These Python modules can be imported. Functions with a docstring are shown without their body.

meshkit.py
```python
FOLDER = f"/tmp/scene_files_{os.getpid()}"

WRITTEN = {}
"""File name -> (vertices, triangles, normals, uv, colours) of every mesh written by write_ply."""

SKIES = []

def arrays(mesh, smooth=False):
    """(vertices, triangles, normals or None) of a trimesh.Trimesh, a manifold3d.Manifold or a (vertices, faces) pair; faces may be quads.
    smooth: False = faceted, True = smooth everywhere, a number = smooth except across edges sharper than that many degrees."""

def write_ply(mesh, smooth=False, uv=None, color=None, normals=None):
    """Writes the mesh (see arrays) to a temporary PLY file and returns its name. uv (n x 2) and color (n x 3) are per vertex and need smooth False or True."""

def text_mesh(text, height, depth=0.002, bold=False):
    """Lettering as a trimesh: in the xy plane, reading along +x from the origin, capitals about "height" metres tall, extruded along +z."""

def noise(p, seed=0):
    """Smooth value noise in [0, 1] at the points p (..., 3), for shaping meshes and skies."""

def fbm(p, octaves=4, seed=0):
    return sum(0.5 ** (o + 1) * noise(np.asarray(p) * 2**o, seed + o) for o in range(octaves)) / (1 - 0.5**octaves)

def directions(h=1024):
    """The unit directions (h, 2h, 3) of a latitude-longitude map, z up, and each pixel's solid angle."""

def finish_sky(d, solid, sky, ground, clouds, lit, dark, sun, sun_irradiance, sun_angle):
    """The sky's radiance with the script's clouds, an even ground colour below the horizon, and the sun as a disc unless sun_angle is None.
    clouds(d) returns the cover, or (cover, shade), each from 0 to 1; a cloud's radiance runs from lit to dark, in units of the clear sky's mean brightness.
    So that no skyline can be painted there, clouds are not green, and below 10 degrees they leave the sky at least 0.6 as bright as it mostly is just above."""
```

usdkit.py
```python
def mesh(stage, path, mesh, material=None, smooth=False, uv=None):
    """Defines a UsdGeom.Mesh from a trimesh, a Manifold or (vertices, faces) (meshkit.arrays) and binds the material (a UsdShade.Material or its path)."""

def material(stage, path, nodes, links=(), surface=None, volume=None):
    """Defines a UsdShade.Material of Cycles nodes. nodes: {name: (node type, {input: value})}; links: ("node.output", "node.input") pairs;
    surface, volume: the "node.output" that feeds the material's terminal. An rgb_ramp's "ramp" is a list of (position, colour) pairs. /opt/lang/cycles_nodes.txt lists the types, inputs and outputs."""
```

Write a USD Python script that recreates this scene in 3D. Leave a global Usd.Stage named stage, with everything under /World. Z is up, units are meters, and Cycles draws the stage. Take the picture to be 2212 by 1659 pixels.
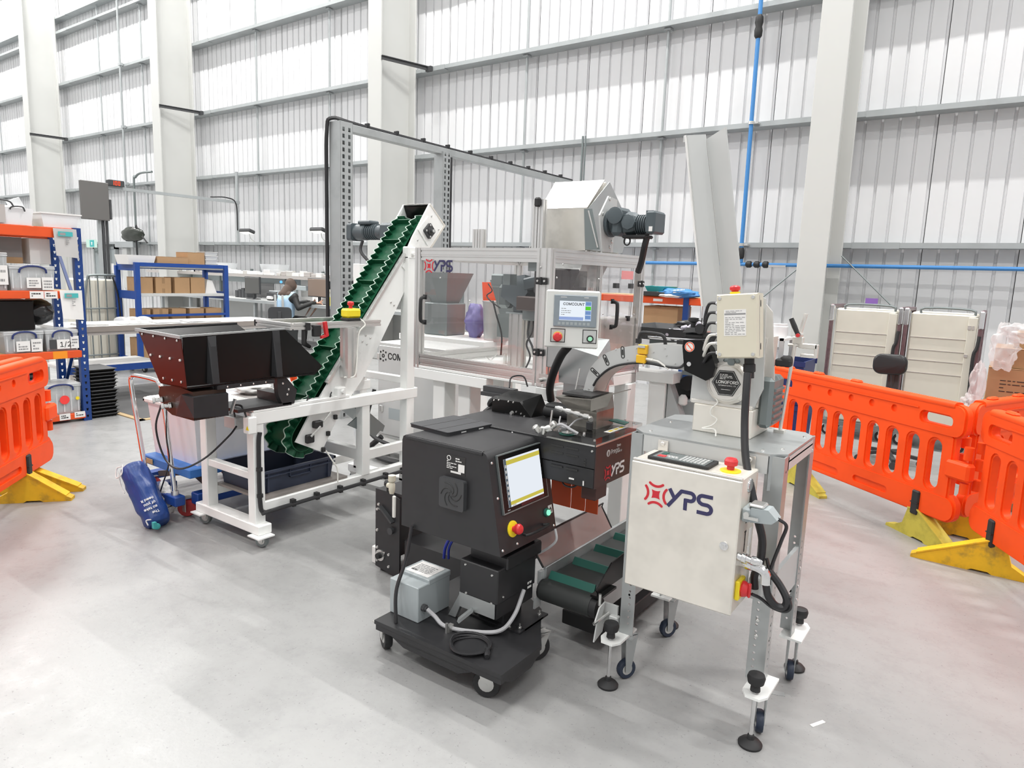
import math, random
import numpy as np, trimesh, usdkit, meshkit
from pxr import Usd, UsdGeom, UsdLux, UsdShade, Gf, Sdf, Vt
from shapely.geometry import Polygon, LineString, Point, box as sbox
from shapely.ops import unary_union
from shapely import affinity

rnd = random.Random(7)
stage = Usd.Stage.CreateInMemory()
UsdGeom.SetStageUpAxis(stage, 'Z')
UsdGeom.SetStageMetersPerUnit(stage, 1.0)
UsdGeom.Xform.Define(stage, '/World')
UsdGeom.Scope.Define(stage, '/World/Looks')

# ---------------------------------------------------------------- camera
cam = UsdGeom.Camera.Define(stage, '/World/camera')
cam.CreateHorizontalApertureAttr(36.0)
cam.CreateVerticalApertureAttr(36.0 * 1659 / 2212)
cam.CreateFocalLengthAttr(36.0 * 1487.94 / 2212)
cam.CreateClippingRangeAttr(Gf.Vec2f(0.05, 500))
pi_, ro_, ya_ = np.radians(8.9025), np.radians(2.0571), np.radians(35.514)
fw = np.array([-np.sin(ya_) * np.cos(pi_), np.cos(ya_) * np.cos(pi_), -np.sin(pi_)])
r0 = np.array([np.cos(ya_), np.sin(ya_), 0]); u0 = np.cross(r0, fw)
rr = np.cos(ro_) * r0 + np.sin(ro_) * u0; uu = -np.sin(ro_) * r0 + np.cos(ro_) * u0
cam.AddTransformOp().Set(Gf.Matrix4d(*rr, 0, *uu, 0, *(-fw), 0, 0, 0, 1.65, 1))
cam.CreateExposureAttr(0.44)
cam.CreateFStopAttr(0.0)

# ---------------------------------------------------------------- light: the bright hall around, and the high-bay lamps of its roof
usdkit.material(stage, '/World/Looks/hall', {'b': ('background_shader', {'color': (1.0, 1.0, 1.01), 'strength': 0.5})}, surface='b.background')
dome = UsdLux.DomeLight.Define(stage, '/World/hall_light')
dome.CreateIntensityAttr(1.0)
UsdShade.MaterialBindingAPI.Apply(dome.GetPrim()).Bind(UsdShade.Material.Get(stage, '/World/Looks/hall'))
dome.CreateColorAttr(Gf.Vec3f(1, 1, 1)); dome.CreateIntensityAttr(0.80)
LAMPS = [(x, y) for y in (7.3, 0.5, -6.5) for x in (-39, -31.5, -24, -16.5, -9, -1.5, 6)]
for i, (x, y) in enumerate(LAMPS):
    L = UsdLux.RectLight.Define(stage, f'/World/roof_light_{i+1:03d}')
    L.CreateWidthAttr(2.6); L.CreateHeightAttr(0.16)
    L.CreateIntensityAttr(450.0 if y > 5 else 140.0 if y > 0 else 250.0); L.CreateColorAttr(Gf.Vec3f(1.0, 0.985, 0.96))
    L.AddTranslateOp().Set(Gf.Vec3d(x, y, 12.6))

# ---------------------------------------------------------------- mesh helpers
TM = trimesh.Trimesh
def cat(*ms):
    out = []
    for m in ms:
        out += list(m) if isinstance(m, (list, tuple)) else [m]
    return trimesh.util.concatenate(out) if len(out) > 1 else out[0]
def hull(pts):
    return trimesh.convex.convex_hull(np.asarray(pts, float))
def box(x0, x1, y0, y1, z0, z1, b=0.0):
    x0, x1 = sorted((x0, x1)); y0, y1 = sorted((y0, y1)); z0, z1 = sorted((z0, z1))
    if b <= 0:
        m = trimesh.creation.box([x1 - x0, y1 - y0, z1 - z0]); m.apply_translation([(x0 + x1) / 2, (y0 + y1) / 2, (z0 + z1) / 2]); return m
    b = min(b, .49 * min(x1 - x0, y1 - y0, z1 - z0)); P = []
    for i, X in enumerate((x0, x1)):
        for j, Y in enumerate((y0, y1)):
            for k, Z in enumerate((z0, z1)):
                sx, sy, sz = (b if i == 0 else -b), (b if j == 0 else -b), (b if k == 0 else -b)
                P += [(X, Y + sy, Z + sz), (X + sx, Y, Z + sz), (X + sx, Y + sy, Z)]
    return hull(P)
def basis(d):
    d = np.asarray(d, float); d = d / np.linalg.norm(d)
    a = np.cross(d, [0, 0, 1.0] if abs(d[2]) < .9 else [1.0, 0, 0]); a /= np.linalg.norm(a)
    return a, np.cross(d, a), d
def lathe(prof, o=(0, 0, 0), d=(0, 0, 1), n=20):
    """profile [(r, h)] turned about the axis d from o"""
    prof = [(max(r, 0), h) for r, h in prof]
    a, b, d = basis(d); t = np.arange(n) * 2 * np.pi / n; V = []
    for r, h in prof:
        V.append(np.asarray(o) + h * d + r * (np.cos(t)[:, None] * a + np.sin(t)[:, None] * b))
    V = np.vstack(V + [np.asarray(o) + prof[0][1] * d, np.asarray(o) + prof[-1][1] * d]); F = []
    m = len(prof)
    for i in range(m - 1):
        for j in range(n):
            k = (j + 1) % n
            F += [[i * n + j, i * n + k, (i + 1) * n + k], [i * n + j, (i + 1) * n + k, (i + 1) * n + j]]
    for j in range(n):
        k = (j + 1) % n
        F += [[m * n, k, j], [m * n + 1, (m - 1) * n + j, (m - 1) * n + k]]
    return TM(V, F, process=False)
def cyl(p0, p1, r, n=14, r2=None):
    p0, p1 = np.asarray(p0, float), np.asarray(p1, float); h = np.linalg.norm(p1 - p0)
    return lathe([(r, 0), (r if r2 is None else r2, h)], p0, p1 - p0, n)
def smoothpath(pts, k=6):
    p = np.asarray(pts, float)
    if len(p) < 3: return p
    q = np.vstack([2 * p[0] - p[1], p, 2 * p[-1] - p[-2]]); out = []
    for i in range(1, len(q) - 2):
        for t in np.arange(k) / k:
            out.append(.5 * (2 * q[i] + (q[i + 1] - q[i - 1]) * t + (2 * q[i - 1] - 5 * q[i] + 4 * q[i + 1] - q[i + 2]) * t * t + (3 * q[i] - q[i - 1] - 3 * q[i + 1] + q[i + 2]) * t ** 3))
    return np.array(out + [p[-1]])
def tube(pts, r, n=8, k=6, closed=False):
    p = smoothpath(pts, k) if k else np.asarray(pts, float)
    t = np.gradient(p, axis=0)
    t /= np.linalg.norm(t, axis=1, keepdims=True) + 1e-12
    a = basis(t[0])[0]; V = []; ang = np.arange(n) * 2 * np.pi / n
    rs = np.broadcast_to(r, (len(p),)) if np.ndim(r) == 0 else np.interp(np.linspace(0, 1, len(p)), np.linspace(0, 1, len(r)), r)
    for i in range(len(p)):
        a = a - t[i] * (a @ t[i]); a /= np.linalg.norm(a) + 1e-12
        b = np.cross(t[i], a)
        V.append(p[i] + rs[i] * (np.cos(ang)[:, None] * a + np.sin(ang)[:, None] * b))
    V = np.vstack(V + [p[0], p[-1]]); F = []; m = len(p)
    for i in range(m - 1):
        for j in range(n):
            q = (j + 1) % n
            F += [[i * n + j, i * n + q, (i + 1) * n + q], [i * n + j, (i + 1) * n + q, (i + 1) * n + j]]
    for j in range(n):
        q = (j + 1) % n
        F += [[m * n, q, j], [m * n + 1, (m - 1) * n + j, (m - 1) * n + q]]
    return TM(V, F, process=False)
AX = {'z': np.eye(4), 'x': np.array([[0, 0, 1, 0], [1, 0, 0, 0], [0, 1, 0, 0], [0, 0, 0, 1.0]]), 'y': np.array([[1, 0, 0, 0], [0, 0, -1, 0], [0, 1, 0, 0], [0, 0, 0, 1.0]])}
def poly(p):
    return p if hasattr(p, 'geom_type') else Polygon(p).buffer(0)
def ext(p, h):
    p = poly(p); gs = [g for g in getattr(p, 'geoms', [p]) if g.geom_type == 'Polygon' and g.area > 1e-9]
    return cat([trimesh.creation.extrude_polygon(g, h, engine='earcut') for g in gs])
def prism(p, axis, a0, a1):
    """polygon extruded along an axis between a0 and a1: x -> polygon in (y, z); y -> (x, z); z -> (x, y)"""
    a0, a1 = sorted((a0, a1)); m = ext(p, a1 - a0)
    if axis == 'y':
        m.apply_transform(AX['y']); m.apply_translation([0, a1, 0])
    else:
        m.apply_translation([0, 0, a0]); m.apply_transform(AX[axis])
    return m
def frame(o, r, u):
    r = np.asarray(r, float); r = r / np.linalg.norm(r); u = np.asarray(u, float); u = u - r * (u @ r); u = u / np.linalg.norm(u)
    M = np.eye(4); M[:3, 0], M[:3, 1], M[:3, 2], M[:3, 3] = r, u, np.cross(r, u), o
    return M
def put(m, M):
    m = m.copy(); m.apply_transform(M); return m
def rot(m, deg, ax=(0, 0, 1), o=(0, 0, 0)):
    m = m.copy(); m.apply_transform(trimesh.transformations.rotation_matrix(math.radians(deg), ax, o)); return m
def mv(m, *d):
    m = m.copy(); m.apply_translation(d); return m
def rrect(x0, y0, x1, y1, r, n=4):
    return sbox(x0 + r, y0 + r, x1 - r, y1 - r).buffer(r, quad_segs=n)
def bar(p0, p1, w, h=None, b=0.0, up=(0, 0, 1)):
    """square bar between two points"""
    p0, p1 = np.asarray(p0, float), np.asarray(p1, float); h = h or w; d = p1 - p0; L = np.linalg.norm(d)
    u = np.asarray(up, float)
    if abs(d @ u) / L > .99: u = np.array([0, 1.0, 0])
    M = frame(p0, d, u)
    return put(box(0, L, -h / 2, h / 2, -w / 2, w / 2, b), M)
def text(s, h, bold=False, depth=.0015, center=False):
    m = meshkit.text_mesh(s, h, depth, bold)
    if center: m.apply_translation([-(m.bounds[0, 0] + m.bounds[1, 0]) / 2, 0, 0])
    return m
def lines(x0, y0, x1, y1, n, seed, fill=.55, d=.0012):
    """rows of small print too small to read"""
    g = random.Random(seed); out = []; h = (y1 - y0) / n
    for i in range(n):
        x = x0; y = y1 - (i + .8) * h
        while x < x1 - .1 * (x1 - x0):
            w = g.uniform(.08, .3) * (x1 - x0); w = min(w, x1 - x)
            out.append(box(x, x + w, y, y + h * fill, 0, d)); x += w + .05 * (x1 - x0)
            if g.random() < .15: break
    return cat(out)
def shell(p_out, wall, z0, z1, p_bot=None, floor=.004):
    """open-topped tapering bin from footprints; p is (x0,y0,x1,y1)"""
    b = p_bot or p_out
    def ring(q, z, i=0): return [(q[0] + i, q[1] + i, z), (q[2] - i, q[1] + i, z), (q[2] - i, q[3] - i, z), (q[0] + i, q[3] - i, z)]
    V = ring(b, z0) + ring(p_out, z1) + ring(p_out, z1, wall) + ring(b, z0 + floor, wall); F = [[0, 3, 2], [0, 2, 1]]
    for L in range(3):
        for i in range(4):
            j = (i + 1) % 4; F += [[L * 4 + i, L * 4 + j, L * 4 + 4 + j], [L * 4 + i, L * 4 + 4 + j, L * 4 + 4 + i]]
    F += [[12, 13, 14], [12, 14, 15]]
    return TM(np.array(V, float), F, process=False)

# ---------------------------------------------------------------- objects
COUNT = {}
def numbered(parent, name):
    k = (str(parent), name); n = COUNT.get(k, 0); COUNT[k] = n + 1
    return f'{parent}/{name}' if n == 0 else f'{parent}/{name}_{n:03d}'
class Thing:
    def __init__(s, name, label=None, cat_=None, loc=(0, 0, 0), rz=0.0, group=None, kind=None, world=True):
        s.path = numbered('/World', name); s.loc = np.asarray(loc, float); s.world = world; s.rz = rz
        x = UsdGeom.Xform.Define(stage, s.path); x.AddTranslateOp().Set(Gf.Vec3d(*map(float, loc)))
        if rz: x.AddRotateZOp().Set(float(rz))
        s.prim = x.GetPrim(); s.label, s.cat, s.group = label, cat_, group
        tag(s.prim, label, cat_, group, kind)
    def part(s, name, m, mat, label=None, sm=None, parent=None, kind=None, w=None):
        if isinstance(m, (list, tuple)): m = cat(m)
        if s.world if w is None else w:
            m = mv(m, *(-s.loc))
            if s.rz: m = rot(m, -s.rz)
        path = numbered(parent or s.path, name)
        p = usdkit.mesh(stage, path, m, mat, smooth=(35 if len(m.faces) > 40 else False) if sm is None else sm).GetPrim()
        tag(p, label, None, None, kind)
        return path
def tag(p, label=None, cat_=None, group=None, kind=None):
    for k, v in (('label', label), ('category', cat_), ('group', group), ('kind', kind)):
        if v: p.SetCustomDataByKey(k, v)
def single(name, m, mat, label, cat_, group=None, kind=None, sm=None):
    if isinstance(m, (list, tuple)): m = cat(m)
    c = m.bounds.mean(0); c[2] = m.bounds[0, 2]
    path = numbered('/World', name)
    p = usdkit.mesh(stage, path, mv(m, *(-c)), mat, smooth=(35 if len(m.faces) > 40 else False) if sm is None else sm)
    p.AddTranslateOp().Set(Gf.Vec3d(*map(float, c)))
    tag(p.GetPrim(), label, cat_, group, kind)
    return p.GetPrim()
def copy(t, loc, rz=0.0, label=None, group=None, sc=None):
    path = numbered('/World', t.path.rsplit('/', 1)[1])
    x = UsdGeom.Xform.Define(stage, path); p = x.GetPrim()
    p.GetReferences().AddInternalReference(t.path)
    x.ClearXformOpOrder(); x.AddTranslateOp().Set(Gf.Vec3d(*map(float, loc)))
    x.AddRotateZOp().Set(float(rz))
    if sc: x.AddScaleOp().Set(Gf.Vec3f(*sc))
    p.SetInstanceable(True)
    tag(p, label or t.label, t.cat, group or t.group)
    return p

# ---------------------------------------------------------------- materials
def P(name, c, rough=.5, metal=0.0, var=0.0, scale=8.0, bump=0.0, bscale=None, dark=None, **kw):
    """principled material; var mixes a noise of wear and dirt into its own colour"""
    n = {'p': ('principled_bsdf', {'base_color': c, 'roughness': rough, 'metallic': metal, **kw})}; l = []
    if var or bump:
        n['tc'] = ('texture_coordinate', {})
        if var:
            n['n'] = ('noise_texture', {'scale': scale, 'detail': 4.0, 'roughness': .6})
            d = dark or tuple(x * (1 - var) for x in c); e = tuple(min(1, x * (1 + .35 * var)) for x in c)
            n['r'] = ('rgb_ramp', {'ramp': [(.3, d), (.5, c), (.72, e)]})
            l += [('tc.object', 'n.vector'), ('n.fac', 'r.fac'), ('r.color', 'p.base_color')]
        if bump:
            n['bn'] = ('noise_texture', {'scale': bscale or scale * 6, 'detail': 3.0})
            n['b'] = ('bump', {'strength': bump, 'distance': .004})
            l += [('tc.object', 'bn.vector'), ('bn.fac', 'b.height'), ('b.normal', 'p.normal')]
    return usdkit.material(stage, '/World/Looks/' + name, n, l, surface='p.BSDF')
def EM(name, c, s):
    return usdkit.material(stage, '/World/Looks/' + name, {'e': ('emission', {'color': c, 'strength': s * .74})}, surface='e.emission')
def PANE(name, tint=(1, 1, 1), gloss=.05, rough=.02):
    """thin clear sheet: see-through, with a reflection that grows towards grazing view"""
    return usdkit.material(stage, '/World/Looks/' + name, {'t': ('transparent_bsdf', {'color': tint}), 'g': ('glossy_bsdf', {'color': (1, 1, 1), 'roughness': rough}), 'w': ('layer_weight', {'blend': .5}),
        'a': ('math', {'math_type': 'power', 'value2': 4.0}), 'c': ('math', {'math_type': 'multiply_add', 'value2': .75, 'value3': gloss}), 'm': ('mix_closure', {})},
        [('w.facing', 'a.value1'), ('a.value', 'c.value1'), ('c.value', 'm.fac'), ('t.BSDF', 'm.closure1'), ('g.BSDF', 'm.closure2')], surface='m.closure')
def MILKY(name, c, clear=.5, rough=.3):
    """thin translucent plastic: part clear, part white"""
    return usdkit.material(stage, '/World/Looks/' + name, {'t': ('transparent_bsdf', {'color': (1, 1, 1)}), 'p': ('principled_bsdf', {'base_color': c, 'roughness': rough}), 'm': ('mix_closure', {'fac': 1 - clear})},
        [('t.BSDF', 'm.closure1'), ('p.BSDF', 'm.closure2')], surface='m.closure')
K = {}
K['liner'] = P('wall_liner_white', (.70, .705, .715), .45, var=.05, scale=.7)
K['girt'] = P('galvanised_girt', (.40, .425, .43), .45, .25, var=.12, scale=2)
K['column'] = P('column_white_paint', (.56, .565, .545), .5, var=.03, scale=.8)
K['white_paint'] = P('machine_white_paint', (.86, .87, .85), .35, var=.04, scale=3)
K['grey_paint'] = P('machine_grey_paint', (.47, .49, .49), .4, .1, var=.05, scale=4)
K['galv'] = P('galvanised_steel', (.45, .47, .47), .38, .6, var=.1, scale=5)
K['alu'] = P('anodised_aluminium', (.74, .735, .72), .32, .75, var=.04, scale=3)
K['slot'] = P('profile_slot_shadow_grey', (.30, .30, .30), .5, .5)
K['steel'] = P('brushed_stainless', (.81, .775, .705), .38, .42, var=.16, scale=3.5, bump=.05, bscale=60)
K['dull'] = P('dull_dark_stainless', (.26, .245, .22), .35, .6, var=.3, scale=9)
K['steel2'] = P('brushed_stainless_bright', (.76, .735, .69), .3, .55, var=.1, scale=6)
K['chrome'] = P('polished_chrome', (.78, .78, .78), .12, 1.0)
K['zinc'] = P('zinc_bolt', (.72, .72, .70), .28, .9)
K['black'] = P('black_powder_coat', (.022, .022, .024), .42, var=.2, scale=10, bump=.04, bscale=400)
K['blackgloss'] = P('black_satin_sheet', (.005, .005, .005), .28, specular_ior_level=.3)
K['rubber'] = P('black_rubber', (.018, .018, .019), .6)
K['cable'] = P('black_cable', (.02, .02, .022), .45)
K['gcable'] = P('grey_cable', (.42, .42, .43), .45)
K['wcable'] = P('white_cable', (.78, .77, .72), .45)
K['red'] = P('red_plastic', (.62, .03, .035), .35)
K['yellow'] = P('yellow_plastic', (.85, .66, .02), .4)
K['safety'] = P('yellow_interlock', (.85, .48, .02), .45)
K['green_led'] = EM('green_lamp', (.25, 1.0, .55), 1.3)
K['hred'] = P('dark_red_sheet', (.070, .006, .003), .4, specular_ior_level=.25)
K['belt'] = P('green_belt_rubber', (.008, .085, .038), .45, var=.25, scale=6, specular_ior_level=.3)
K['beltedge'] = P('green_belt_edge', (.42, .55, .46), .6)
K['beltblack'] = P('black_belt', (.03, .033, .032), .55, var=.1)
K['dkgreen'] = P('dark_green_cleat', (.018, .11, .085), .45)
K['orange'] = P('barrier_orange', (.92, .082, .008), .5, var=.10, scale=3, specular_ior_level=.25)
K['orange2'] = P('rack_beam_orange', (.74, .085, .012), .45, var=.08, scale=4)
K['foot'] = P('barrier_foot_yellow', (.80, .46, .01), .6, var=.3, scale=9, dark=(.36, .22, .03))
K['foot2'] = P('barrier_foot_olive_yellow', (.55, .46, .06), .6, var=.3, scale=9)
K['blue'] = P('rack_blue', (.006, .042, .20), .4, var=.08)
K['blue2'] = P('trolley_blue', (.008, .055, .27), .42, var=.1)
K['blue3'] = P('lift_table_blue', (.04, .17, .50), .5, var=.12)
K['bag'] = P('blue_bag_nylon', (.012, .05, .22), .38, bump=.35, bscale=22)
K['crate'] = P('blue_grey_crate', (.035, .045, .075), .4)
K['motorgrey'] = P('gear_motor_grey', (.075, .095, .105), .42)
K['motorblue'] = P('motor_blue', (.02, .11, .42), .38)
K['card'] = P('cardboard', (.40, .245, .125), .75, var=.1, scale=5)
K['carddk'] = P('cardboard_tape', (.29, .175, .085), .6)
K['paper'] = P('white_paper', (.78, .77, .75), .7)
K['greylabel'] = P('grey_paper_sheet', (.50, .49, .48), .7)
K['teal'] = P('teal_sticker', (.06, .42, .42), .5)
K['ink'] = P('black_print', (.025, .025, .025), .6)
K['grey_ink'] = P('grey_print', (.28, .28, .28), .6)
K['logo_red'] = P('emblem_red', (.58, .022, .035), .45)
K['logo_navy'] = P('emblem_navy', (.035, .032, .10), .45)
K['logo_white'] = P('emblem_white', (.85, .85, .85), .45)
K['beige'] = P('beige_box', (.66, .62, .50), .42, var=.03)
K['ltgrey'] = P('light_grey_sheet', (.56, .57, .56), .42, .1, var=.05, scale=2)
K['boxgrey'] = P('grey_box_paint', (.36, .40, .41), .4)
K['acrylic'] = PANE('clear_acrylic', (.95, .945, .945))
K['smoked'] = PANE('lid_acrylic', (.80, .80, .79))
K['milky'] = MILKY('milky_tote_plastic', (.80, .82, .83), .45)
K['milky2'] = MILKY('white_tote_plastic', (.84, .85, .86), .12)
K['clearbox'] = MILKY('clear_box_plastic', (.62, .65, .66), .55)
K['wrap'] = MILKY('clear_film_wrap', (.85, .85, .85), .62, .1)
K['mesh'] = P('roll_cage_cream', (.68, .66, .57), .6, var=.06, scale=2)
K['tubegrey'] = P('grey_tube', (.22, .25, .25), .4, .5)
K['plastic_dk'] = P('dark_plastic', (.05, .052, .055), .5)
K['monitor_back'] = P('monitor_back_grey', (.13, .125, .12), .5)
K['monitor_tan'] = P('monitor_glare_tan', (.26, .195, .155), .4)
K['wood'] = P('wood_edge', (.50, .36, .19), .6)
K['pipe'] = P('blue_air_pipe', (.05, .22, .52), .4)
K['hivis'] = P('pale_blue_vest', (.42, .60, .78), .7, bump=.3, bscale=14)
K['hood'] = P('brown_hood_fabric', (.10, .07, .055), .8, bump=.3, bscale=20)
K['jacket'] = P('black_jacket', (.018, .018, .018), .6, bump=.4, bscale=16)
K['skin'] = P('skin', (.62, .36, .26), .5)
K['navy'] = P('navy_plastic', (.015, .03, .14), .45)
K['mat'] = P('grey_floor_mat', (.10, .10, .10), .8)
K['tan'] = P('tan_board', (.45, .42, .40), .6)
K['redled'] = EM('red_led', (1.0, .06, .02), 2.2)
K['clearcup'] = K['milky']

# ---------------------------------------------------------------- emblem and lettering, in units of the letters' height
def emblem():
    out = []
    for k in range(4):
        a = np.radians(np.linspace(228, 312, 12)); c = LineString([(1.0 * math.cos(t) * .72, 1.30 + .72 * math.sin(t)) for t in a]).buffer(.085, quad_segs=4)
        out.append(affinity.rotate(c, 90 * k, origin=(0, 0)))
    core = sbox(-.40, -.40, .40, .40)
    for k in range(4):
        core = core.difference(affinity.rotate(Point(0, 1.02).buffer(.775, quad_segs=10), 90 * k, origin=(0, 0)))
    return unary_union(out + [core])
def letters():
    w = .098; L = []
    L.append(LineString([(.05, 1.0), (.36, .50)]).buffer(w, cap_style=2))
    L.append(LineString([(.0, .02), (.36, .50), (.72, .99), (.80, .99)]).buffer(w, cap_style=2, join_style=1))
    p = [(.74, .99), (1.22, .99)] + [(1.22 + .22 * math.sin(t), .77 + .22 * math.cos(t)) for t in np.linspace(.3, 2.85, 8)] + [(1.22, .55), (.90, .55)]
    L.append(LineString(p).buffer(w, cap_style=2)); L.append(LineString([(.97, .62), (.97, .0)]).buffer(w, cap_style=2))
    s = [(2.42, .99), (1.88, .99)] + [(1.88 - .22 * math.sin(t), .77 + .22 * math.cos(t)) for t in np.linspace(.3, 2.85, 8)] + [(1.88, .53), (2.16, .53)] + [(2.16 + .22 * math.sin(t), .30 + .22 * math.cos(t)) for t in np.linspace(.3, 2.85, 8)] + [(2.16, .07), (1.62, .07)]
    L.append(LineString(s).buffer(w, cap_style=2))
    return unary_union(L)
EMB, LET = emblem(), letters()
def logo(t, M, h, em, le, parent=None, clip=None, w=None):
    """emblem and letters on a face; M places x right, y up, z out from the emblem's centre; h is the letter height"""
    L_ = affinity.translate(affinity.scale(LET, h, h, origin=(0, 0)), h * .72, -h * .5)
    if clip: L_ = L_.intersection(sbox(-1, -1, clip, 1))
    t.part('emblem', put(ext(affinity.scale(EMB, h * .78, h * .78, origin=(0, 0)), .0015), M), em, parent=parent, w=w)
    t.part('lettering', put(ext(L_, .0015), M), le, parent=parent, w=w)
def bolt(p, d, r=.007, h=.005):
    return lathe([(r, 0), (r, h * .6), (r * .7, h)], p, d, 8)
def estop(t, p, d, s=1.0, collar=True, parent=None):
    """mushroom stop button with its yellow collar"""
    if collar: t.part('yellow_collar', lathe([(.034 * s, 0), (.034 * s, .004 * s), (.02 * s, .006 * s)], p, d, 20), K['yellow'], parent=parent)
    t.part('stop_button', lathe([(.012 * s, 0), (.012 * s, .018 * s), (.021 * s, .022 * s), (.022 * s, .036 * s), (.017 * s, .044 * s), (.004 * s, .047 * s)], p, d, 20), K['red'], parent=parent)
def caster(t, x, y, top, R, w, mat_w, fork, yaw=0.0, sx=None):
    """swivel wheel: fork plates, hub and tyre as one part with its wheel below it"""
    c = np.array([x, y, R]); a = np.array([math.cos(math.radians(yaw)), math.sin(math.radians(yaw)), 0]); n = np.array([-a[1], a[0], 0])
    off = -a * R * .45
    f = [box(x - R * .75, x + R * .75, y - R * .75, y + R * .75, top - .006, top)]
    for s in (-1, 1):
        M = frame(c + n * s * (w * .62), a, (0, 0, 1))
        ph = top - R
        f.append(put(mv(ext([(-R * .28, -R * .25), (R * .28, -R * .25), (R * .9 , ph), (-R * .5, ph)], .004), 0, 0, -.002), M))
    f.append(cyl(c - n * w * .7, c + n * w * .7, R * .14, 8))
    q = t.part('caster', f, fork)
    t.part('tyre', lathe([(R * .55, -w * .45), (R * .93, -w * .5), (R, -w * .25), (R, w * .25), (R * .93, w * .5), (R * .55, w * .45)], c, n, 22), mat_w, parent=q)
    t.part('hub', lathe([(R * .56, -w * .46), (R * .56, w * .46)], c, n, 16), K['zinc'], parent=q)
def profile(p0, p1, w=.045, up=(0, 0, 1), slots=True):
    """aluminium profile: four ribs and a core, so that the slots show"""
    p0, p1 = np.asarray(p0, float), np.asarray(p1, float); d = p1 - p0; L = np.linalg.norm(d); u = np.asarray(up, float)
    if abs(d @ u) / L > .99: u = np.array([0, 1.0, 0])
    M = frame(p0, d, u); h = w / 2; g = w * .14; o = []
    for a in (-1, 1):
        for b in (-1, 1):
            o.append(box(0, L, min(a * g, a * h), max(a * g, a * h), min(b * g, b * h), max(b * g, b * h)))
    o.append(box(0.001, L - .001, -h * .72, h * .72, -h * .72, h * .72))
    return put(cat(o), M)
# ================================================================ the setting
def floor_mat():
    n = {'tc': ('texture_coordinate', {}), 'big': ('noise_texture', {'scale': .55, 'detail': 5.0, 'roughness': .62}), 'mid': ('noise_texture', {'scale': 6.0, 'detail': 5.0, 'roughness': .7}), 'fine': ('noise_texture', {'scale': 95.0, 'detail': 2.0}),
         'r1': ('rgb_ramp', {'ramp': [(.3, (.290, .292, .288)), (.5, (.312, .313, .309)), (.7, (.330, .331, .327))]}), 'r2': ('rgb_ramp', {'ramp': [(.36, (.955, .955, .958)), (.6, (1, 1, 1))]}), 'r3': ('rgb_ramp', {'ramp': [(.22, (.55, .55, .55)), (.34, (1, 1, 1))]}),
         'm1': ('mix_color', {'blend_type': 'multiply', 'fac': 1.0}), 'm2': ('mix_color', {'blend_type': 'multiply', 'fac': .8}), 'rr': ('rgb_ramp', {'ramp': [(.35, (.30, .30, .30)), (.7, (.44, .44, .44))]}),
         'b': ('bump', {'strength': .12, 'distance': .003}), 'bn': ('noise_texture', {'scale': 55.0, 'detail': 3.0}), 'p': ('principled_bsdf', {'specular_ior_level': .5})}
    l = [('tc.object', x + '.vector') for x in ('big', 'mid', 'fine', 'bn')] + [('big.fac', 'r1.fac'), ('mid.fac', 'r2.fac'), ('fine.fac', 'r3.fac'), ('r1.color', 'm1.a'), ('r2.color', 'm1.b'), ('m1.result', 'm2.a'), ('r3.color', 'm2.b'),
         ('m2.result', 'p.base_color'), ('mid.fac', 'rr.fac'), ('rr.color', 'p.roughness'), ('bn.fac', 'b.height'), ('b.normal', 'p.normal')]
    return usdkit.material(stage, '/World/Looks/floor_grey_resin', n, l, surface='p.BSDF')
K['floor'] = floor_mat()
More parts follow.
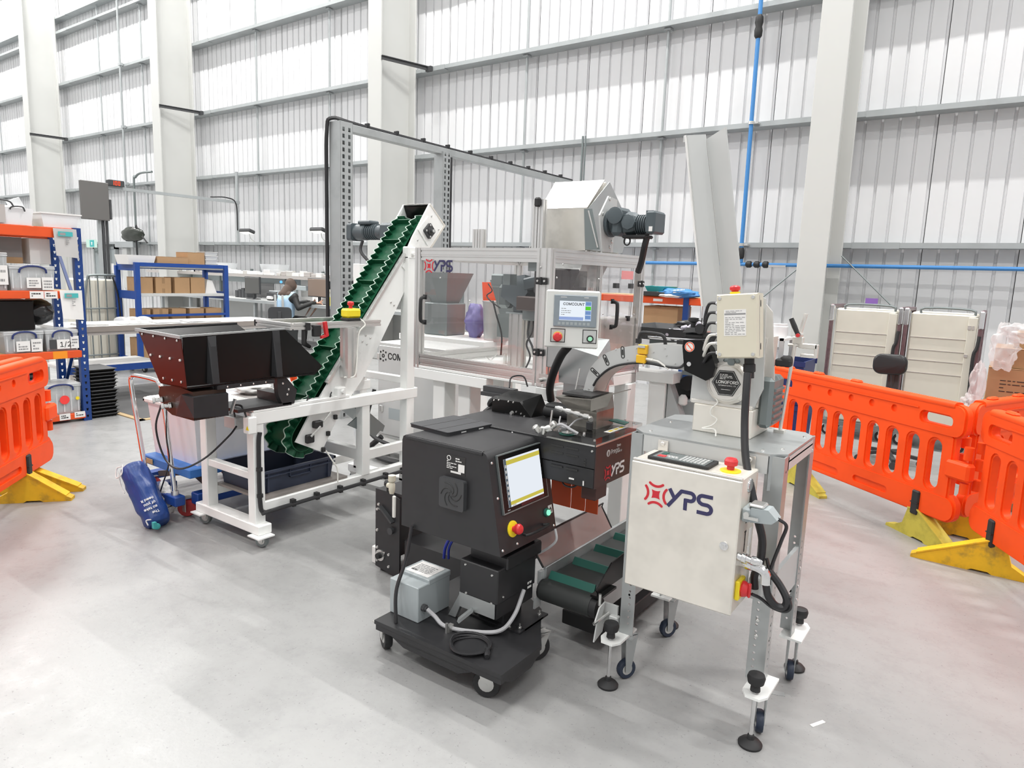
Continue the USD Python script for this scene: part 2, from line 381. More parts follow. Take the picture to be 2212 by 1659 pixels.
single('floor', box(-50, 12, -14, 11, -.12, 0), K['floor'], 'smooth grey resin floor of the hall', None, kind='structure')

WY = 10.25
wall = Thing('wall_back', 'white ribbed steel liner wall of tall hall', None, (0, WY, 0), kind='structure')
def sheet(x0, w=1.0, z0=0.0, z1=13.2):
    pts = []; n = 5; p = w / n
    for i in range(n):
        a = x0 + i * p
        pts += [(a, 0), (a + p * .80, 0), (a + p * .84, .026), (a + p * .96, .026)]
    pts.append((x0 + w, 0)); V = []; F = []
    pts = [(x, y) for x, y in pts]
    pts[-1] = (x0 + w - .004, .004); pts[0] = (x0 + .004, .004)
    for x, y in pts: V += [(x, WY + y, z0), (x, WY + y, z1)]
    for i in range(len(pts) - 1): F += [[2 * i, 2 * i + 2, 2 * i + 3], [2 * i, 2 * i + 3, 2 * i + 1]]
    return TM(np.array(V), F, process=False)
for i in range(-46, 9): wall.part('panel', sheet(i), K['liner'], sm=False)
wall.part('backing', box(-46.2, 9.2, WY + .05, WY + .2, 0, 13.2), K['slot'])

GZ = [2.235, 3.87, 5.42, 7.08, 8.60, 9.03, 10.7]
for i, z in enumerate(GZ):
    prof = [(10.0, z), (10.0, z - .066), (WY - .002, z - .066), (WY - .002, z - .01), (WY - .006, z - .01), (WY - .006, z - .062), (10.004, z - .062), (10.004, z)]
    x1 = -1.95 if i == 5 else 8.9
    g = [prism(prof, 'x', -46 if i != 5 else -46, x1 if i != 5 else -24.0 + 4.6)]
    for cx in (-32.4, -24.75, -17.1, -9.45, -1.78):
        if cx < x1: g.append(prism([(9.995, z + .004), (9.995, z - .074), (10.1, z - .074), (10.1, z - .07), (9.999, z - .07), (9.999, z + .004)], 'x', cx, cx + .55))
    single('trim_%d' % (i + 1), g, K['girt'], 'galvanised rail across the wall, number %s up from the floor' % ('one two three four five six seven'.split()[i]), None, kind='structure')
COLX = (-32.75, -25.09, -17.44, -9.78, -2.05)
cn = ['far left edge of the photo, mostly out of view', 'left, behind the orange-beamed rack', 'behind the blue shelf trolley', 'behind the green elevator head', 'right of the blue hanging pipe']
for cx, nm in zip(COLX, cn):
    t = Thing('steel_column', 'white painted steel column ' + nm, None, (cx, 9.55, 0), kind='structure')
    t.part('front_flange', box(cx - .17, cx + .17, 9.1, 9.135, 0, 13.2, .006), K['column'])
    t.part('web', box(cx - .012, cx + .012, 9.135, 9.965, 0, 13.2), K['column'])
    t.part('rear_flange', box(cx - .17, cx + .17, 9.965, 10.0, 0, 13.2, .006), K['column'])
for cx, nm in ((-25.09, 'left column above the rack'), (-17.44, 'column behind the blue shelf trolley'), (-9.78, 'column behind the green elevator head')):
    a, b = np.array([cx + .18, 9.1, 5.41]), np.array([cx + .52, 10.0, 5.385])
    t = Thing('stay_bar', 'black angle stay bar from rail to ' + nm, 'stay bar', a)
    t.part('angle', [bar(a, b, .012, .07), bar(a + [0, 0, .03], b + [0, 0, .03], .07, .012)], K['plastic_dk'])
    t.part('end_plate', box(b[0] - .05, b[0] + .08, 9.93, 9.985, 5.33, 5.42), K['plastic_dk'])
for k, x in enumerate((-30.2, -27.7, -22.45, -20.0, -14.8, -12.23, -7.15, -4.6, .5, 3.1)):
    m = [cyl((x, 10.12, 0.2), (x, 10.12, 12.5), .021, 10)]
    for z in GZ[:5]: m += [box(x - .05, x + .05, 10.06, 10.18, z - .10, z - .074), box(x - .03, x + .03, 10.09, 10.15, z - .066, z - .03)]
    wh = ['far left out of view', 'left of the left column', 'left of the roof conduit by the left column', 'beside the conduit left of the second column', 'above the left bench lamp', 'above the right bench lamp', 'right of the perforated overhead post', 'between the steel hood and the tall guides', 'in the right bay beside the column', 'far right out of view'][k]
    single('tie_rod', m, K['girt'], 'slim vertical galvanised tie rod between rails, ' + wh, None, kind='structure')

# conduits and pipes on the wall
single('conduit', [tube([(-20.83, 9.93, 2.3), (-20.83, 9.93, 11.5)], .028, 10, 0)] + [box(-20.89, -20.77, 9.9, 9.99, z - .05, z + .02) for z in (3.87, 5.42, 7.08)], K['girt'], 'grey vertical conduit left of the second column, running up past the rails', 'conduit')
t = Thing('hooked_conduit', 'black cable conduit with hooked top beside the second column', 'conduit', (-20.2, 9.85, 1.2))
t.part('pipe', tube([(-20.2, 9.85, 1.2), (-20.2, 9.85, 3.75), (-20.1, 9.85, 3.98), (-19.8, 9.85, 4.08), (-19.2, 9.85, 4.08)], .03, 8, 6), K['tubegrey'])
t.part('cable', tube([(-20.14, 9.82, 1.3), (-20.15, 9.82, 2.6), (-20.0, 9.82, 2.5), (-19.6, 9.84, 2.2)], .02, 6), K['cable'])
t = Thing('drop_conduit', 'black conduit dropping from the second rail to the overhead perforated beam', 'conduit', (-5.88, 9.95, 3.2))
t.part('pipe', [cyl((-5.88, 9.95, 3.2), (-5.88, 9.95, 3.9), .018, 8), cyl((-5.83, 9.95, 3.2), (-5.83, 9.95, 3.9), .014, 8)], K['tubegrey'])
t = Thing('air_pipe', 'blue compressed air pipe hanging down the wall beside the right column', 'pipe', (-3.18, 9.9, 1.95))
t.part('pipe', tube([(-3.205, 9.9, 9.5), (-3.2, 9.9, 5.4), (-3.18, 9.9, 2.1), (-3.17, 9.9, 1.95)], .028, 10, 0), K['pipe'])
t.part('coupler', lathe([(.03, 0), (.05, .03), (.055, .1), (.042, .15), (.055, .2), (.05, .27), (.03, .3)], (-3.2, 9.9, 4.93), (0, 0, 1), 16), K['rubber'])
for z in (3.84, 2.2): t.part('pipe_clip', [lathe([(.04, -.02), (.04, .02)], (-3.19, 9.9, z), (0, 0, 1), 12), box(-3.19, -3.1, 9.9, 10, z - .012, z + .012)], K['zinc'])
t.part('coupler', lathe([(.03, 0), (.045, .03), (.045, .12), (.03, .16)], (-3.178, 9.9, 2.0), (0, 0, 1), 14), K['rubber'])
t = Thing('air_main', 'blue horizontal air pipe along the wall behind the tall grey guides', 'pipe', (-2.3, 9.9, 1.9))
t.part('pipe', tube([(-7.6, 9.9, 1.915), (-3.2, 9.9, 1.93), (0, 9.9, 1.935), (6, 9.9, 1.94)], .025, 10, 0), K['pipe'])
for x in (-3.1, -2.99, -2.87): t.part('valve', lathe([(.026, 0), (.047, .02), (.047, .07), (.026, .09)], (x, 9.9, 1.93), (1, 0, 0), 12), K['rubber'])
t.part('valve_lever', [box(-2.78, -2.55, 9.87, 9.9, 1.9, 1.925)], K['zinc'])
for k, (a, b) in enumerate((((-2.94, 9.85, 1.36), (-2.40, 9.85, 1.87)), ((-1.86, 9.85, 2.06), (-1.22, 9.85, 1.45)))):
    single('brace_wire', tube([a, b], .009, 6, 0), K['tubegrey'], 'thin diagonal brace wire on the wall, %s of the right column' % ('left', 'right')[k], 'wire')
for k, (x, w) in enumerate(((-14.8, 'left, near the blue shelf trolley'), (-12.2, 'right, near the perforated overhead post'))):
    t = Thing('bench_lamp', 'small black floodlight clipped on wall rail, ' + w, 'lamp', (x, 9.9, 2.24))
    t.part('head', rot(box(x - .21, x + .21, 9.68, 9.86, 2.42, 2.50, .02), -18, (1, 0, 0), (x, 9.8, 2.45)), K['plastic_dk'])
    t.part('glass', rot(box(x - .18, x + .18, 9.70, 9.84, 2.412, 2.421), -18, (1, 0, 0), (x, 9.8, 2.45)), EM('lamp_glass_%d' % k, (1, .97, .9), 1.2))
    t.part('stem', tube([(x + .05, 9.8, 2.42), (x + .02, 9.86, 2.3), (x + .04, 9.95, 2.235)], .012, 6), K['zinc'])
t = Thing('exit_sign', 'small green and white emergency exit sign on the wall rail behind the monitor post', 'sign', (-23.15, 9.95, 2.06))
t.part('case', box(-23.46, -22.9, 9.9, 9.98, 2.06, 2.3, .01), EM('exit_white', (.75, 1, .88), .9))
t.part('green_field', box(-23.2, -22.92, 9.893, 9.9, 2.08, 2.28), K['teal'])
t.part('arrow', put(ext([(0, .06), (.06, .1), (.12, .06), (.085, .06), (.085, 0), (.035, 0), (.035, .06)], .004), frame((-23.12, 9.893, 2.13), (1, 0, 0), (0, 0, 1))), K['paper'])
d = Thing('door_1', 'grey fire door in the back wall behind the rack', None, (-22.9, WY - .05, 0), kind='structure')
d.part('leaf', box(-23.5, -22.2, WY - .09, WY - .03, 0, 2.03, .005), K['boxgrey']); d.part('frame', [box(-23.58, -23.5, WY - .11, WY - .01, 0, 2.1), box(-22.2, -22.12, WY - .11, WY - .01, 0, 2.1), box(-23.58, -22.12, WY - .11, WY - .01, 2.03, 2.1)], K['girt'])
d.part('closer', box(-23.35, -23.0, WY - .16, WY - .09, 1.9, 1.97, .01), K['tubegrey']); d.part('notice', box(-22.5, -22.3, WY - .095, WY - .09, 1.3, 1.6), K['paper'])
t = Thing('junction_trunking', 'grey steel trunking box on wall rail under the black bag', 'trunking', (-20.8, 9.85, 2.07))
t.part('box', box(-21.35, -20.3, 9.78, 9.99, 2.06, 2.24, .01), K['girt'])
t.part('post', box(-21.05, -20.8, 9.84, 9.97, .9, 2.06, .01), K['ltgrey'])
g = trimesh.creation.icosphere(3); v = g.vertices; g.vertices = v * (1 + .35 * (meshkit.fbm(v * 2.4 + 5, 3)[:, None] - .5)) * [.62, .1, .22] + [-20.4, 9.84, 2.42]
single('bin_bag', g, P('crumpled_black_film', (.02, .025, .018), .22, bump=.8, bscale=6), 'crumpled shiny black bag lying on the grey trunking by the second column', 'bag')

# ---------------------------------------------------------------- left rack
RX = -7.7
def upright(x, y0, y1, z1, holes=True):
    p = sbox(0, 0, y1 - y0, z1)
    if holes: p = p.difference(unary_union([Polygon([(.5 * (y1 - y0) - .012, z), (.5 * (y1 - y0) + .012, z), (.5 * (y1 - y0) + .006, z - .026), (.5 * (y1 - y0) - .006, z - .026)]) for z in np.arange(.06, z1 - .02, .07)]))
    m = put(ext(p, .004), frame((x, y0, 0), (0, 1, 0), (0, 0, 1)))
    return cat(m, box(x - .05, x, y1 - .004, y1, 0, z1), box(x - .05, x, y0, y0 + .004, 0, z1))
rk = Thing('pallet_rack', 'shelving rack with blue perforated posts and orange beams at left edge', 'rack', (RX - .3, 2.2, 0))
for y in (3.13, 1.15):
    for x in (RX, RX - .55): rk.part('upright', upright(x, y, y + .075, 1.97), K['blue'])
rk.part('brace', [bar((RX - .5, 3.165, .3), (RX - .05, 3.165, 1.0), .03, .012), bar((RX - .05, 3.165, 1.1), (RX - .5, 3.165, 1.8), .03, .012)], K['blue'])
for z0, z1 in ((1.862, 1.962), (1.268, 1.345), (.665, .742), (.028, .09)):
    for x in (RX + .006, RX - .6): rk.part('beam', box(x - .045, x, 1.2, 3.15, z0, z1, .006), K['orange2'])
    rk.part('shelf', box(RX - .56, RX - .04, 1.2, 3.14, z1 - .016, z1, 0), K['wood'])
rk.part('beam_patch', box(RX + .006, RX + .0075, 2.88, 3.01, .667, .742), P('amber_tape', (.85, .28, .01), .5), 'amber tape on the beam')
for y0, y1, z0, z1, s in ((2.715, 2.835, 1.27, 1.341, 1), (2.84, 2.955, 1.27, 1.341, 2), (2.90, 3.0, .035, .10, 3), (3.04, 3.14, .045, .105, 4), (2.76, 2.83, .0, .08, 5)):
    q = rk.part('beam_label', box(RX + .007, RX + .009, y0, y1, z0, z1), K['paper'], 'white label on the beam')
    rk.part('print', put(lines(0, 0, (y1 - y0) * .7, (z1 - z0) * .6, 2, s), frame((RX + .009, y0 + .015, z0 + .015), (0, 1, 0), (0, 0, 1))), K['ink'], parent=q)
def wavy(y0, y1, z0, z1, x, amp, seed):
    V = []; F = []; n = 9
    for i in range(n):
        for j in range(n):
            a, b = i / (n - 1), j / (n - 1)
            V.append((x + amp * (1 - b) * math.sin(2.2 * a + seed) + .004, y0 + (y1 - y0) * a + .012 * (1 - b) * math.sin(seed), z0 + (z1 - z0) * b - .02 * a * (1 - b)))
    for i in range(n - 1):
        for j in range(n - 1):
            k = i * n + j; F += [[k, k + n, k + n + 1], [k, k + n + 1, k + 1]]
    m = TM(np.array(V), F, process=False); w = m.copy(); w.apply_translation([-.002, 0, 0]); w.invert()
    return cat(m, w)
for k, (y0, y1, z0, z1, lab) in enumerate(((2.945, 3.155, 1.69, 1.955, 'upper'), (2.968, 3.172, 1.07, 1.352, 'lower'))):
    t = Thing('hanging_sheet', 'grey paper sheet with teal sticker hung on rack, %s of two' % lab, 'sheet', (RX + .02, (y0 + y1) / 2, z0))
    t.part('sheet', wavy(y0, y1, z0, z1, RX + .022, .02, k + 1), K['greylabel'] if k == 0 else K['paper'], sm=True)
    t.part('teal_sticker', box(RX + .046, RX + .049, y0 + .035, y1 - .045, z1 - .075, z1 - .03), K['teal'])
    t.part('print', [put(lines(0, 0, .03, .07, 4, 3 + k), frame((RX + .046, y0 + .1, z1 - .16), (0, 1, 0), (0, 0, 1))), box(RX + .049, RX + .05, y0 + .05, y0 + .1, z1 - .066, z1 - .04)], K['grey_ink'])
def clip_box(x, y0, y1, z0, z1, lab, labels, dep=.36, contents=K['plastic_dk'], fill=.5, handle=True, mat=None):
    """clear storage box with a clip handle: body, rim, lid, handle, labels"""
    t = Thing('storage_box', lab, 'box', ((x - dep / 2), (y0 + y1) / 2, z0)); m = mat or K['clearbox']
    zt = z1 - .02
    t.part('body', shell((x - dep, y0, x, y1), .003, z0, zt, (x - dep + .02, y0 + .012, x - .015, y1 - .012)), m, sm=False)
    t.part('rim', [box(x - .006, x + .006, y0, y1, zt - .012, zt), box(x - dep - .006, x - dep + .006, y0, y1, zt - .012, zt), box(x - dep, x, y0 - .004, y0 + .004, zt - .012, zt), box(x - dep, x, y1 - .004, y1 + .004, zt - .012, zt)] + [box(x - .012, x - .004, y, y + .012, z0 + .02, zt) for y in np.linspace(y0 + .02, y1 - .035, 6)], K['milky'])
    t.part('lid', box(x - dep - .004, x + .004, y0 - .004, y1 + .004, zt, z1, .006), K['milky'])
    c = (y0 + y1) / 2; w = (y1 - y0) * .3
    if handle: t.part('handle', tube([(x + .008, c - w, zt - .05), (x + .014, c - w * .9, zt - .012), (x + .016, c - w * .4, zt + .012), (x + .016, c + w * .4, zt + .012), (x + .014, c + w * .9, zt - .012), (x + .008, c + w, zt - .05)], .009, 8, 4), K['navy'], 'navy clip handle')
    t.part('contents', box(x - dep + .03, x - .03, y0 + .03, y1 - .03, z0 + .006, z0 + (zt - z0) * fill, .02), contents)
    for k, (a, b, c0, d, kind) in enumerate(labels):
        q = t.part('label', box(x + .008, x + .010, a, b, c0, d), K[kind])
        if kind == 'paper': t.part('writing', put(lines(0, 0, (b - a) * .7, (d - c0) * .7, 3, int(a * 100) + k), frame((x + .010, a + (b - a) * .15, c0 + (d - c0) * .12), (0, 1, 0), (0, 0, 1))), K['grey_ink'], parent=q)
    return t
clip_box(RX - .01, 2.565, 2.95, 1.346, 1.585, 'clear box with navy handle on the middle orange shelf beside hanging sheet', [(2.70, 2.82, 1.372, 1.47, 'paper'), (2.83, 2.93, 1.352, 1.475, 'paper')], contents=K['paper'], fill=.55)
clip_box(RX - .01, 2.15, 2.555, 1.346, 1.70, 'taller clear box full of papers at left photo edge, middle orange shelf', [(2.43, 2.55, 1.40, 1.58, 'paper')], contents=K['paper'], fill=.8)
clip_box(RX - .01, 2.48, 2.815, .743, .955, 'clear box with dark contents, left one on the lower orange shelf', [(2.575, 2.69, .76, .86, 'paper'), (2.70, 2.795, .753, .875, 'paper')], fill=.7)
b = clip_box(RX - .01, 2.83, 3.125, .743, .955, 'clear box marked 1/2, right one on the lower orange shelf', [(3.05, 3.125, .765, .89, 'paper')], fill=.7)
b.part('fraction_card', box(RX - .002, RX, 2.925, 3.04, .765, .86), K['paper']); b.part('fraction', put(text('1/2', .05), frame((RX, 2.945, .785), (0, 1, 0), (0, 0, 1))), K['ink'])
b.part('black_tag', box(RX - .002, RX, 2.86, 2.92, .765, .86), K['plastic_dk'])
t = clip_box(RX - .02, 2.74, 3.125, .092, .405, 'clear box with a round red sticker on the floor level of the rack', [], fill=.55, contents=K['galv'])
t.part('red_dot', cyl((RX - .014, 2.965, .24), (RX - .010, 2.965, .24), .045, 24), EM('red_sticker', (.9, .06, .05), .6) if 0 else P('red_sticker', (.85, .05, .045), .5)); t.part('yellow_dot', cyl((RX - .014, 3.085, .245), (RX - .010, 3.085, .245), .018, 16), K['yellow'])
t = Thing('white_tote', 'empty white translucent tote on top of rack, right of the handled one', 'tote', (RX - .2, 3.03, 1.963))
t.part('body', shell((RX - .42, 2.86, RX, 3.21), .004, 1.963, 2.10, (RX - .40, 2.885, RX - .02, 3.175)), K['milky2'], sm=False); t.part('rim', [box(RX - .004, RX + .012, 2.855, 3.215, 2.09, 2.103), box(RX - .43, RX - .416, 2.855, 3.215, 2.09, 2.103), box(RX - .43, RX + .01, 2.85, 2.862, 2.09, 2.103), box(RX - .43, RX + .01, 3.208, 3.22, 2.09, 2.103)], K['paper'])
t = Thing('white_tote', 'full white tote with dark wire handles on top of rack at left edge', 'tote', (RX - .2, 2.6, 1.963))
t.part('body', shell((RX - .42, 2.34, RX, 2.80), .004, 1.963, 2.12, (RX - .40, 2.36, RX - .015, 2.78)), K['milky2'], sm=False); t.part('contents', box(RX - .38, RX - .04, 2.38, 2.76, 1.97, 2.14, .03), K['paper'])
t.part('handle', [tube([(RX + .01, 2.60, 2.10), (RX + .02, 2.62, 2.125), (RX + .02, 2.70, 2.13), (RX + .02, 2.72, 2.09)], .007, 6), tube([(RX + .01, 2.50, 2.14), (RX + .02, 2.52, 2.18), (RX + .02, 2.60, 2.17), (RX + .02, 2.63, 2.13)], .007, 6)], K['plastic_dk'])
t.part('tan_card', box(RX + .002, RX + .005, 2.49, 2.565, 1.975, 2.14), K['tan'])
single('plastic_sheet', rot(box(RX - .12, RX - .1, 2.72, 2.84, 1.963, 2.25, .004), 24, (1, 0, 0), (RX, 2.83, 1.963)), K['milky'], 'clear plastic sheet leaning between the two totes on top of rack', 'sheet')
g = trimesh.creation.icosphere(3); v = g.vertices; g.vertices = v * (1 + .4 * (meshkit.fbm(v * 2 + 1, 3)[:, None] - .5)) * [.24, .16, .13] + [RX - .26, 2.84, 1.13]
single('black_film_bag', g, P('glossy_black_film', (.015, .015, .015), .12, bump=.7, bscale=7), 'glossy crumpled black film bag on lower orange shelf behind the boxes', 'bag')
single('black_carton', box(RX - .42, RX - .06, 2.3, 2.77, .96, 1.25, .01), K['blackgloss'], 'plain black carton standing on the clear boxes under the middle shelf', 'carton')
t = Thing('parcel_carton', 'brown carton with grey front on the rack under the top beam', 'box', (RX - .3, 2.6, 1.59))
t.part('carton', box(RX - .5, RX - .2, 2.40, 2.75, 1.60, 1.85), K['card']); t.part('grey_front', box(RX - .2, RX - .198, 2.40, 2.75, 1.66, 1.85), P('grey_card', (.22, .205, .195), .6)); t.part('label', box(RX - .198, RX - .196, 2.53, 2.58, 1.635, 1.66), K['paper'])
single('white_carton', box(RX - .5, RX - .16, 2.80, 2.98, 1.60, 1.85, .004), K['paper'], 'tall white carton on the rack beside the hanging grey sheet', 'box')
t = Thing('tray_stack_dark', 'stack of dark slotted trays on the floor level of rack behind the orange barrier', 'trays', (RX - .4, 2.85, .41))
for k in range(5): t.part('tray', box(RX - .5, RX - .2, 2.72, 2.88, .42 + k * .045, .455 + k * .045, .006), K['plastic_dk'])
t.part('clear_cover', box(RX - .52, RX - .18, 2.7, 2.9, .405, .415), K['milky'])
t = Thing('black_tray', 'black flat tray stacked beside the rack post', 'tray', (-7.95, 3.37, 0))
t.part('rim', [box(-8.15, -7.73, 3.225, 3.50, .028, .036, .002)], K['plastic_dk']); t.part('pan', shell((-8.14, 3.235, -7.74, 3.49), .004, 0, .03, (-8.12, 3.25, -7.76, 3.475)), K['blackgloss'], sm=False)
ORD = 'first second third fourth fifth sixth seventh eighth ninth tenth eleventh twelfth thirteenth fourteenth'.split()
for k in range(1, 14): copy(t, (-7.95 + .012 * math.sin(k * 2.1), 3.37 + .006 * math.sin(k * 3.7), k * .0375), rz=1.2 * math.sin(k * 1.3), label='black flat tray, %s from the floor in the stack beside rack post' % ORD[k], group='stacked black trays')
tag(t.prim, 'black flat tray, bottom one on the floor in the stack beside rack post', 'tray', 'stacked black trays')

# ---------------------------------------------------------------- bench, roll cage, mat, shelf trolley
t = Thing('packing_bench', 'long steel-edged packing bench behind the black hopper', 'bench', (-8.95, 4.5, 0))
t.part('worktop', box(-9.35, -8.56, 3.35, 6.2, .865, .90, .004), K['ltgrey']); t.part('edge', box(-8.559, -8.545, 3.35, 6.2, .84, .902), P('bench_edge_tan', (.30, .265, .24), .5))
t.part('rail', box(-8.60, -8.56, 3.35, 6.2, .80, .839), K['tan'])
t.part('lower_shelf', box(-9.3, -8.6, 3.35, 4.45, .40, .437, .004), K['paper']); t.part('shelf_edge', box(-8.6, -8.585, 3.35, 4.45, .36, .437), K['blue2'])
for x, y in ((-8.62, 3.4), (-9.3, 3.4), (-8.62, 5.6), (-9.3, 5.6)): t.part('leg', box(x - .025, x + .025, y - .025, y + .025, 0, .865), K['steel2'])
for k, (y0, y1, z, w) in enumerate(((3.55, 3.85, .03, 'left, near the rack'), (4.45, 4.75, .025, 'middle, near the red hopper plate'), (4.85, 5.3, .02, 'right, behind the hopper rim'))):
    single('paper_pile', [rot(box(-8.95, -8.65, y0, y1, .90 + i * .006, .905 + i * .006), 7 * math.sin(3 * i + k), (0, 0, 1), (-8.8, (y0 + y1) / 2, 0)) for i in range(int(z * 100) + 1)], K['paper'], 'loose white papers on the packing bench, ' + w, 'papers')
single('clear_bag_pile', [mv(put(trimesh.creation.icosphere(2), np.diag([.16, .07, .05, 1])), -8.75, 4.05 + .13 * i, .945) for i in range(3)], K['wrap'], 'row of clear film bags on the packing bench beside papers', 'bags')
t = Thing('roll_cage', 'grey tubular roll cage with cream liner between rack and blue shelf trolley', 'roll cage', (-11.4, 4.88, 0))
y0, y1 = 4.61, 5.14
t.part('front_hoop', tube([(-11.1, y0, .1), (-11.1, y0 + .01, 1.0), (-11.1, y0 + .06, 1.38), (-11.1, y0 + .12, 1.44), (-11.1, y1 - .1, 1.44), (-11.1, y1 - .03, 1.38), (-11.1, y1, 1.0), (-11.1, y1, .1)], .017, 8, 5), K['tubegrey'])
for y in np.linspace(y0 + .09, y1 - .1, 4): t.part('bar', cyl((-11.1, y, .1), (-11.1, y, 1.43), .010, 8), K['tubegrey'])
for z in (.25, .74, .95): t.part('cross_bar', cyl((-11.1, y0, z), (-11.1, y1, z), .012, 8), K['tubegrey'])
t.part('liner', [box(-11.75, -11.15, y0 + .02, y1 - .02, .16, 1.38, .02)], K['mesh']); t.part('base', box(-11.8, -11.1, y0, y1, .10, .15), K['tubegrey'])
t.part('strap', tube([(-11.08, 5.02, 1.42), (-11.07, 5.07, 1.2), (-11.07, 5.09, 1.0), (-11.07, 5.1, .8)], .012, 6), K['rubber'])
for x in (-11.7, -11.2):
    for y in (y0 + .06, y1 - .06): caster(t, x, y, .1, .05, .03, K['rubber'], K['tubegrey'])
t = Thing('floor_mat', 'dark grey floor mat with tan border behind the lift table', 'mat', (-8.3, 4.3, 0))
t.part('mat', box(-9.5, -7.36, 3.56, 5.2, 0, .012), K['mat']); t.part('border', [box(-9.5, -7.3, 3.5, 3.56, 0, .010), box(-7.36, -7.3, 3.5, 5.2, 0, .010)], K['wood'])

bt = Thing('shelf_trolley', 'tall blue shelf trolley loaded with cardboard boxes', 'trolley', (-10.8, 5.8, 0))
for x in (-10.5, -11.1):
    for y in (5.10, 6.52): bt.part('post', box(x - .03, x + .03, y - .035, y + .035, .10, 1.655 if x > -11 else 1.60, .004), K['blue2'])
for z in (1.62, 1.20, .70, .2):
    bt.part('shelf_deck', box(-11.08, -10.5, 5.1, 6.52, z - .045, z, .003), K['ltgrey'])
    for y in (5.10, 6.52): bt.part('end_rail', box(-11.1, -10.5, y - .01, y + .01, z - .09, z + .03), K['blue2'])
bt.part('top_rail', box(-10.52, -10.48, 5.1, 6.52, 1.60, 1.655), K['blue2']); bt.part('top_rail', box(-11.12, -11.08, 5.1, 6.52, 1.56, 1.60), K['blue2'])
bt.part('retaining_bar', box(-10.5, -10.472, 5.1, 6.52, .85, .885), K['blue2'])
bt.part('base', [box(-11.1, -10.48, 5.1, 6.52, .12, .17)], K['blue2'])
for x in (-11.0, -10.6):
    for y in (5.2, 6.4): caster(bt, x, y, .12, .055, .035, K['rubber'], K['zinc'])
def carton(x0, x1, y0, y1, z0, z1, lab, tape=True, group=None, name='cardboard_box', mat='card', rz=0.0):
    c = ((x0 + x1) / 2, (y0 + y1) / 2, z0)
    t = Thing(name, lab, 'box', c, rz=rz, group=group, world=False); a, b, h = (x1 - x0) / 2, (y1 - y0) / 2, z1 - z0
    for sx in (-1, 1):
        t.part('flap', box(sx * .002, sx * a, -b, b, h - .006, h), K[mat])
    t.part('body', box(-a, a, -b, b, 0, h - .006, .004), K[mat])
    if tape:
        t.part('tape', [box(-.025, .025, -b - .001, b + .001, h, h + .001), box(a, a + .001, -.022, .022, h * .62, h), box(a, a + .001, -.022, .022, 0, h * .3)], K['carddk'])
    return t
ws = ['first from the left post', 'second from left, two tape strips', 'third from left', 'rightmost, beside a white bag']
for k, (a, b) in enumerate(((5.115, 5.345), (5.385, 5.625), (5.68, 5.925), (5.94, 6.175))):
    carton(-10.85, -10.53, a, b, 1.20, 1.437 + .004 * k, 'cardboard box on the middle shelf of the blue trolley, ' + ws[k], tape=k == 1)
ws = ['leftmost', 'second from left with tape', 'third from left', 'fourth from left under a white sheet', 'rightmost']
for k, (a, b) in enumerate(((5.13, 5.29), (5.33, 5.565), (5.62, 5.845), (5.905, 6.145), (6.18, 6.45))):
    carton(-10.85, -10.53, a, b, .70, .962, 'cardboard box behind blue bar, lower trolley shelf, ' + ws[k], tape=k < 2)
carton(-10.9, -10.54, 5.14, 5.5, .20, .52, 'tall cardboard box at bottom left of the blue shelf trolley', tape=False)
carton(-10.9, -10.54, 5.54, 5.85, .20, .5, 'cardboard box at bottom of the blue shelf trolley behind the red hopper plate', tape=False)
carton(-10.95, -10.56, 5.44, 5.93, 1.62, 1.755, 'flat cardboard box on top of the blue shelf trolley', tape=False)
carton(-10.95, -10.6, 5.945, 6.225, 1.62, 1.84, 'taller cardboard box with open flaps on top of the blue shelf trolley', tape=False)
single('white_foam_tray', [shell((-10.95, 5.0, -10.55, 5.42), .012, 1.62, 1.76, (-10.93, 5.03, -10.58, 5.39)), box(-10.9, -10.6, 5.05, 5.37, 1.63, 1.74)], K['paper'], 'white tray on the top left of the blue shelf trolley', 'tray', sm=False)
t = Thing('tub_stack', 'stack of clear lidded tubs on the top right of blue shelf trolley', 'tubs', (-10.75, 6.36, 1.62))
for k in range(4): t.part('tub', shell((-10.88, 6.25, -10.62, 6.47), .004, 1.62 + k * .06, 1.675 + k * .06, (-10.86, 6.27, -10.64, 6.45)), K['milky'], sm=False)
for k in range(4): t.part('tub_lid', box(-10.885, -10.615, 6.245, 6.475, 1.675 + k * .06, 1.68 + k * .06), K['paper'])
single('white_carrier_bag', hull([(-10.6, 6.22, 1.2), (-10.6, 6.42, 1.2), (-10.8, 6.22, 1.2), (-10.8, 6.42, 1.2), (-10.65, 6.29, 1.42), (-10.75, 6.30, 1.43), (-10.66, 6.38, 1.40)]), K['paper'], 'crumpled white bag at right end of the middle trolley shelf', 'bag')
single('white_sheet', box(-10.8, -10.56, 5.88, 6.1, .966, .972), K['paper'], 'white sheet lying on a lower cardboard box of blue trolley', 'sheet')

# ---------------------------------------------------------------- monitor post with rail and clock
t = Thing('monitor_post', 'steel post carrying grey-backed monitor and a rail to the wall', 'monitor stand', (-15.25, 6.75, 0))
t.part('screen_back', box(-15.2, -15.13, 6.34, 6.87, 2.47, 3.22, .01), K['monitor_back'], 'grey monitor back'); t.part('edge', box(-15.22, -15.12, 6.87, 6.91, 2.5, 2.9, .01), K['plastic_dk'])
t.part('post', [box(-15.30, -15.24, 6.68, 6.74, 0, 3.15)], K['girt']); t.part('cable_trunk', [box(-15.26, -15.22, 6.75, 6.80, 0, 3.0), box(-15.30, -15.26, 6.84, 6.88, 0, 3.0)], K['plastic_dk'])
t.part('rail', [box(-15.38, -15.32, 6.85, 9.95, 3.13, 3.19)], K['girt']); t.part('wall_post', [cyl((-15.36, 9.9, 2.2), (-15.36, 9.9, 3.87), .035, 10)], K['girt'])
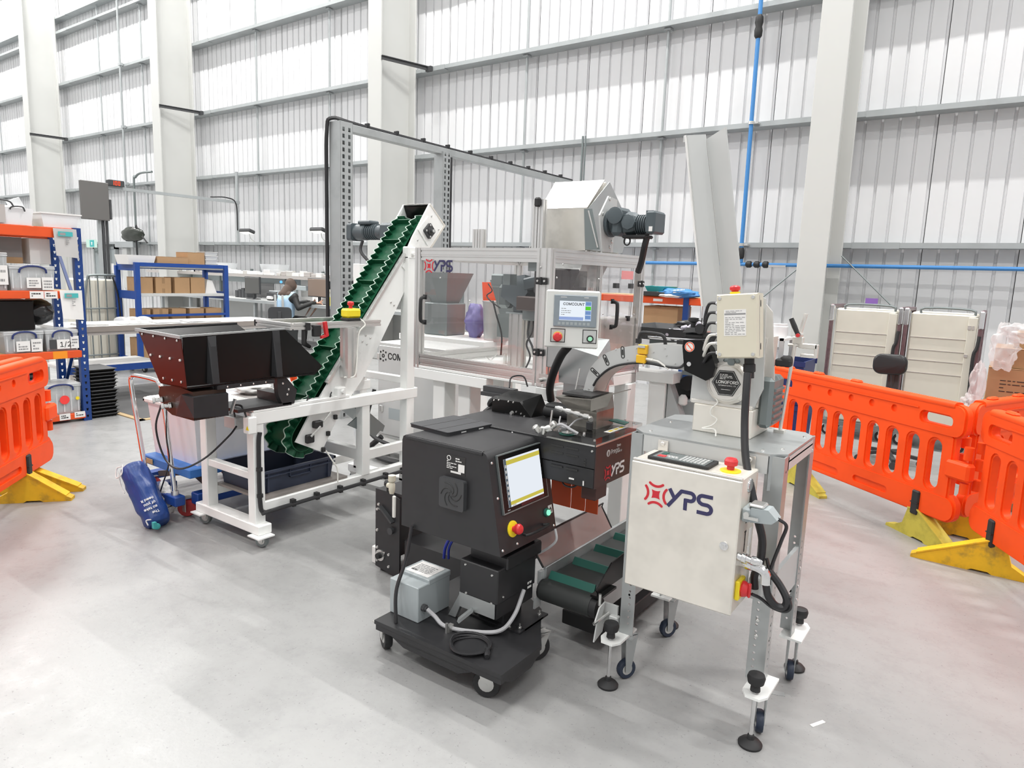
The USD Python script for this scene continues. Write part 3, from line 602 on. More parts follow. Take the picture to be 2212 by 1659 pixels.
t.part('rail_cable', [tube([(-15.33, 9.2, 3.21), (-15.33, 9.6, 3.24), (-15.32, 9.84, 3.12), (-15.31, 9.86, 2.5)], .014, 6)], K['cable'])
t = Thing('led_clock', 'black digital clock with red LED figures on the monitor rail', 'clock', (-15.3, 7.08, 3.19))
t.part('case', box(-15.38, -15.24, 6.93, 7.24, 3.19, 3.31, .01), K['plastic_dk'])
seg = {'1': 'bc', '0': 'abcdef', '4': 'bcfg'}
def seven(ch, h):
    w = h * .5; s = h * .13; R = {'a': (0, h - s, w, h), 'b': (w - s, h / 2, w, h), 'c': (w - s, 0, w, h / 2), 'd': (0, 0, w, s), 'e': (0, 0, s, h / 2), 'f': (0, h / 2, s, h), 'g': (0, h / 2 - s / 2, w, h / 2 + s / 2)}
    return [box(x0, x1, y0, y1, 0, .003) for x0, y0, x1, y1 in (R[c] for c in seg[ch])]
t.part('figures', put(cat(*[mv(cat(*seven(c, .085)), i * .06, 0, 0) for i, c in enumerate('100')]), frame((-15.24, 6.99, 3.205), (0, 1, 0), (0, 0, 1))), K['redled'])

# ---------------------------------------------------------------- overhead perforated strut frame
def strut(p0, p1, w, pitch=.05, up=(0, 0, 1)):
    p0, p1 = np.asarray(p0, float), np.asarray(p1, float); L = np.linalg.norm(p1 - p0); f = sbox(0, -w / 2, L, w / 2)
    hs = []
    for x in np.arange(pitch * .6, L - pitch * .3, pitch): hs += [sbox(x - pitch * .3, -w * .32, x + pitch * .3, -w * .14), sbox(x - pitch * .3, w * .14, x + pitch * .3, w * .32)]
    f = f.difference(unary_union(hs)); M = frame(p0, p1 - p0, up)
    face = ext(f, .003); o = [mv(face, 0, 0, w / 2 - .003), mv(face, 0, 0, -w / 2)]
    for s in (-1, 1): o.append(box(0, L, s * w / 2 - .002, s * w / 2 + .002, -w / 2, w / 2))
    return put(cat(*o), M)
GX = -6.02
t = Thing('overhead_frame', 'perforated steel overhead frame on two posts running to the back wall', 'frame', (GX, 6.8, 0))
t.part('post', strut((GX, 5.13, 0), (GX, 5.13, 3.2), .17, .07, (0, 1, 0)), K['galv'])
t.part('post', strut((GX, 6.76, 0), (GX, 6.76, 3.15), .15, .07, (0, 1, 0)), K['galv'])
t.part('beam', [box(GX - .05, GX + .05, 5.08, 9.99, 3.12, 3.20, .004)], K['galv'])
t.part('beam_cable', tube([(GX - .12, 5.04, 0.6), (GX - .12, 5.03, 2.5), (GX - .1, 5.02, 3.1), (GX - .06, 5.06, 3.24), (GX, 5.4, 3.22), (GX, 7.0, 3.215), (GX, 9.9, 3.215)], .022, 6, 5), K['cable'])
t.part('post_cable', [tube([(GX + .06, 6.84, 3.1), (GX + .06, 6.85, 1.2)], .025, 6, 0)], K['cable'])
for y in np.arange(5.5, 9.9, .45): t.part('clip', box(GX - .03, GX + .03, y - .012, y + .012, 3.2, 3.26), K['cable'])
t.part('hook', tube([(GX + .1, 5.2, 1.52), (GX + .2, 5.22, 1.52), (GX + .27, 5.24, 1.46), (GX + .28, 5.24, 1.3)], .02, 8), K['cable'])
# ================================================================ orange barriers
def barrier(label, loc, rz, feet, footmat='foot', L=1.95, dimples=(.55, .78, 1.0, 1.2, 1.4), straps=True):
    t = Thing('barrier', label, 'barrier', (loc[0], loc[1], 0), rz=rz, world=False)
    H = .95; out = unary_union([rrect(0, .735, L, H, .07), rrect(.06, .3, L - .06, .78, .02), rrect(0, .185, L, .37, .075)])
    n = 10; xs = np.linspace(.20, L - .20, n); sl = [rrect(x - .047, .375, x + .047, .70, .045) for x in xs]
    holes = unary_union(sl + [rrect(L - .33, .80, L - .10, .865, .03), rrect(.10, .80, .33, .865, .03)])
    core = mv(put(ext(out.difference(holes), .04), frame((0, 0, 0), (1, 0, 0), (0, 0, 1))), 0, .02, 0)
    skins = []
    fr = unary_union([rrect(.012, .745, L - .012, H - .008, .06)]).difference(unary_union([Point(x, .84).buffer(.026, quad_segs=5) for x in dimples] + [rrect(L - .34, .79, L - .09, .875, .035), rrect(.09, .79, .34, .875, .035)]))
    slw = unary_union([rrect(x - .056, .355, x + .056, .715, .054) for x in xs])
    mid = unary_union([rrect(.075, .33, L - .075, .745, .02)]).difference(slw)
    low = unary_union([rrect(.012, .195, L - .012, .345, .065)]).difference(unary_union([rrect(.5 + .1, .215, .95, .275, .03), rrect(1.1, .23, 1.42, .28, .025)]))
    for p, d in ((fr, .014), (mid, .008), (low, .014)):
        s = ext(p, d)
        skins.append(mv(put(s, frame((0, 0, 0), (1, 0, 0), (0, 0, 1))), 0, -.02, 0)); skins.append(mv(put(s, frame((0, 0, 0), (1, 0, 0), (0, 0, 1))), 0, .02 + d, 0))
    t.part('panel', [core] + skins, K['orange'])
    t.part('top_rail', prism(rrect(-.038, H - .035, .038, H + .012, .02).buffer(0), 'x', .09, L - .09), K['orange'])
    t.part('rib_line', [box(.3, L - .35, -.042, -.037, H - .068, H - .060)], K['orange'])
    t.part('top_lug', [box(x, x + .1, -.022, .022, H + .005, H + .028, .012) for x in (.2, .55, .95)], K['orange'])
    t.part('latch', [box(L - .10, L + .07, -.05, .02, .485, .60, .015), cyl((L + .02, 0, .62), (L + .02, 0, .70), .028, 12), cyl((L + .02, 0, .40), (L + .02, 0, .47), .028, 12)], K['orange'])
    t.part('latch', [cyl((-.015, 0, z), (-.015, 0, z + .07), .028, 12) for z in (.42, .55, .66)], K['orange'])
    for fx, yaw, ln in feet:
        if straps: t.part('reflector_strap', [box(fx - .03, fx + .03, -.047, .047, .165, .33, .008), box(fx - .03, fx + .03, -.05, .05, .245, .252)], K['rubber'])
        pr = [(-.24, 0), (-.235, .02), (-.16, .035), (-.09, .075), (-.055, .19), (.03, .20), (ln - .03, .035), (ln, .02), (ln, 0), (.12, 0), (.10, .012), (.02, .012), (0, 0)]
        m = prism(pr, 'y', -.035, .035); m2 = prism([(.03, .2), (ln - .03, .035), (ln - .03, .043), (.03, .209), (-.055, .2), (-.055, .19)], 'y', -.042, .042)
        m3 = cyl((0, 0, .18), (0, 0, .24), .03, 10)
        t.part('foot', mv(rot(cat(m, m2, m3), yaw), fx, 0, 0), K[footmat])
    return t
barrier('orange plastic barrier right of the steel control box, nearest panel with olive foot', (-1.66, 6.265), -37.8, [(.42, -6, .42), (1.665, -6, .34)], 'foot2')
barrier('orange plastic barrier running back to the wall, seen end-on between the two others at right', (-.125, 5.25), 67, [(.24, 104, .40), (1.66, 97, .36)], 'foot')
barrier('orange plastic barrier at right edge of the photo on bright yellow foot', (-.035, 5.10), -62, [(.27, 242, .42), (1.7, 242, .42)])
barrier('orange plastic barrier at left edge of the photo, front one of the pair', (-4.19, .773), 139.06, [(.08, -90, .30), (1.52, -88, .29)])
barrier('orange plastic barrier at left edge, close behind the front one of the pair', (-4.235, .67), 139.06, [(.08, -90, .30), (1.76, -88, .40)], straps=False)

# ================================================================ right background
for k, (x0, x1, w) in enumerate(((-1.60, -.93, 'left'), (-.875, -.22, 'right'))):
    t = Thing('roll_cage', 'cream curtained roll cage against the right wall, %s one of the pair' % w, 'roll cage', ((x0 + x1) / 2, 8.7, 0))
    t.part('curtain', box(x0 + .035, x1 - .035, 8.32, 8.9, .18, 1.43, .02), K['mesh'])
    for z in (.52, .80, .93, 1.04, 1.17): t.part('crease', box(x0 + .05, x1 - .08, 8.313, 8.32, z, z + .006), K['tan'])
    t.part('side_flap', box(x1 - .11, x1 - .03, 8.30, 8.32, .18, 1.40, .004), K['mesh'])
    for x in (x0, x1): t.part('side_frame', [box(x - .02, x + .02, 8.28, 8.32, .15, 1.46, .008), box(x - .02, x + .02, 8.9, 8.94, .15, 1.46, .008), box(x - .02, x + .02, 8.28, 8.94, 1.43, 1.47, .008)], K['tubegrey'] if 0 else P('worn_cage_tube_%d_%d' % (k, int(x < -1.2)), (.20, .13, .14), .35, .5, var=.3, scale=12))
    for x in (x0, x1): t.part('shiny_cap', box(x - .024, x + .024, 8.27, 8.33, 1.29, 1.465, .008), K['chrome'])
    t.part('top_rail', tube([(x0 + .13, 8.34, 1.40), (x0 + .15, 8.34, 1.475), (x1 - .1, 8.34, 1.475), (x1 - .06, 8.34, 1.42)], .012, 8, 3), K['tubegrey'])
    t.part('strap', tube([(x1 + .0, 8.26, 1.22), (x1 - .01, 8.25, 1.1), (x1 - .03, 8.25, 1.0), (x1 - .02, 8.25, .55)], .018, 6), K['rubber'])
    if k == 1:
        for q_ in ((-.33, -.30, 8.292, 8.3, 1.28, 1.32), (-.29, -.275, 8.292, 8.3, 1.28, 1.32), (-.33, -.30, 8.292, 8.3, 1.0, 1.03)): t.part('tag_plate', box(*q_), K['tan'])
    t.part('base', box(x0, x1, 8.28, 8.94, .13, .18), K['tubegrey'])
    for x in (x0 + .06, x1 - .06):
        for y in (8.36, 8.86): caster(t, x, y, .13, .06, .035, K['rubber'], K['zinc'])
single('purple_card', box(-1.29, -1.17, 8.35, 8.36, 1.47, 1.55), P('purple_card', (.25, .13, .45), .6), 'small purple card sticking up behind the left curtained roll cage', 'card')
t = Thing('task_chair', 'black task chair whose backrest shows above the right orange barrier', 'chair', (-.80, 7.3, 0))
M = frame((-.822, 7.0, .985), (1, .1, .02), (0, .12, 1))
pad = put(ext(rrect(-.14, -.09, .14, .09, .07, 6), .05), np.eye(4)); pad = pad.subdivide()
bk = hull([(*p, z) for z, s in ((0, .93), (.012, 1), (.045, .98), (.06, .86)) for p in np.array(rrect(-.138, -.092, .138, .092, .07, 6).exterior.coords) * s])
t.part('backrest', put(bk, M), P('black_leather', (.02, .02, .021), .33), sm=True)
t.part('back_post', [tube([(-.80, 7.03, .95), (-.79, 7.06, .75), (-.79, 7.15, .50), (-.79, 7.35, .46)], .02, 8), box(-.84, -.74, 7.035, 7.06, .6, .9, .008)], K['plastic_dk'])
t.part('seat', box(-1.02, -.58, 7.2, 7.62, .46, .53, .03), K['plastic_dk']); t.part('gas_lift', cyl((-.8, 7.4, .1), (-.8, 7.4, .46), .025, 10), K['plastic_dk'])
for k in range(5):
    a = k * 2 * math.pi / 5; e = np.array([-.8 + .28 * math.cos(a), 7.4 + .28 * math.sin(a), .08])
    t.part('star_leg', [bar((-.8, 7.4, .11), e, .035, .03), cyl(e + [0, -.015, -.045], e + [0, .015, -.045], .035, 10)], K['plastic_dk'])
carton(-.10, .62, 6.4, 7.0, 0, .42, 'bottom brown carton of the stack behind right barrier', tape=False)
c = carton(-.09, .60, 6.4, 7.0, .42, .845, 'second brown carton from the floor in stack behind right barrier', tape=False)
c = carton(-.085, .60, 6.42, 7.0, .845, 1.09, 'printed brown carton, third up in stack behind right barrier', tape=False)
c.part('print', put(lines(0, 0, .2, .11, 4, 9, .2), frame((-.26, -.292, .06), (1, 0, 0), (0, 0, 1))), K['ink'])
carton(-.06, .58, 6.45, 7.0, 1.09, 1.24, 'brown carton with tape, fourth up in stack behind right barrier', tape=False)
carton(.05, .6, 6.55, 7.0, 1.24, 1.36, 'top brown carton half under clear film behind right barrier', tape=False)
def crumple(c, s, seed, n=3, amp=.5, f=2.3):
    g = trimesh.creation.icosphere(n); v = g.vertices
    g.vertices = v * (1 + amp * (meshkit.fbm(v * f + seed, 3)[:, None] - .5)) * np.asarray(s) + np.asarray(c); return g
single('stretch_film', [crumple((.0, 6.36, 1.25), (.09, .05, .16), 4, amp=1.1), crumple((.10, 6.34, 1.36), (.13, .05, .07), 8, amp=1.2), crumple((-.14, 6.30, .95), (.05, .05, .17), 2, amp=1.1), crumple((-.16, 6.32, .80), (.07, .06, .07), 12, amp=1.1)], K['wrap'], 'crumpled clear stretch film hanging over the brown carton stack', 'film')
# shelf with bags and trays behind the feeder
t = Thing('small_rack', 'low rack with an orange beam and blue post behind the friction feeder', 'rack', (-2.7, 6.7, 0))
t.part('beam', box(-3.6, -2.40, 6.48, 6.53, 1.43, 1.50, .006), K['orange2']); t.part('beam', box(-3.6, -2.40, 7.0, 7.05, 1.43, 1.50, .006), K['orange2'])
t.part('shelf', box(-3.6, -2.42, 6.5, 7.03, 1.485, 1.505), K['wood']); t.part('beam_label', box(-2.92, -2.82, 6.477, 6.48, 1.452, 1.478), K['paper'])
for y in (6.47, 7.02): t.part('upright', box(-2.60, -2.545, y, y + .05, 0, 1.50), K['blue'])
t.part('upright', box(-3.6, -3.545, 6.47, 6.52, 0, 1.50), K['blue'])
t.part('lower_shelf', box(-3.6, -2.5, 6.5, 7.05, .98, 1.0), K['ltgrey'])
single('black_tray_wide', shell((-3.06, 6.42, -2.74, 6.85), .01, 1.507, 1.545, (-3.04, 6.45, -2.78, 6.82)), K['plastic_dk'], 'black shallow tray on the orange-beamed low rack', 'tray', sm=False)
single('teal_tray', [shell((-3.02, 6.47, -2.80, 6.8), .01, 1.548, 1.60, (-3.0, 6.5, -2.84, 6.77)), hull([(-3.02, 6.5, 1.6), (-2.95, 6.5, 1.605), (-2.8, 6.5, 1.57), (-3.02, 6.75, 1.6), (-2.8, 6.75, 1.57), (-3.0, 6.6, 1.55), (-2.84, 6.6, 1.55)])], K['teal'], 'teal plastic tray lying in the black tray on low rack', 'tray', sm=False)
g = crumple((-2.66, 6.50, 1.54), (.20, .10, .045), 3, amp=.7)
bgt = Thing('blue_parcel_bag', 'blue and white plastic bag slumped over the orange beam', 'bag', (-2.66, 6.5, 1.50))
bgt.part('bag', g, K['pipe'], sm=True); bgt.part('white_lettering', [put(lines(0, 0, .12, .04, 2, 5), frame((-2.68, 6.395, 1.54), (1, 0, .1), (0, .3, 1))), crumple((-2.72, 6.47, 1.515), (.13, .09, .02), 6, amp=.6)], K['paper'])
carton(-3.05, -2.68, 6.55, 6.9, 1.22, 1.40, 'brown carton under the orange beam of the low rack', tape=False)
t = Thing('clear_tote', 'grey translucent tote under a brown carton on the low rack', 'tote', (-2.85, 6.72, 1.0)); t.part('body', shell((-3.06, 6.5, -2.58, 6.95), .005, 1.0, 1.2, (-3.03, 6.53, -2.61, 6.92)), K['milky'], sm=False); t.part('lid', box(-3.07, -2.57, 6.49, 6.96, 1.2, 1.22, .005), K['milky2']); t.part('contents', box(-3.0, -2.64, 6.56, 6.9, 1.01, 1.15), K['tan'])
for k, (x0, x1, z0, z1) in enumerate(((-1.98, -1.55, 0, .48), (-1.96, -1.57, .48, .92))):
    t = Thing('navy_crate', 'navy plastic crate behind the left end of right barrier, %s one' % ('lower', 'upper')[k], 'crate', ((x0 + x1) / 2, 7.3, z0))
    t.part('body', shell((x0, 7.1, x1, 7.6), .01, z0, z1, (x0 + .02, 7.12, x1 - .02, 7.58)), K['navy'], sm=False); t.part('rim', [box(x0 - .01, x1 + .01, 7.09, 7.11, z1 - .05, z1), box(x0 - .01, x1 + .01, 7.59, 7.61, z1 - .05, z1)], K['navy'])
t = Thing('parts_shelf', 'cluttered white parts shelf with jars and bags right of beige box', 'shelf', (-2.1, 7.5, 0))
for x in (-2.45, -1.85):
    for y in (7.3, 7.7): t.part('leg', box(x - .02, x + .02, y - .02, y + .02, 0, 1.12), K['ltgrey'])
for z in (.62, .88, 1.12): t.part('shelf_board', box(-2.48, -1.82, 7.28, 7.72, z - .025, z), K['paper'])
for k, (x, z, r, h) in enumerate(((-1.93, 1.12, .09, .14), (-2.15, .88, .07, .12), (-2.3, 1.12, .06, .1), (-1.95, .88, .085, .13))):
    single('jar', lathe([(r * .9, 0), (r, .02), (r, h * .8), (r * .85, h * .85), (r * .88, h)], (x, 7.45, z), (0, 0, 1), 16), K['milky2'], ['large white jar on top of the parts shelf by the right column', 'small white jar at left on parts shelf middle level', 'small jar on top left of the cluttered parts shelf', 'white jar on middle level of the parts shelf by column'][k], 'jar')
for k, (x, z) in enumerate(((-2.05, .62), (-2.32, .62))):
    single('blue_bin', shell((x - .1, 7.30, x + .12, 7.6), .006, z, z + .12, (x - .08, 7.32, x + .1, 7.58)), K['navy'], 'small navy bin on the lower level of the parts shelf, %s' % ('right', 'left')[k], 'bin', sm=False)
single('white_film_bag', crumple((-2.1, 7.4, 1.0), (.12, .08, .06), 21, amp=.9), K['wrap'], 'clear film bag of parts on parts shelf middle level', 'bag')

# ================================================================ benches along the wall, with the seated worker
bx0, bx1 = -19.0, -8.2
t = Thing('workbench', 'long grey workbench with rear panels along the back wall', 'bench', (-13.6, 9.4, 0))
t.part('worktop', box(bx0, bx1, 8.95, 9.75, .90, .94, .004), K['ltgrey']); t.part('front_edge', box(bx0, bx1, 8.93, 8.95, .88, .94), K['girt'])
t.part('shelf', box(bx0, bx1, 9.5, 9.85, 1.44, 1.475), K['ltgrey']); t.part('shelf_front', box(bx0, bx1, 9.48, 9.5, 1.41, 1.475), K['tan'])
t.part('rear_rail', box(bx0, bx1, 9.8, 9.86, 1.28, 1.40), K['boxgrey'])
for x in np.arange(bx0 + .4, bx1, 1.3):
    t.part('leg', box(x - .03, x + .03, 8.98, 9.04, 0, .9), K['girt']); t.part('post', box(x - .025, x + .025, 9.78, 9.84, .94, 1.6), K['tubegrey'])
for x in np.arange(bx0 + .6, bx1 - 1, 2.6): t.part('modesty_panel', box(x, x + 1.6, 9.6, 9.62, .15, .88), K['ltgrey'])
for x in np.arange(bx0 + 1.7, bx1 - 1, 2.6): t.part('back_panel', box(x, x + .9, 9.76, 9.78, .95, 1.28), K['slot'])
for k, (x, w) in enumerate(((-16.9, 'far left by the column'), (-15.6, 'left of the first lamp'), (-13.6, 'between the two wall lamps'), (-11.4, 'right, beside the perforated post'), (-10.7, 'rightmost, behind the green elevator'))):
    t = Thing('clear_bin', 'clear picking bin on the wall bench shelf, ' + w, 'bin', (x, 9.65, 1.475))
    t.part('bin', shell((x - .36, 9.52, x + .36, 9.8), .006, 1.475, 1.72, (x - .28, 9.55, x + .28, 9.77)), K['milky'], sm=False); t.part('contents', [crumple((x + .1, 9.65, 1.55), (.14, .07, .06), k, 2), crumple((x - .14, 9.65, 1.54), (.1, .07, .05), k + 9, 2)], K['paper'])
    t.part('label', box(x - .27, x - .12, 9.54, 9.543, 1.56, 1.68), K['paper'])
g = []
r2 = random.Random(3)
for k in range(46):
    x = bx0 + 1.2 + k * .205 + r2.uniform(-.05, .05); g.append((x, r2.uniform(.07, .12), r2.uniform(.05, .12), r2.choice(['paper', 'milky2', 'tan', 'steel2', 'paper'])))
for k, (x, w, h, m) in enumerate(g):
    single('small_pack', box(x - w, x + w, 9.5 + .02, 9.62, 1.475, 1.475 + h, .01), K[m], 'small pale pack in the row along wall bench shelf front', 'pack', group='small packs along the wall bench shelf')
def desk_monitor(x, y, z0, z1, w, mat, lab):
    t = Thing('monitor', lab, 'monitor', (x, y, .94)); t.part('screen', box(x - w / 2, x + w / 2, y - .02, y + .02, z0, z1, .006), mat); t.part('bezel', [box(x - w / 2 - .012, x + w / 2 + .012, y - .012, y + .03, z0 - .014, z1 + .014, .004)], K['plastic_dk'])
    t.part('stand', [box(x - .03, x + .03, y + .02, y + .05, .95, z0 + .1), box(x - .13, x + .13, y - .08, y + .12, .94, .955, .004)], K['plastic_dk'])
desk_monitor(-13.62, 9.1, 1.07, 1.42, .52, P('monitor_glare_grey', (.10, .10, .095), .35), 'dark grey monitor on the wall bench left of the worker')
desk_monitor(-11.45, 9.15, 1.10, 1.45, .60, K['monitor_tan'], 'tan-looking monitor in front of the worker on wall bench')
t = Thing('label_printer', 'dark desktop label printer on the wall bench left of the worker', 'printer', (-13.0, 9.3, .94)); t.part('body', box(-13.2, -12.85, 9.15, 9.5, .94, 1.12, .02), K['plastic_dk']); t.part('roll', cyl((-13.1, 9.12, 1.0), (-12.95, 9.12, 1.0), .035, 12), K['paper']); t.part('lid', box(-13.18, -12.87, 9.2, 9.45, 1.12, 1.15, .01), K['boxgrey'])
t = Thing('scanner', 'dark scanner arm with blue lamp above wall bench', 'scanner', (-12.9, 9.5, .94)); t.part('body', [box(-13.1, -12.3, 9.5, 9.6, 1.18, 1.28, .01), box(-12.72, -12.66, 9.52, 9.58, .94, 1.2)], K['boxgrey']); t.part('lamp', mv(trimesh.creation.icosphere(2, .03), -13.15, 9.5, 1.34), EM('blue_lamp', (.1, .35, 1), 2.0))
t = Thing('scanner', 'dark scanner with blue lamp right of the tan monitor', 'scanner', (-10.9, 9.5, .94)); t.part('body', [box(-11.0, -10.3, 9.5, 9.6, 1.12, 1.24, .01), box(-10.66, -10.6, 9.52, 9.58, .94, 1.2)], K['plastic_dk']); t.part('lamp', mv(trimesh.creation.icosphere(2, .03), -10.95, 9.48, 1.30), EM('blue_lamp2', (.1, .35, 1), 2.0))
single('notice_board', box(-12.75, -12.15, 9.72, 9.74, .96, 1.43), K['paper'], 'white board standing behind the worker at wall bench', 'board')
t = Thing('blue_tube_bin', 'tall navy bin behind the worker head on wall bench', 'bin', (-11.98, 9.6, .94)); t.part('bin', box(-12.12, -11.78, 9.5, 9.72, 1.13, 1.42, .02), K['navy']); t.part('support', box(-12.1, -11.8, 9.52, 9.7, .94, 1.13), K['paper'])
t = Thing('spray_bottle', 'bottle with yellow liquid on the bench beside worker hands', 'bottle', (-10.95, 9.05, .94)); t.part('liquid', lathe([(.045, 0), (.05, .02), (.05, .17)], (-10.98, 9.05, .94), (0, 0, 1), 14), P('yellow_liquid', (.75, .68, .12), .3)); t.part('cap', lathe([(.05, 0), (.03, .05), (.025, .09), (.04, .1), (.03, .15)], (-10.98, 9.05, 1.11), (0, 0, 1), 12), K['beige'])
single('upright_card', rot(box(-10.85, -10.72, 9.08, 9.085, .94, 1.14), -8, (1, 0, 0), (-10.8, 9.08, .94)), K['paper'], 'white printed card standing right of the yellow bottle', 'card')
single('bench_files', [box(-14.6 + .12 * i, -14.5 + .12 * i, 9.3, 9.55, .94, 1.1 + .03 * (i % 3)) for i in range(4)], K['plastic_dk'], 'dark files on wall bench behind the blue trolley', 'files')
def task_chair(x, y, rz, back, lab):
    t = Thing('task_chair', lab, 'chair', (x, y, 0), rz=rz, world=False)
    t.part('seat', box(-.23, .23, -.2, .25, .50, .57, .03), K['plastic_dk'])
    if back: t.part('backrest', put(ext(rrect(-.22, -.15, .22, .15, .08, 5), .06), frame((0, -.24, .74), (1, 0, 0), (0, -.08, 1))), K['plastic_dk']); t.part('back_post', [box(-.035, .035, -.32, -.29, .42, .80, .006), box(-.03, .03, -.3, 0, .46, .50)], K['plastic_dk'])
    t.part('gas_lift', cyl((0, 0, .08), (0, 0, .5), .025, 10), K['zinc'])
    for k in range(5):
        a = k * 2 * math.pi / 5; t.part('star_leg', [bar((0, 0, .1), (.28 * math.cos(a), .28 * math.sin(a), .08), .04, .03), cyl((.28 * math.cos(a), .28 * math.sin(a), .0), (.28 * math.cos(a), .28 * math.sin(a), .07), .025, 8)], K['plastic_dk'])
task_chair(-11.80, 8.57, 40, True, 'black task chair under the seated worker in pale blue vest')
task_chair(-12.75, 8.2, 20, False, 'black backless stool in front of the wall bench left of worker')
# person: seated, seen from behind, leaning to the bench on the right
import manifold3d as mf
def body(bones, edge=.03):
    out = []
    for (a, ra, b, rb) in bones:
        s = [trimesh.creation.icosphere(2, r) for r in (ra, rb)]
        s[0].apply_translation(a); s[1].apply_translation(b); out.append(hull(np.vstack([q.vertices for q in s])))
    M = None
    for h in out:
        m = mf.Manifold(mf.Mesh(vert_properties=np.asarray(h.vertices, np.float32), tri_verts=np.asarray(h.faces, np.uint32))); M = m if M is None else M + m
    m = M.refine_to_length(edge).to_mesh(); t = trimesh.Trimesh(m.vert_properties[:, :3], m.tri_verts, process=True)
    trimesh.smoothing.filter_taubin(t, iterations=12); return t
pt = Thing('person', 'person in pale blue vest and dark hood seated at the bench, back turned', 'person', (-11.82, 8.6, 0), rz=8, world=False)
# local: x right, y facing the bench, z up
pel, chest, neck, head = (0, .02, .63), (.0, .06, .98), (.0, .12, 1.15), (.03, .17, 1.30)
sh = [(-.19, .07, 1.08), (.19, .09, 1.08)]; el = [(-.20, .28, .90), (.33, .06, .87)]; wr = [(.20, .42, .98), (.47, .30, .975)]
kn = [(-.13, .44, .60), (.13, .44, .60)]; an = [(-.13, .40, .12), (.13, .40, .12)]
bones = [(pel, .16, chest, .165), (chest, .165, neck, .075), (chest, .15, sh[0], .085), (chest, .15, sh[1], .085), (neck, .06, head, .08), ((.03, .17, 1.29), .095, (.03, .19, 1.34), .09)]
for k in (0, 1):
    bones += [(sh[k], .072, el[k], .055), (el[k], .055, wr[k], .04), (wr[k], .036, tuple(np.array(wr[k]) + [.03, .055, -.003]), .032)]
    hip = (-.09 + .18 * k, .06, .62); bones += [(hip, .10, kn[k], .075), (kn[k], .07, an[k], .05), (an[k], .05, (an[k][0], an[k][1] + .15, .05), .04)]
full = body(bones)
pt.part('body', full, K['jacket'], sm=True)
vest = body([(pel, .175, chest, .182), (chest, .178, (.0, .10, 1.09), .11), (chest, .16, (-.14, .075, 1.09), .095), (chest, .16, (.14, .085, 1.09), .095)])
pt.part('vest', vest, K['hivis'], sm=True)
pt.part('vest_stripe', [put(ext(rrect(-.03, -.2, .03, .2, .02), .006), frame((sx * .1, -.125, .92), (1, 0, 0), (0, -.05, 1))) for sx in (-1, 1)], K['ltgrey'])
hd = body([((.03, .155, 1.30), .115, (.03, .15, 1.35), .10), ((.02, .10, 1.24), .10, (.0, .02, 1.13), .10), ((-.1, .04, 1.12), .075, (.1, .05, 1.12), .075)])
pt.part('hood', hd, K['hood'], sm=True)
fc = [mv(put(trimesh.creation.icosphere(3), np.diag([.075, .085, .10, 1])), .035, .205, 1.30), mv(put(trimesh.creation.icosphere(2), np.diag([.014, .02, .02, 1])), .04, .29, 1.29)]
pt.part('face', fc, K['skin'], sm=True)
pt.part('features', [mv(trimesh.creation.icosphere(1, .009), sx * .03 + .037, .278, 1.315) for sx in (-1, 1)] + [box(.015, .06, .277, .285, 1.25, 1.256)], K['ink'])
def hand(w, d, side):
    w = np.array(w); d = np.array(d, float); d /= np.linalg.norm(d); s = np.cross(d, (0, 0, 1)); s /= np.linalg.norm(s); u = np.array((0, 0, 1.0)); b = []
    pa = w + d * .03; pb = w + d * .085
    for k in (-1.5, -.5, .5, 1.5): b.append((tuple(pa + s * k * .014), .014, tuple(pb + s * k * .019), .012))
    b += [(tuple(pa - s * .02), .015, tuple(pa + s * .02), .015), (tuple(pb - s * .028), .012, tuple(pb + s * .028), .012)]
    for k, L in zip((-1.5, -.5, .5, 1.5), (.055, .068, .072, .062)):
        o = pb + s * k * .019; m = o + d * L * .5 - u * .006; e = m + d * L * .42 - u * .022; b += [(tuple(o), .0105, tuple(m), .0095), (tuple(m), .0095, tuple(e), .008)]
    o = pa + s * side * .026; m = o + d * .035 + s * side * .022 - u * .006; b += [(tuple(o), .013, tuple(m), .011), (tuple(m), .011, tuple(m + d * .03), .009)]
    return body(b, .006)
pt.part('hand', hand((.22, .46, .985), (.5, .85, -.05), 1), K['skin'], sm=True); pt.part('hand', hand((.50, .345, .98), (.5, .86, -.05), -1), K['skin'], sm=True)
# second work table seen through the guard
t = Thing('side_table', 'white work table seen through the clear guard of the counting machine', 'table', (-4.55, 5.3, 0))
t.part('tabletop', box(-5.0, -3.9, 5.0, 5.7, .98, 1.04, .004), K['white_paint'])
for x in (-4.92, -3.98):
    for y in (5.06, 5.62): t.part('leg', box(x - .05, x + .05, y - .05, y + .05, 0, .98, .004), K['white_paint'])
t = Thing('dark_hopper', 'dark grey small hopper on white side table behind the clear guard', 'hopper', (-4.55, 5.35, 1.04))
t.part('cone', hull([(-4.85, 5.1, 1.66), (-4.45, 5.1, 1.66), (-4.45, 5.5, 1.66), (-4.85, 5.5, 1.66), (-4.75, 5.2, 1.36), (-4.55, 5.2, 1.36), (-4.55, 5.4, 1.36), (-4.75, 5.4, 1.36)]), K['tubegrey']); t.part('body', box(-4.8, -4.5, 5.15, 5.45, 1.04, 1.36, .01), K['tubegrey'])
single('silver_bin', lathe([(.12, 0), (.14, .36), (.15, .37)], (-3.95, 5.25, 1.04), (0, 0, 1), 24), K['galv'], 'round silver bin on the white side table behind the clear guard', 'bin')
single('violet_sack', crumple((-4.25, 5.3, 1.2), (.10, .10, .17), 51, amp=.6), P('violet_film', (.16, .14, .34), .4), 'violet film sack on the white side table behind the clear guard', 'sack')
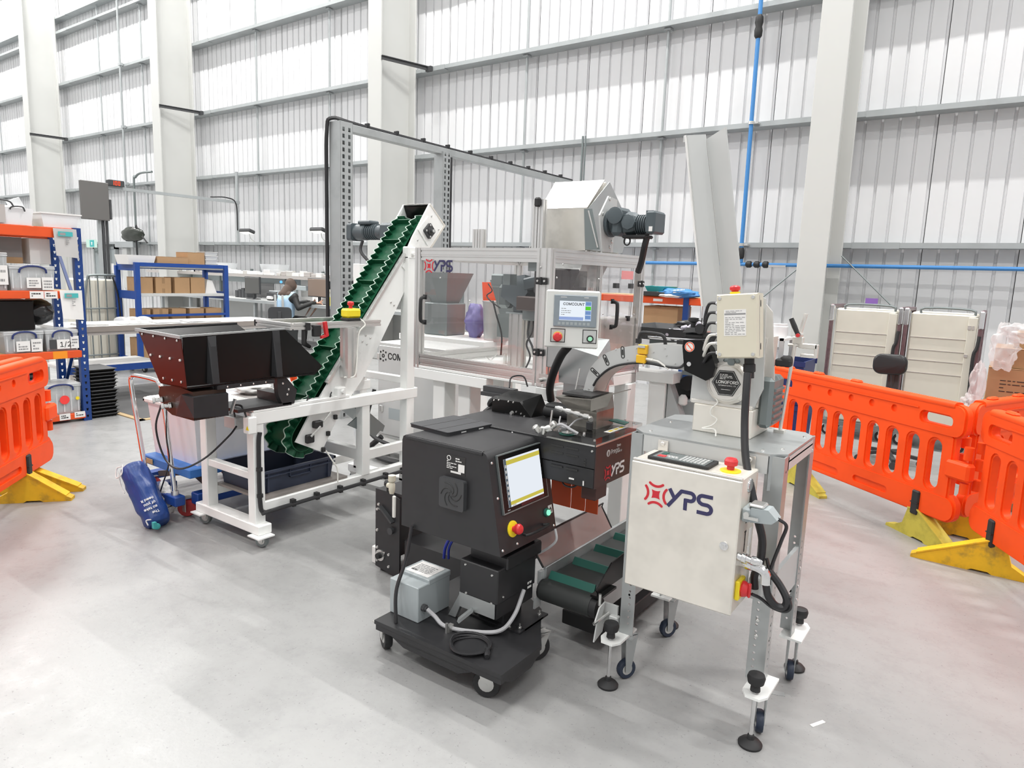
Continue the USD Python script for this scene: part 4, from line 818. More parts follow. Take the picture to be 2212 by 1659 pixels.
single('orange_bin', shell((-4.3, 5.45, -3.95, 5.68), .008, 1.04, 1.58, (-4.27, 5.48, -3.98, 5.65)), K['orange'], 'orange bin at the back of white side table behind the clear guard', 'bin', sm=False)
# ================================================================ infeed elevator with green cleated belt
ev = Thing('belt_elevator', 'white inclined elevator with green cleated belt on castor frame', 'conveyor', (-3.74, 2.9, 0))
W_ = K['white_paint']
XR, XL = -3.50, -4.0
for x in (XR, XL):
    ev.part('leg', box(x - .035, x + .035, 2.30, 2.37, .12, .80, .004), W_)
    ev.part('top_beam', box(x - .04, x + .04, 2.29, 3.66, .745, .82, .005), W_)
    ev.part('base_rail', box(x - .03, x + .03, 2.36, 3.66, .205, .266, .004), W_)
    ev.part('leg', box(x - .035, x + .035, 3.13, 3.20, .26, .75, .004), W_)
    ev.part('leg', box(x - .036, x + .036, 3.55, 3.63, .12, 1.76 if x == XR else 1.70, .004), W_)
ev.part('base_beam', box(-4.10, -3.42, 2.29, 2.38, .085, .145, .005), W_); ev.part('base_beam', box(-4.10, -3.42, 3.55, 3.63, .085, .145, .005), W_)
ev.part('cross_bar', box(-3.97, -3.53, 2.31, 2.36, .405, .45, .004), W_); ev.part('cross_bar', box(-3.97, -3.53, 3.56, 3.61, .85, .90, .004), W_)
ev.part('cross_bar', box(-3.97, -3.53, 3.14, 3.19, .36, .44, .004), W_); ev.part('side_bar', box(XR - .02, XR + .02, 3.2, 3.6, .36, .43, .004), W_)
ev.part('mount_plate', [box(-4.0, -3.46, 2.30, 2.62, .82, .832), box(XR - .035, XR + .035, 2.40, 3.02, .82, .84, .003)], W_)
for y in (2.5, 2.68, 2.86): ev.part('clip', tube([(XR + .03, y, .842), (XR + .02, y + .02, .87), (XR + .0, y + .03, .845), (XR - .02, y + .07, .842)], .004, 6), K['rubber'])
ev.part('shelf', box(-3.98, -3.49, 2.37, 3.02, .267, .282), P('brown_shelf_board', (.22, .20, .185), .6))
for x, y in ((-3.455, 2.335), (-4.06, 2.335), (-3.455, 3.59), (-4.06, 3.59)): caster(ev, x, y, .085, .042, .028, K['tubegrey'], K['zinc'], 200)
for x, y in ((-3.44, 2.32), (-4.06, 2.32)): ev.part('caster_plate', box(x - .05, x + .06, y - .06, y + .05, .078, .086), W_)
ev.part('junction_box', box(-3.50, -3.44, 2.255, 2.31, .70, .80, .006), W_); ev.part('warning_sticker', put(ext([(-.015, 0), (.015, 0), (0, .026)], .001), frame((-3.455, 2.2545, .725), (1, 0, 0), (0, 0, 1))), K['yellow'])
ev.part('junction_box', box(-3.72, -3.60, 2.27, 2.33, .70, .775, .006), K['grey_paint'])
ev.part('cable_conduit', tube([(-3.455, 2.335, .70), (-3.455, 2.325, .62), (-3.452, 2.325, .28), (-3.445, 2.35, .215), (-3.44, 2.45, .215), (-3.44, 3.62, .225)], .013, 8, 5), K['cable'])
ev.part('conduit_clip', [lathe([(.018, -.01), (.018, .01)], (-3.452, 2.325, z), (0, 0, 1), 10) for z in (.32, .48)] + [box(-3.462, -3.43, y - .012, y + .012, .20, .245) for y in (2.55, 2.73, 2.92, 3.12, 3.33, 3.5)], K['rubber'])
ev.part('loop_cable', tube([(-3.83, 1.96, .86), (-3.88, 1.95, .72), (-3.80, 1.95, .56), (-3.66, 1.96, .52), (-3.56, 2.05, .58), (-3.56, 2.2, .68), (-3.57, 2.26, .73)], .006, 6, 8), K['cable'])
ev.part('top_cable', tube([(-3.60, 2.27, .78), (-3.58, 2.25, .85), (-3.50, 2.25, .86), (-3.47, 2.26, .80)], .006, 6, 6), K['cable'])
ev.part('white_cable', tube([(-3.49, 2.84, .49), (-3.46, 2.87, .42), (-3.45, 2.90, .36), (-3.445, 2.90, .27)], .005, 6, 6), K['wcable'])
# belt loop in the (y, z) plane
d2 = np.array([.625, .7806]); n2 = np.array([-.7806, .625]); B0 = np.array([3.278, 1.470]); rp = .09
def loop(off, step=.0062):
    """points of the belt loop at a height above the belt, with outward normals"""
    c0 = B0 + d2 * -1.05 - n2 * rp; c1 = B0 + d2 * .66 - n2 * rp; P_, N_ = [], []
    L = 1.71; k = int(L / step)
    for i in range(k): P_.append(c0 + d2 * L * i / k + n2 * (rp + off)); N_.append(n2)
    m = int(math.pi * rp / step)
    for i in range(m):
        t = math.pi * i / m; v = n2 * math.cos(t) + d2 * math.sin(t); P_.append(c1 + v * (rp + off)); N_.append(v)
    for i in range(k): P_.append(c1 - d2 * L * i / k - n2 * (rp + off)); N_.append(-n2)
    for i in range(m):
        t = math.pi * i / m; v = -n2 * math.cos(t) - d2 * math.sin(t); P_.append(c0 + v * (rp + off)); N_.append(v)
    return np.array(P_), np.array(N_)
p0, nn = loop(0.0); n_ = len(p0)
def ribbon(xa, oa, xb, ob):
    """closed strip around the loop between (x, height) a and b; arrays or numbers"""
    xa, xb = np.broadcast_to(xa, n_), np.broadcast_to(xb, n_); A = np.column_stack([xa, p0 + nn * oa]); Bq = np.column_stack([xb, p0 + nn * ob]); i = np.arange(n_); j = (i + 1) % n_
    return TM(np.vstack([A, Bq]), np.vstack([np.column_stack([i, j, j + n_]), np.column_stack([i, j + n_, i + n_])]), process=False)
ev.part('belt', [ribbon(-3.756, .0, -3.525, .0), ribbon(-3.525, -.006, -3.756, -.006), ribbon(-3.525, 0, -3.525, -.006), ribbon(-3.756, -.006, -3.756, 0)], K['belt'], sm=True)
ph = np.arange(n_) * 2 * math.pi * round(n_ / 8.6) / n_
for xc, s in ((-3.732, 1), (-3.550, -1)):
    wv = xc + .016 * np.sin(ph); hh = .043
    ev.part('sidewall', [ribbon(wv - .003, 0, wv - .003, hh), ribbon(wv + .003, hh, wv + .003, 0)], K['belt'], sm=True)
    ev.part('sidewall_edge', [ribbon(wv - .0042, hh, wv + .0042, hh), ribbon(wv - .0042, hh - .003, wv - .0042, hh), ribbon(wv + .0042, hh, wv + .0042, hh - .003)], K['beltedge'], 'pale worn edge of the sidewall')
for i in range(8, n_ - 10, 30):
    q = np.array([-3.641, *p0[i]]); nv = np.array([0, *nn[i]]); tv = np.cross([1, 0, 0], nv)
    ev.part('cleat', put(box(-.078, .078, -.002, .036, -.003, .003), frame(q, (1, 0, 0), nv)), K['belt'])
plate = [(3.802, 2.146), (3.63, 1.90), (3.567, 1.79), (2.735, .755), (2.618, .581), (2.815, .484), (2.971, .725), (3.168, .931), (3.515, 1.455), (3.695, 1.746), (3.81, 1.837), (3.969, 2.005)]
for x in (-3.515, -3.775):
    ev.part('side_plate', prism(plate, 'x', x, x + .014), W_)
ev.part('edge_strip', bar((-3.502, 2.86, .93), (-3.502, 3.55, 1.775), .03, .02), K['alu'])
ev.part('joint_plate', [prism([(3.60, 1.62), (3.70, 1.73), (3.62, 1.80), (3.52, 1.69)], 'x', -3.50, -3.493)], W_)
ev.part('hood_back', bar((-3.638, 3.795, 2.14), (-3.638, 3.962, 2.0), .26, .006, up=(1, 0, 0)) if 0 else prism([(3.802, 2.146), (3.969, 2.005), (3.962, 1.998), (3.797, 2.137)], 'x', -3.762, -3.514), K['blackgloss'])
ev.part('hood_side', prism([(3.805, 2.148), (3.975, 2.004), (3.83, 1.835), (3.815, 1.84), (3.955, 2.004), (3.80, 2.138)], 'x', -3.78, -3.498), K['steel'])
ev.part('hood_inner', prism([(3.80, 2.13), (3.955, 2.0), (3.90, 1.94), (3.86, 2.0)], 'x', -3.76, -3.516), K['blackgloss'])
bp = np.array([-3.50, 3.783, 1.951])
q = ev.part('bearing_plate', put(mv(ext(rrect(-.075, -.075, .075, .075, .004), .006), 0, 0, 0), frame(bp, (0, .72, .69), (0, -.69, .72))), W_)
ev.part('bearing', [put(ext(rrect(-.042, -.042, .042, .042, .01), .02), frame(bp + [.006, 0, 0], (0, .72, .69), (0, -.69, .72))), lathe([(.03, 0), (.028, .028), (.012, .03), (.012, .05)], bp + [.006, 0, 0], (1, 0, 0), 16)], K['plastic_dk'])
ev.part('shaft_end', [cyl(bp + [.03, 0, 0], bp + [.065, 0, 0], .011, 12)] + [bolt(bp + [.026, a, b], (1, 0, 0), .008) for a, b in ((.0, .04), (0, -.04), (.04, 0), (-.04, 0))], K['zinc'])
ev.part('bolts', [bolt((-3.50, y, z), (1, 0, 0), .007) for y, z in ((3.68, 1.88), (3.62, 1.80), (3.64, 1.70), (3.70, 1.77), (3.55, 1.72), (3.16, 1.18), (3.20, 1.16), (3.23, 1.2), (3.19, 1.22), (3.06, 1.03), (3.42, 1.44), (3.45, 1.42), (3.82, 2.06), (3.90, 1.97))], K['zinc'])
mo = ev.part('gear_motor', [lathe([(.058, 0), (.062, .02), (.062, .12), (.052, .13), (.052, .30), (.06, .31), (.06, .36)], (-4.22, 3.75, 1.945), (1, 0, 0), 20), box(-3.92, -3.775, 3.69, 3.81, 1.88, 2.01, .02)], K['motorgrey'])
ev.part('fan_cover', [put(ext(rrect(-.066, -.066, .066, .066, .02), .05), frame((-4.215, 3.75, 1.945), (0, -1, 0), (0, 0, 1))), box(-4.16, -4.02, 3.70, 3.80, 2.0, 2.03, .008)], K['motorgrey'], parent=mo)
ev.part('fan_grille', [lathe([(.05, 0), (.05, .004)], (-4.27, 3.75, 1.945), (-1, 0, 0), 20), lathe([(.02, 0), (.02, .008)], (-4.27, 3.75, 1.945), (-1, 0, 0), 12)], K['boxgrey'], parent=mo)
ev.part('cooling_fin', [lathe([(.06, 0), (.06, .004)], (-4.09 + .022 * i, 3.75, 1.945), (1, 0, 0), 18) for i in range(6)], K['motorgrey'], parent=mo)
ev.part('motor_cable', tube([(-4.12, 3.72, 1.88), (-4.12, 3.70, 1.80), (-4.02, 3.69, 1.72), (-3.90, 3.68, 1.62), (-3.8, 3.66, 1.50)], .012, 6), K['cable'])
ev.part('foot_clamp', box(-3.498, -3.46, 2.735, 2.80, .655, .70, .006), K['rubber']); ev.part('foot_clamp', box(-3.498, -3.47, 2.68, 2.74, .565, .62, .006), K['rubber'])
ev.part('clamp_pin', [cyl((-3.46, 2.80, .69), (-3.46, 2.86, .745), .006, 8), cyl((-3.46, 2.70, .61), (-3.46, 2.775, .665), .007, 8)], K['zinc'])
ev.part('edge_clip', [box(-3.50, -3.48, y - .012, y + .012, z - .015, z + .015, .003) for y, z in ((2.92, .70), (2.86, .60), (2.82, .50))], K['rubber'])
ev.part('pivot_bracket', [box(-3.53, -3.46, 2.92, 2.99, .82, .90, .01), bolt((-3.46, 2.955, .87), (1, 0, 0), .014, .012)], W_)
ev.part('pivot_bracket', [box(-3.53, -3.46, 3.55, 3.63, 1.74, 1.83, .01), bolt((-3.46, 3.59, 1.78), (1, 0, 0), .016, .014)], W_)
ev.part('drip_chute', [prism([(3.0, .82), (3.02, .86), (3.40, .56), (3.38, .52)], 'x', -3.74, -3.53), prism([(3.05, .62), (3.2, .7), (3.38, .56), (3.3, .5)], 'x', -3.53, -3.52)], K['tubegrey'])
# aluminium frame over the belt with stop box, clamp and post
ev.part('guard_rail', profile((-3.47, 2.58, 1.305), (-3.47, 3.28, 1.305), .04), K['alu']); ev.part('guard_rail', profile((-3.80, 2.60, 1.305), (-3.80, 3.35, 1.305), .04), K['alu'])
ev.part('guard_rail', profile((-3.82, 2.59, 1.305), (-3.45, 2.57, 1.305), .04), K['alu']); ev.part('guard_post', profile((-3.455, 3.0, .96), (-3.455, 3.0, 1.285), .075), K['alu'])
ev.part('end_cap', box(-3.842, -3.82, 2.57, 2.61, 1.285, 1.325, .003), K['rubber']); ev.part('rail_clip', box(-3.50, -3.44, 2.66, 2.69, 1.28, 1.325), K['rubber'])
st = ev.part('stop_box', box(-3.52, -3.44, 2.985, 3.10, 1.345, 1.405, .012), K['yellow'], 'yellow emergency stop box'); ev.part('box_base', box(-3.52, -3.44, 2.985, 3.10, 1.325, 1.345, .004), K['rubber'], parent=st)
estop(ev, (-3.48, 3.04, 1.405), (0, 0, 1), 1.0, False, st)
ev.part('stop_cable', tube([(-3.445, 3.09, 1.34), (-3.42, 3.11, 1.30), (-3.425, 3.06, 1.24), (-3.41, 3.03, 1.05), (-3.41, 3.01, .97), (-3.44, 2.95, .965)], .005, 6), K['wcable'])
q = ev.part('lever_clamp', box(-3.46, -3.43, 2.71, 2.765, 1.24, 1.31, .004), K['rubber']); ev.part('red_lever', [bar((-3.425, 2.785, 1.33), (-3.425, 2.80, 1.24), .018, .022), bar((-3.425, 2.80, 1.245), (-3.425, 2.755, 1.235), .016, .016)], K['red'], parent=q)
ev.part('chute_panel', [prism([(2.70, 1.28), (2.86, 1.28), (2.86, 1.0), (2.74, 1.12)], 'x', -3.80, -3.79)], K['plastic_dk'])

# ---------------------------------------------------------------- hopper feeder
hp = Thing('hopper_feeder', 'black steel hopper with dark red end plate on vibrating feeder', 'hopper', (-3.62, 2.3, .832))
def sheetpoly(pts, th=.004):
    """thin sheet from a planar polygon, given thickness along its normal"""
    pts = np.asarray(pts, float); r = pts[1] - pts[0]; nrm = np.cross(r, pts[2] - pts[0]); nrm /= np.linalg.norm(nrm); u = np.cross(nrm, r); M = frame(pts[0], r, u); Q = (pts - pts[0]) @ M[:3, :2]
    return put(ext(Polygon(Q).buffer(0), th), M)
hp.part('end_plate', sheetpoly([(-3.70, 1.895, 1.012), (-3.432, 1.895, 1.018), (-3.47, 1.895, 1.275), (-3.915, 1.895, 1.283)]), K['hred'], 'dark red end plate')
hp.part('end_rim', bar((-3.93, 1.888, 1.283), (-3.462, 1.888, 1.276), .012, .016), K['galv'])
hp.part('bolts', [bolt((-3.86 + .12 * i, 1.89, 1.262 - .002 * i), (0, -1, 0), .007, .006) for i in range(4)] + [bolt((-3.775 + .10 * i, 1.89, 1.155), (0, -1, 0), .008, .009) for i in range(4)] + [bolt((-3.655 + .09 * i, 1.89, 1.04), (0, -1, 0), .007, .006) for i in range(3)], K['zinc'])
hp.part('side_wall', prism([(1.895, 1.276), (2.52, 1.29), (2.79, 1.05), (2.735, 1.005), (2.54, 1.01), (1.9, 1.018)], 'x', -3.462, -3.455), K['blackgloss'])
hp.part('side_rim', bar((-3.465, 1.89, 1.280), (-3.465, 2.52, 1.293), .016, .012), K['galv'])
hp.part('far_wall', sheetpoly([(-3.70, 1.9, 1.012), (-3.915, 1.9, 1.283), (-3.915, 2.50, 1.293), (-3.76, 2.74, 1.05), (-3.70, 2.72, 1.005)]) if 0 else hull([(-3.70, 1.9, 1.012), (-3.915, 1.9, 1.283), (-3.915, 2.5, 1.293), (-3.70, 2.75, 1.03), (-3.706, 1.9, 1.012), (-3.921, 1.9, 1.283), (-3.921, 2.5, 1.293), (-3.706, 2.75, 1.03)]), K['blackgloss'])
hp.part('far_rim', bar((-3.918, 1.89, 1.287), (-3.918, 2.5, 1.297), .014, .01), K['black'])
hp.part('floor_pan', box(-3.71, -3.44, 1.9, 2.72, 1.005, 1.014), K['blackgloss'])
hp.part('rib', [hull([(-3.455, y, 1.275), (-3.455, y + .05, 1.276), (-3.44, y + .01, 1.22), (-3.44, y + .04, 1.22), (-3.455, y - .01, 1.02), (-3.455, y + .05, 1.02), (-3.415, y + .0, 1.02), (-3.415, y + .04, 1.02)]) for y in (2.03,)], K['black'])
hp.part('rib', [hull([(-3.455, y, 1.288), (-3.455, y + .05, 1.288), (-3.44, y + .01, 1.22), (-3.44, y + .04, 1.22), (-3.455, y - .01, 1.02), (-3.455, y + .05, 1.02), (-3.415, y + .0, 1.02), (-3.415, y + .04, 1.02)]) for y in (2.43,)], K['black'])
hp.part('flange_strip', [box(-3.46, -3.425, 2.06, 2.42, .985, 1.006)], K['black']); hp.part('flange_bolts', [bolt((-3.425, y, .996), (1, 0, 0), .005, .004) for y in (2.12, 2.2, 2.28, 2.36)], K['zinc'])
hp.part('vibrator_body', [prism([(-3.74, .86), (-3.66, .832), (-3.44, .832), (-3.44, .985), (-3.62, 1.0), (-3.78, .975), (-3.795, .93)], 'y', 1.93, 2.12)], P('brown_black_casting', (.035, .02, .014), .4))
hp.part('drive_block', [hull([(-3.60, 1.92, .835), (-3.60, 1.92, .93), (-3.50, 1.90, .97), (-3.42, 1.92, .96), (-3.42, 1.92, .85), (-3.55, 2.12, .835), (-3.42, 2.12, .835), (-3.42, 2.12, .96), (-3.5, 2.12, .98)])], K['black'])
for x, z in ((-3.755, .905), (-3.665, .885)): hp.part('gland', [lathe([(.016, 0), (.016, .012), (.011, .014), (.011, .035), (.017, .037), (.017, .05)], (x, 1.93, z), (-.4, -.9, -.05), 10)], K['zinc'])
hp.part('rear_mount', [prism([(2.50, .84), (2.58, .84), (2.60, .92), (2.53, 1.0), (2.46, 1.0), (2.47, .9)], 'x', -3.50, -3.46), box(-3.72, -3.47, 2.50, 2.58, .85, .90), box(-3.72, -3.46, 2.2, 2.56, .832, .85)], K['black'])
hp.part('mount_bolts', [bolt((-3.46, y, z), (1, 0, 0), .007) for y, z in ((2.50, .97), (2.54, .93), (2.53, .9))], K['zinc'])
hp.part('spring_plate', bar((-3.435, 2.14, .84), (-3.435, 2.17, .92), .02, .008), K['galv'])
t = Thing('rag_pile', 'white cloth and orange strip lying behind the hopper drive on lift table tote', 'cloths', (-3.9, 2.75, .83))
t.part('cloth', [crumple((-3.95, 2.65, .86), (.10, .12, .03), 31, amp=.8), crumple((-3.9, 2.9, .87), (.09, .1, .03), 37, amp=.8)], K['paper'], sm=True); t.part('board', box(-4.0, -3.75, 2.5, 3.1, .825, .834), K['tan'])
single('orange_strip', crumple((-3.86, 2.88, .92), (.018, .03, .045), 5, amp=.5), K['orange'], 'small orange plastic piece on the white cloths behind hopper drive', 'strip')

# crate under the elevator
t = Thing('parts_crate', 'blue-grey plastic crate on the lower shelf of the elevator frame', 'crate', (-3.76, 2.66, .283))
t.part('body', shell((-3.97, 2.39, -3.545, 2.95), .008, .283, .42, (-3.955, 2.405, -3.56, 2.935)), K['crate'], sm=False)
t.part('rim', [box(-3.55, -3.535, 2.385, 2.955, .385, .392), box(-3.552, -3.535, 2.385, 2.955, .41, .425), box(-3.98, -3.96, 2.385, 2.955, .41, .425), box(-3.98, -3.535, 2.38, 2.395, .41, .425), box(-3.98, -3.535, 2.945, 2.96, .41, .425)], K['crate'])
t.part('label_holder', [box(-3.552, -3.538, 2.6, 2.76, .355, .36), box(-3.552, -3.538, 2.6, 2.605, .355, .405), box(-3.552, -3.538, 2.755, 2.76, .355, .405)], K['crate'])
for y in (2.44, 2.9): t.part('corner_rib', box(-3.556, -3.542, y, y + .012, .29, .41), K['crate'])

# ---------------------------------------------------------------- lift table trolley, tote, bag
t = Thing('lift_table', 'blue scissor lift table with chrome push handle behind the elevator frame', 'lift table', (-4.5, 2.7, 0))
t.part('platform', box(-4.745, -4.15, 2.285, 3.2, .285, .345, .006), K['blue3']); t.part('warning_label', box(-4.70, -4.60, 2.277, 2.28, .298, .332), K['wood'])
t.part('base_frame', [box(-4.64, -4.18, 2.20, 2.27, .11, .175, .006), box(-4.64, -4.56, 2.27, 2.42, .11, .16), box(-4.98, -4.18, 3.0, 3.08, .10, .15, .006), box(-4.98, -4.9, 2.36, 3.08, .10, .15), box(-4.24, -4.16, 2.34, 3.08, .09, .17, .006)], K['blue2'])
for p_, q_ in (((-4.85, 2.45, .15), (-4.25, 2.45, .285)), ((-4.25, 2.5, .15), (-4.7, 2.5, .285)), ((-4.85, 3.0, .15), (-4.25, 3.0, .285))): t.part('scissor_arm', bar(p_, q_, .02, .04), K['plastic_dk'])
t.part('handle', tube([(-4.245, 2.235, .185), (-4.30, 2.235, .55), (-4.345, 2.235, .83), (-4.375, 2.235, .885), (-4.43, 2.235, .905), (-4.68, 2.235, .905), (-4.735, 2.235, .885), (-4.75, 2.235, .83), (-4.66, 2.235, .45), (-4.59, 2.235, .185)], .0155, 10, 6), K['chrome'])
t.part('handle_socket', [cyl((-4.24, 2.235, .17), (-4.244, 2.235, .20), .024, 12), cyl((-4.586, 2.235, .17), (-4.592, 2.235, .20), .024, 12)], K['zinc'])
t.part('grip_lever', [hull([(-4.36, 2.245, .86), (-4.34, 2.245, .77), (-4.31, 2.245, .77), (-4.32, 2.245, .86), (-4.36, 2.27, .86), (-4.34, 2.27, .77), (-4.31, 2.27, .77)])], K['red'])
t.part('lever_cable', tube([(-4.32, 2.245, .78), (-4.29, 2.22, .55), (-4.25, 2.21, .40), (-4.33, 2.19, .20), (-4.36, 2.18, .10), (-4.33, 2.2, .07), (-4.27, 2.24, .10)], .005, 6), K['cable'])
for x, y in ((-4.27, 2.33), (-4.27, 3.05), (-4.9, 2.42), (-4.9, 3.02)):
    q = t.part('wheel', lathe([(.02, -.018), (.055, -.02), (.06, -.012), (.06, .012), (.055, .02), (.02, .018)], (x, y, .06), (.75, -.66, 0), 20), P('red_wheel_%d' % COUNT.get(('x', 'w'), int(abs(x * 100 + y * 10))), (.40, .03, .03), .5)); t.part('fork', [box(x - .025, x + .035, y - .035, y - .03, .04, .13), box(x - .03, x + .03, y - .03, y + .03, .125, .13)], K['zinc'], parent=q)
t = Thing('white_bin', 'white translucent plastic bin standing on blue lift table', 'bin', (-4.46, 2.72, .345))
t.part('body', shell((-4.76, 2.34, -4.17, 3.12), .006, .345, .735, (-4.735, 2.37, -4.195, 3.09)), MILKY('bin_plastic', (.80, .81, .84), .04), sm=False)
t.part('rim', [box(-4.79, -4.75, 2.32, 3.14, .70, .74, .012), box(-4.19, -4.15, 2.32, 3.14, .70, .74, .012), box(-4.79, -4.15, 2.32, 2.36, .70, .74, .012), box(-4.79, -4.15, 3.10, 3.14, .70, .74, .012)], K['paper'])
t = Thing('drawstring_bag', 'blue drawstring bag with white lettering leaning by the lift table', 'bag', (-4.3, 2.12, 0))
a, b = np.array([-4.20, 2.10, .035]), np.array([-4.50, 2.10, .335]); ax_ = (b - a) / np.linalg.norm(b - a); Lb = np.linalg.norm(b - a)
m = lathe([(.02, -.02), (.06, -.012), (.078, .02), (.084, Lb * .25), (.082, Lb * .5), (.086, Lb * .72), (.080, Lb * .9), (.07, Lb * 1.0), (.05, Lb * 1.03)], a, ax_, 36).subdivide().subdivide(); v = m.vertices
dist = meshkit.fbm(v * 16, 3)[:, None] - .5; cen = a + ((v - a) @ ax_)[:, None] * ax_; m.vertices = v + (v - cen) * dist * .32
bc_ = np.array([0, 0, 1.65]) - (a + b) / 2; bn_ = bc_ - ax_ * (bc_ @ ax_); bn_ /= np.linalg.norm(bn_); br_ = np.cross(-ax_, bn_)
t.part('sack', m, K['bag'], sm=True)
t.part('lettering', [put(text(s, .017, True, .003), frame(a + ax_ * (.05 + .032 * i) + bn_ * .0835 + br_ * -.035, br_, -ax_)) for i, s in enumerate(('The', 'so take', 'of you', 'need it'))], K['paper'])
t.part('drawstring', [tube([b + [.0, -.06, .03], b + [.04, -.09, -.02], b + [-.01, -.10, -.05], b + [-.04, -.08, 0], b + [-.0, -.07, .02]], .004, 6), tube([b + [-.02, -.08, -.02], b + [.02, -.088, -.10], b + [.06, -.086, -.14]], .004, 6), tube([a + [.05, -.07, .05], a + [.02, -.085, .04], a + [.03, -.08, .01]], .004, 6)], K['paper'])
t.part('toggle', [mv(trimesh.creation.icosphere(2, .02), *(a + [.06, -.04, .0])), box(a[0] + .055, a[0] + .08, a[1] - .07, a[1] - .05, .03, .07)], K['teal'])
single('white_carrier_bag', crumple((-4.36, 2.24, .12), (.08, .05, .10), 14, amp=.8), K['paper'], 'crumpled white plastic bag between the blue drawstring bag and lift table', 'bag')

# ---------------------------------------------------------------- grey control cabinet behind the elevator
t = Thing('control_cabinet', 'pale grey control cabinet marked COMCOUNT behind the elevator leg', 'cabinet', (-4.2, 4.5, 0))
t.part('body', box(-4.56, -3.75, 4.3, 4.75, .17, 1.03, .008), K['ltgrey']); t.part('door', box(-4.53, -3.78, 4.285, 4.3, .20, 1.0, .004), K['ltgrey'])
t.part('lettering', put(text('COMCOUNT', .055, True), frame((-4.42, 4.285, .885), (1, 0, 0), (0, 0, 1))), K['ink'])
t.part('emblem', put(unary_shape := ext(affinity.scale(unary_union([Point(.5, .5).buffer(.22).difference(Point(.5, .5).buffer(.1))] + [sbox(x, y, x + .2, y + .2) for x, y in ((0, 0), (0, .8), (.8, 0), (.8, .8), (.4, .95), (.4, -.15))]), .08, .08, origin=(0, 0)), .0015), frame((-4.515, 4.285, .87), (1, 0, 0), (0, 0, 1))), K['ink'])
t.part('lock', [box(-4.51, -4.47, 4.275, 4.285, .40, .46, .004), box(-4.545, -4.515, 4.275, 4.285, .87, .93, .003)], K['zinc']); t.part('grey_panel', box(-4.4, -4.2, 4.283, 4.286, .35, .45), K['boxgrey'])
t.part('plinth', [box(-4.5, -3.8, 4.32, 4.7, .1, .17), box(-4.6, -3.7, 4.28, 4.34, .05, .1)], W_)
for x in (-4.5, -3.85):
    for y in (4.36, 4.68): t.part('foot', cyl((x, y, 0), (x, y, .1), .03, 10), K['rubber'])
t.part('cables', [tube([(-4.4, 4.2, .2), (-4.5, 4.15, .08), (-4.3, 4.1, .04), (-4.0, 4.12, .05), (-3.9, 4.25, .15)], .025, 8), tube([(-4.55, 4.25, .6), (-4.58, 4.2, .35), (-4.45, 4.15, .2), (-4.1, 4.2, .12)], .018, 6)], K['cable'])
# ================================================================ guarded counting machine
cm = Thing('counting_machine', 'clear-guarded counting machine in aluminium frame on white base', 'machine', (-1.96, 3.05, 0), rz=-3.6, world=False)
A_ = K['alu']; h = .0225
for x, y, n in ((-1.0, .02, 2), (-.02, .02, 3), (-.02, .98, 2), (-1.0, .98, 2)):
    cm.part('post', [profile((x, y, 1.07), (x, y, 1.80), .045)] + ([profile((x - .045, y, 1.07), (x - .045, y, 1.80), .045)] if n == 3 else []), A_)
def rails(z, dbl=True):
    for p0, p1 in (((-.975, .02, z), (-.07, .02, z)), ((-.02, .045, z), (-.02, .955, z)), ((-.975, .98, z), (-.05, .98, z)), ((-1.0, .045, z), (-1.0, .955, z))):
        cm.part('rail', [profile(p0, p1, .04), profile(np.array(p0) - [0, 0, .036], np.array(p1) - [0, 0, .036], .036)], A_)
rails(1.78); rails(1.135)
cm.part('door_stile', profile((-.02, .51, 1.15), (-.02, .51, 1.74), .025), A_)
def pane(x0, x1, y0, y1, z0=1.155, z1=1.725):
    if x1 - x0 > .1: V = [(x0, y0, z0), (x1, y0, z0), (x1, y0, z1), (x0, y0, z1)]
    else: V = [(x1, y0, z0), (x1, y1, z0), (x1, y1, z1), (x1, y0, z1)]
    return cm.part('pane', TM(np.array(V), [[0, 1, 2], [0, 2, 3]], process=False), K['acrylic'], sm=False)
pf = pane(-.97, -.045, -.004, .0); pane(-.003, .001, .05, .49); pane(-.003, .001, .53, .95); pane(-.97, -.05, .99, .994); pane(-1.012, -1.008, .05, .95)
logo(cm, frame((-.896, -.0045, 1.692), (1, 0, 0), (0, 0, 1)), .062, K['logo_red'], K['logo_navy'], parent=pf)
def dhandle(o, r, u):
    M = frame(o, r, u)
    return [put(tube([(0, -.075, 0), (0, -.07, .028), (0, -.05, .038), (0, .05, .038), (0, .07, .028), (0, .075, 0)], .011, 8, 4), M), put(box(-.014, .014, -.09, -.062, 0, .006), M), put(box(-.014, .014, .062, .09, 0, .006), M)]
cm.part('door_handle', dhandle((-.925, -.004, 1.43), (1, 0, 0), (0, 0, 1)), K['rubber'])
cm.part('door_handle', dhandle((.001, .63, 1.447), (0, 1, 0), (0, 0, 1)), K['rubber'])
for o, r in (((-.045, -.006, 1.63), (1, 0, 0)), ((-.045, -.006, 1.255), (1, 0, 0)), ((.002, .955, 1.63), (0, 1, 0))):
    M = frame(o, r, (0, 0, 1)); q = cm.part('hinge', [put(box(-.036, .036, -.018, .018, 0, .01, .003), M), put(cyl((0, -.02, .01), (0, .02, .01), .007, 8), M)], K['rubber'])
    cm.part('hinge_screw', [put(lathe([(.007, 0), (.006, .003)], (x, 0, .01), (0, 0, 1), 10), M) for x in (-.022, .022)], K['zinc'], parent=q)
cm.part('pane_screw', [lathe([(.006, 0), (.004, .004)], (x, -.004, z), (0, -1, 0), 10) for x, z in ((-.962, 1.44), (-.80, 1.625), (-.56, 1.50), (-.06, 1.70))] + [lathe([(.006, 0), (.004, .004)], (.001, y, z), (1, 0, 0), 10) for y, z in ((.11, 1.72), (.06, 1.65), (.47, 1.65), (.535, 1.45), (.9, 1.44))], K['zinc'])
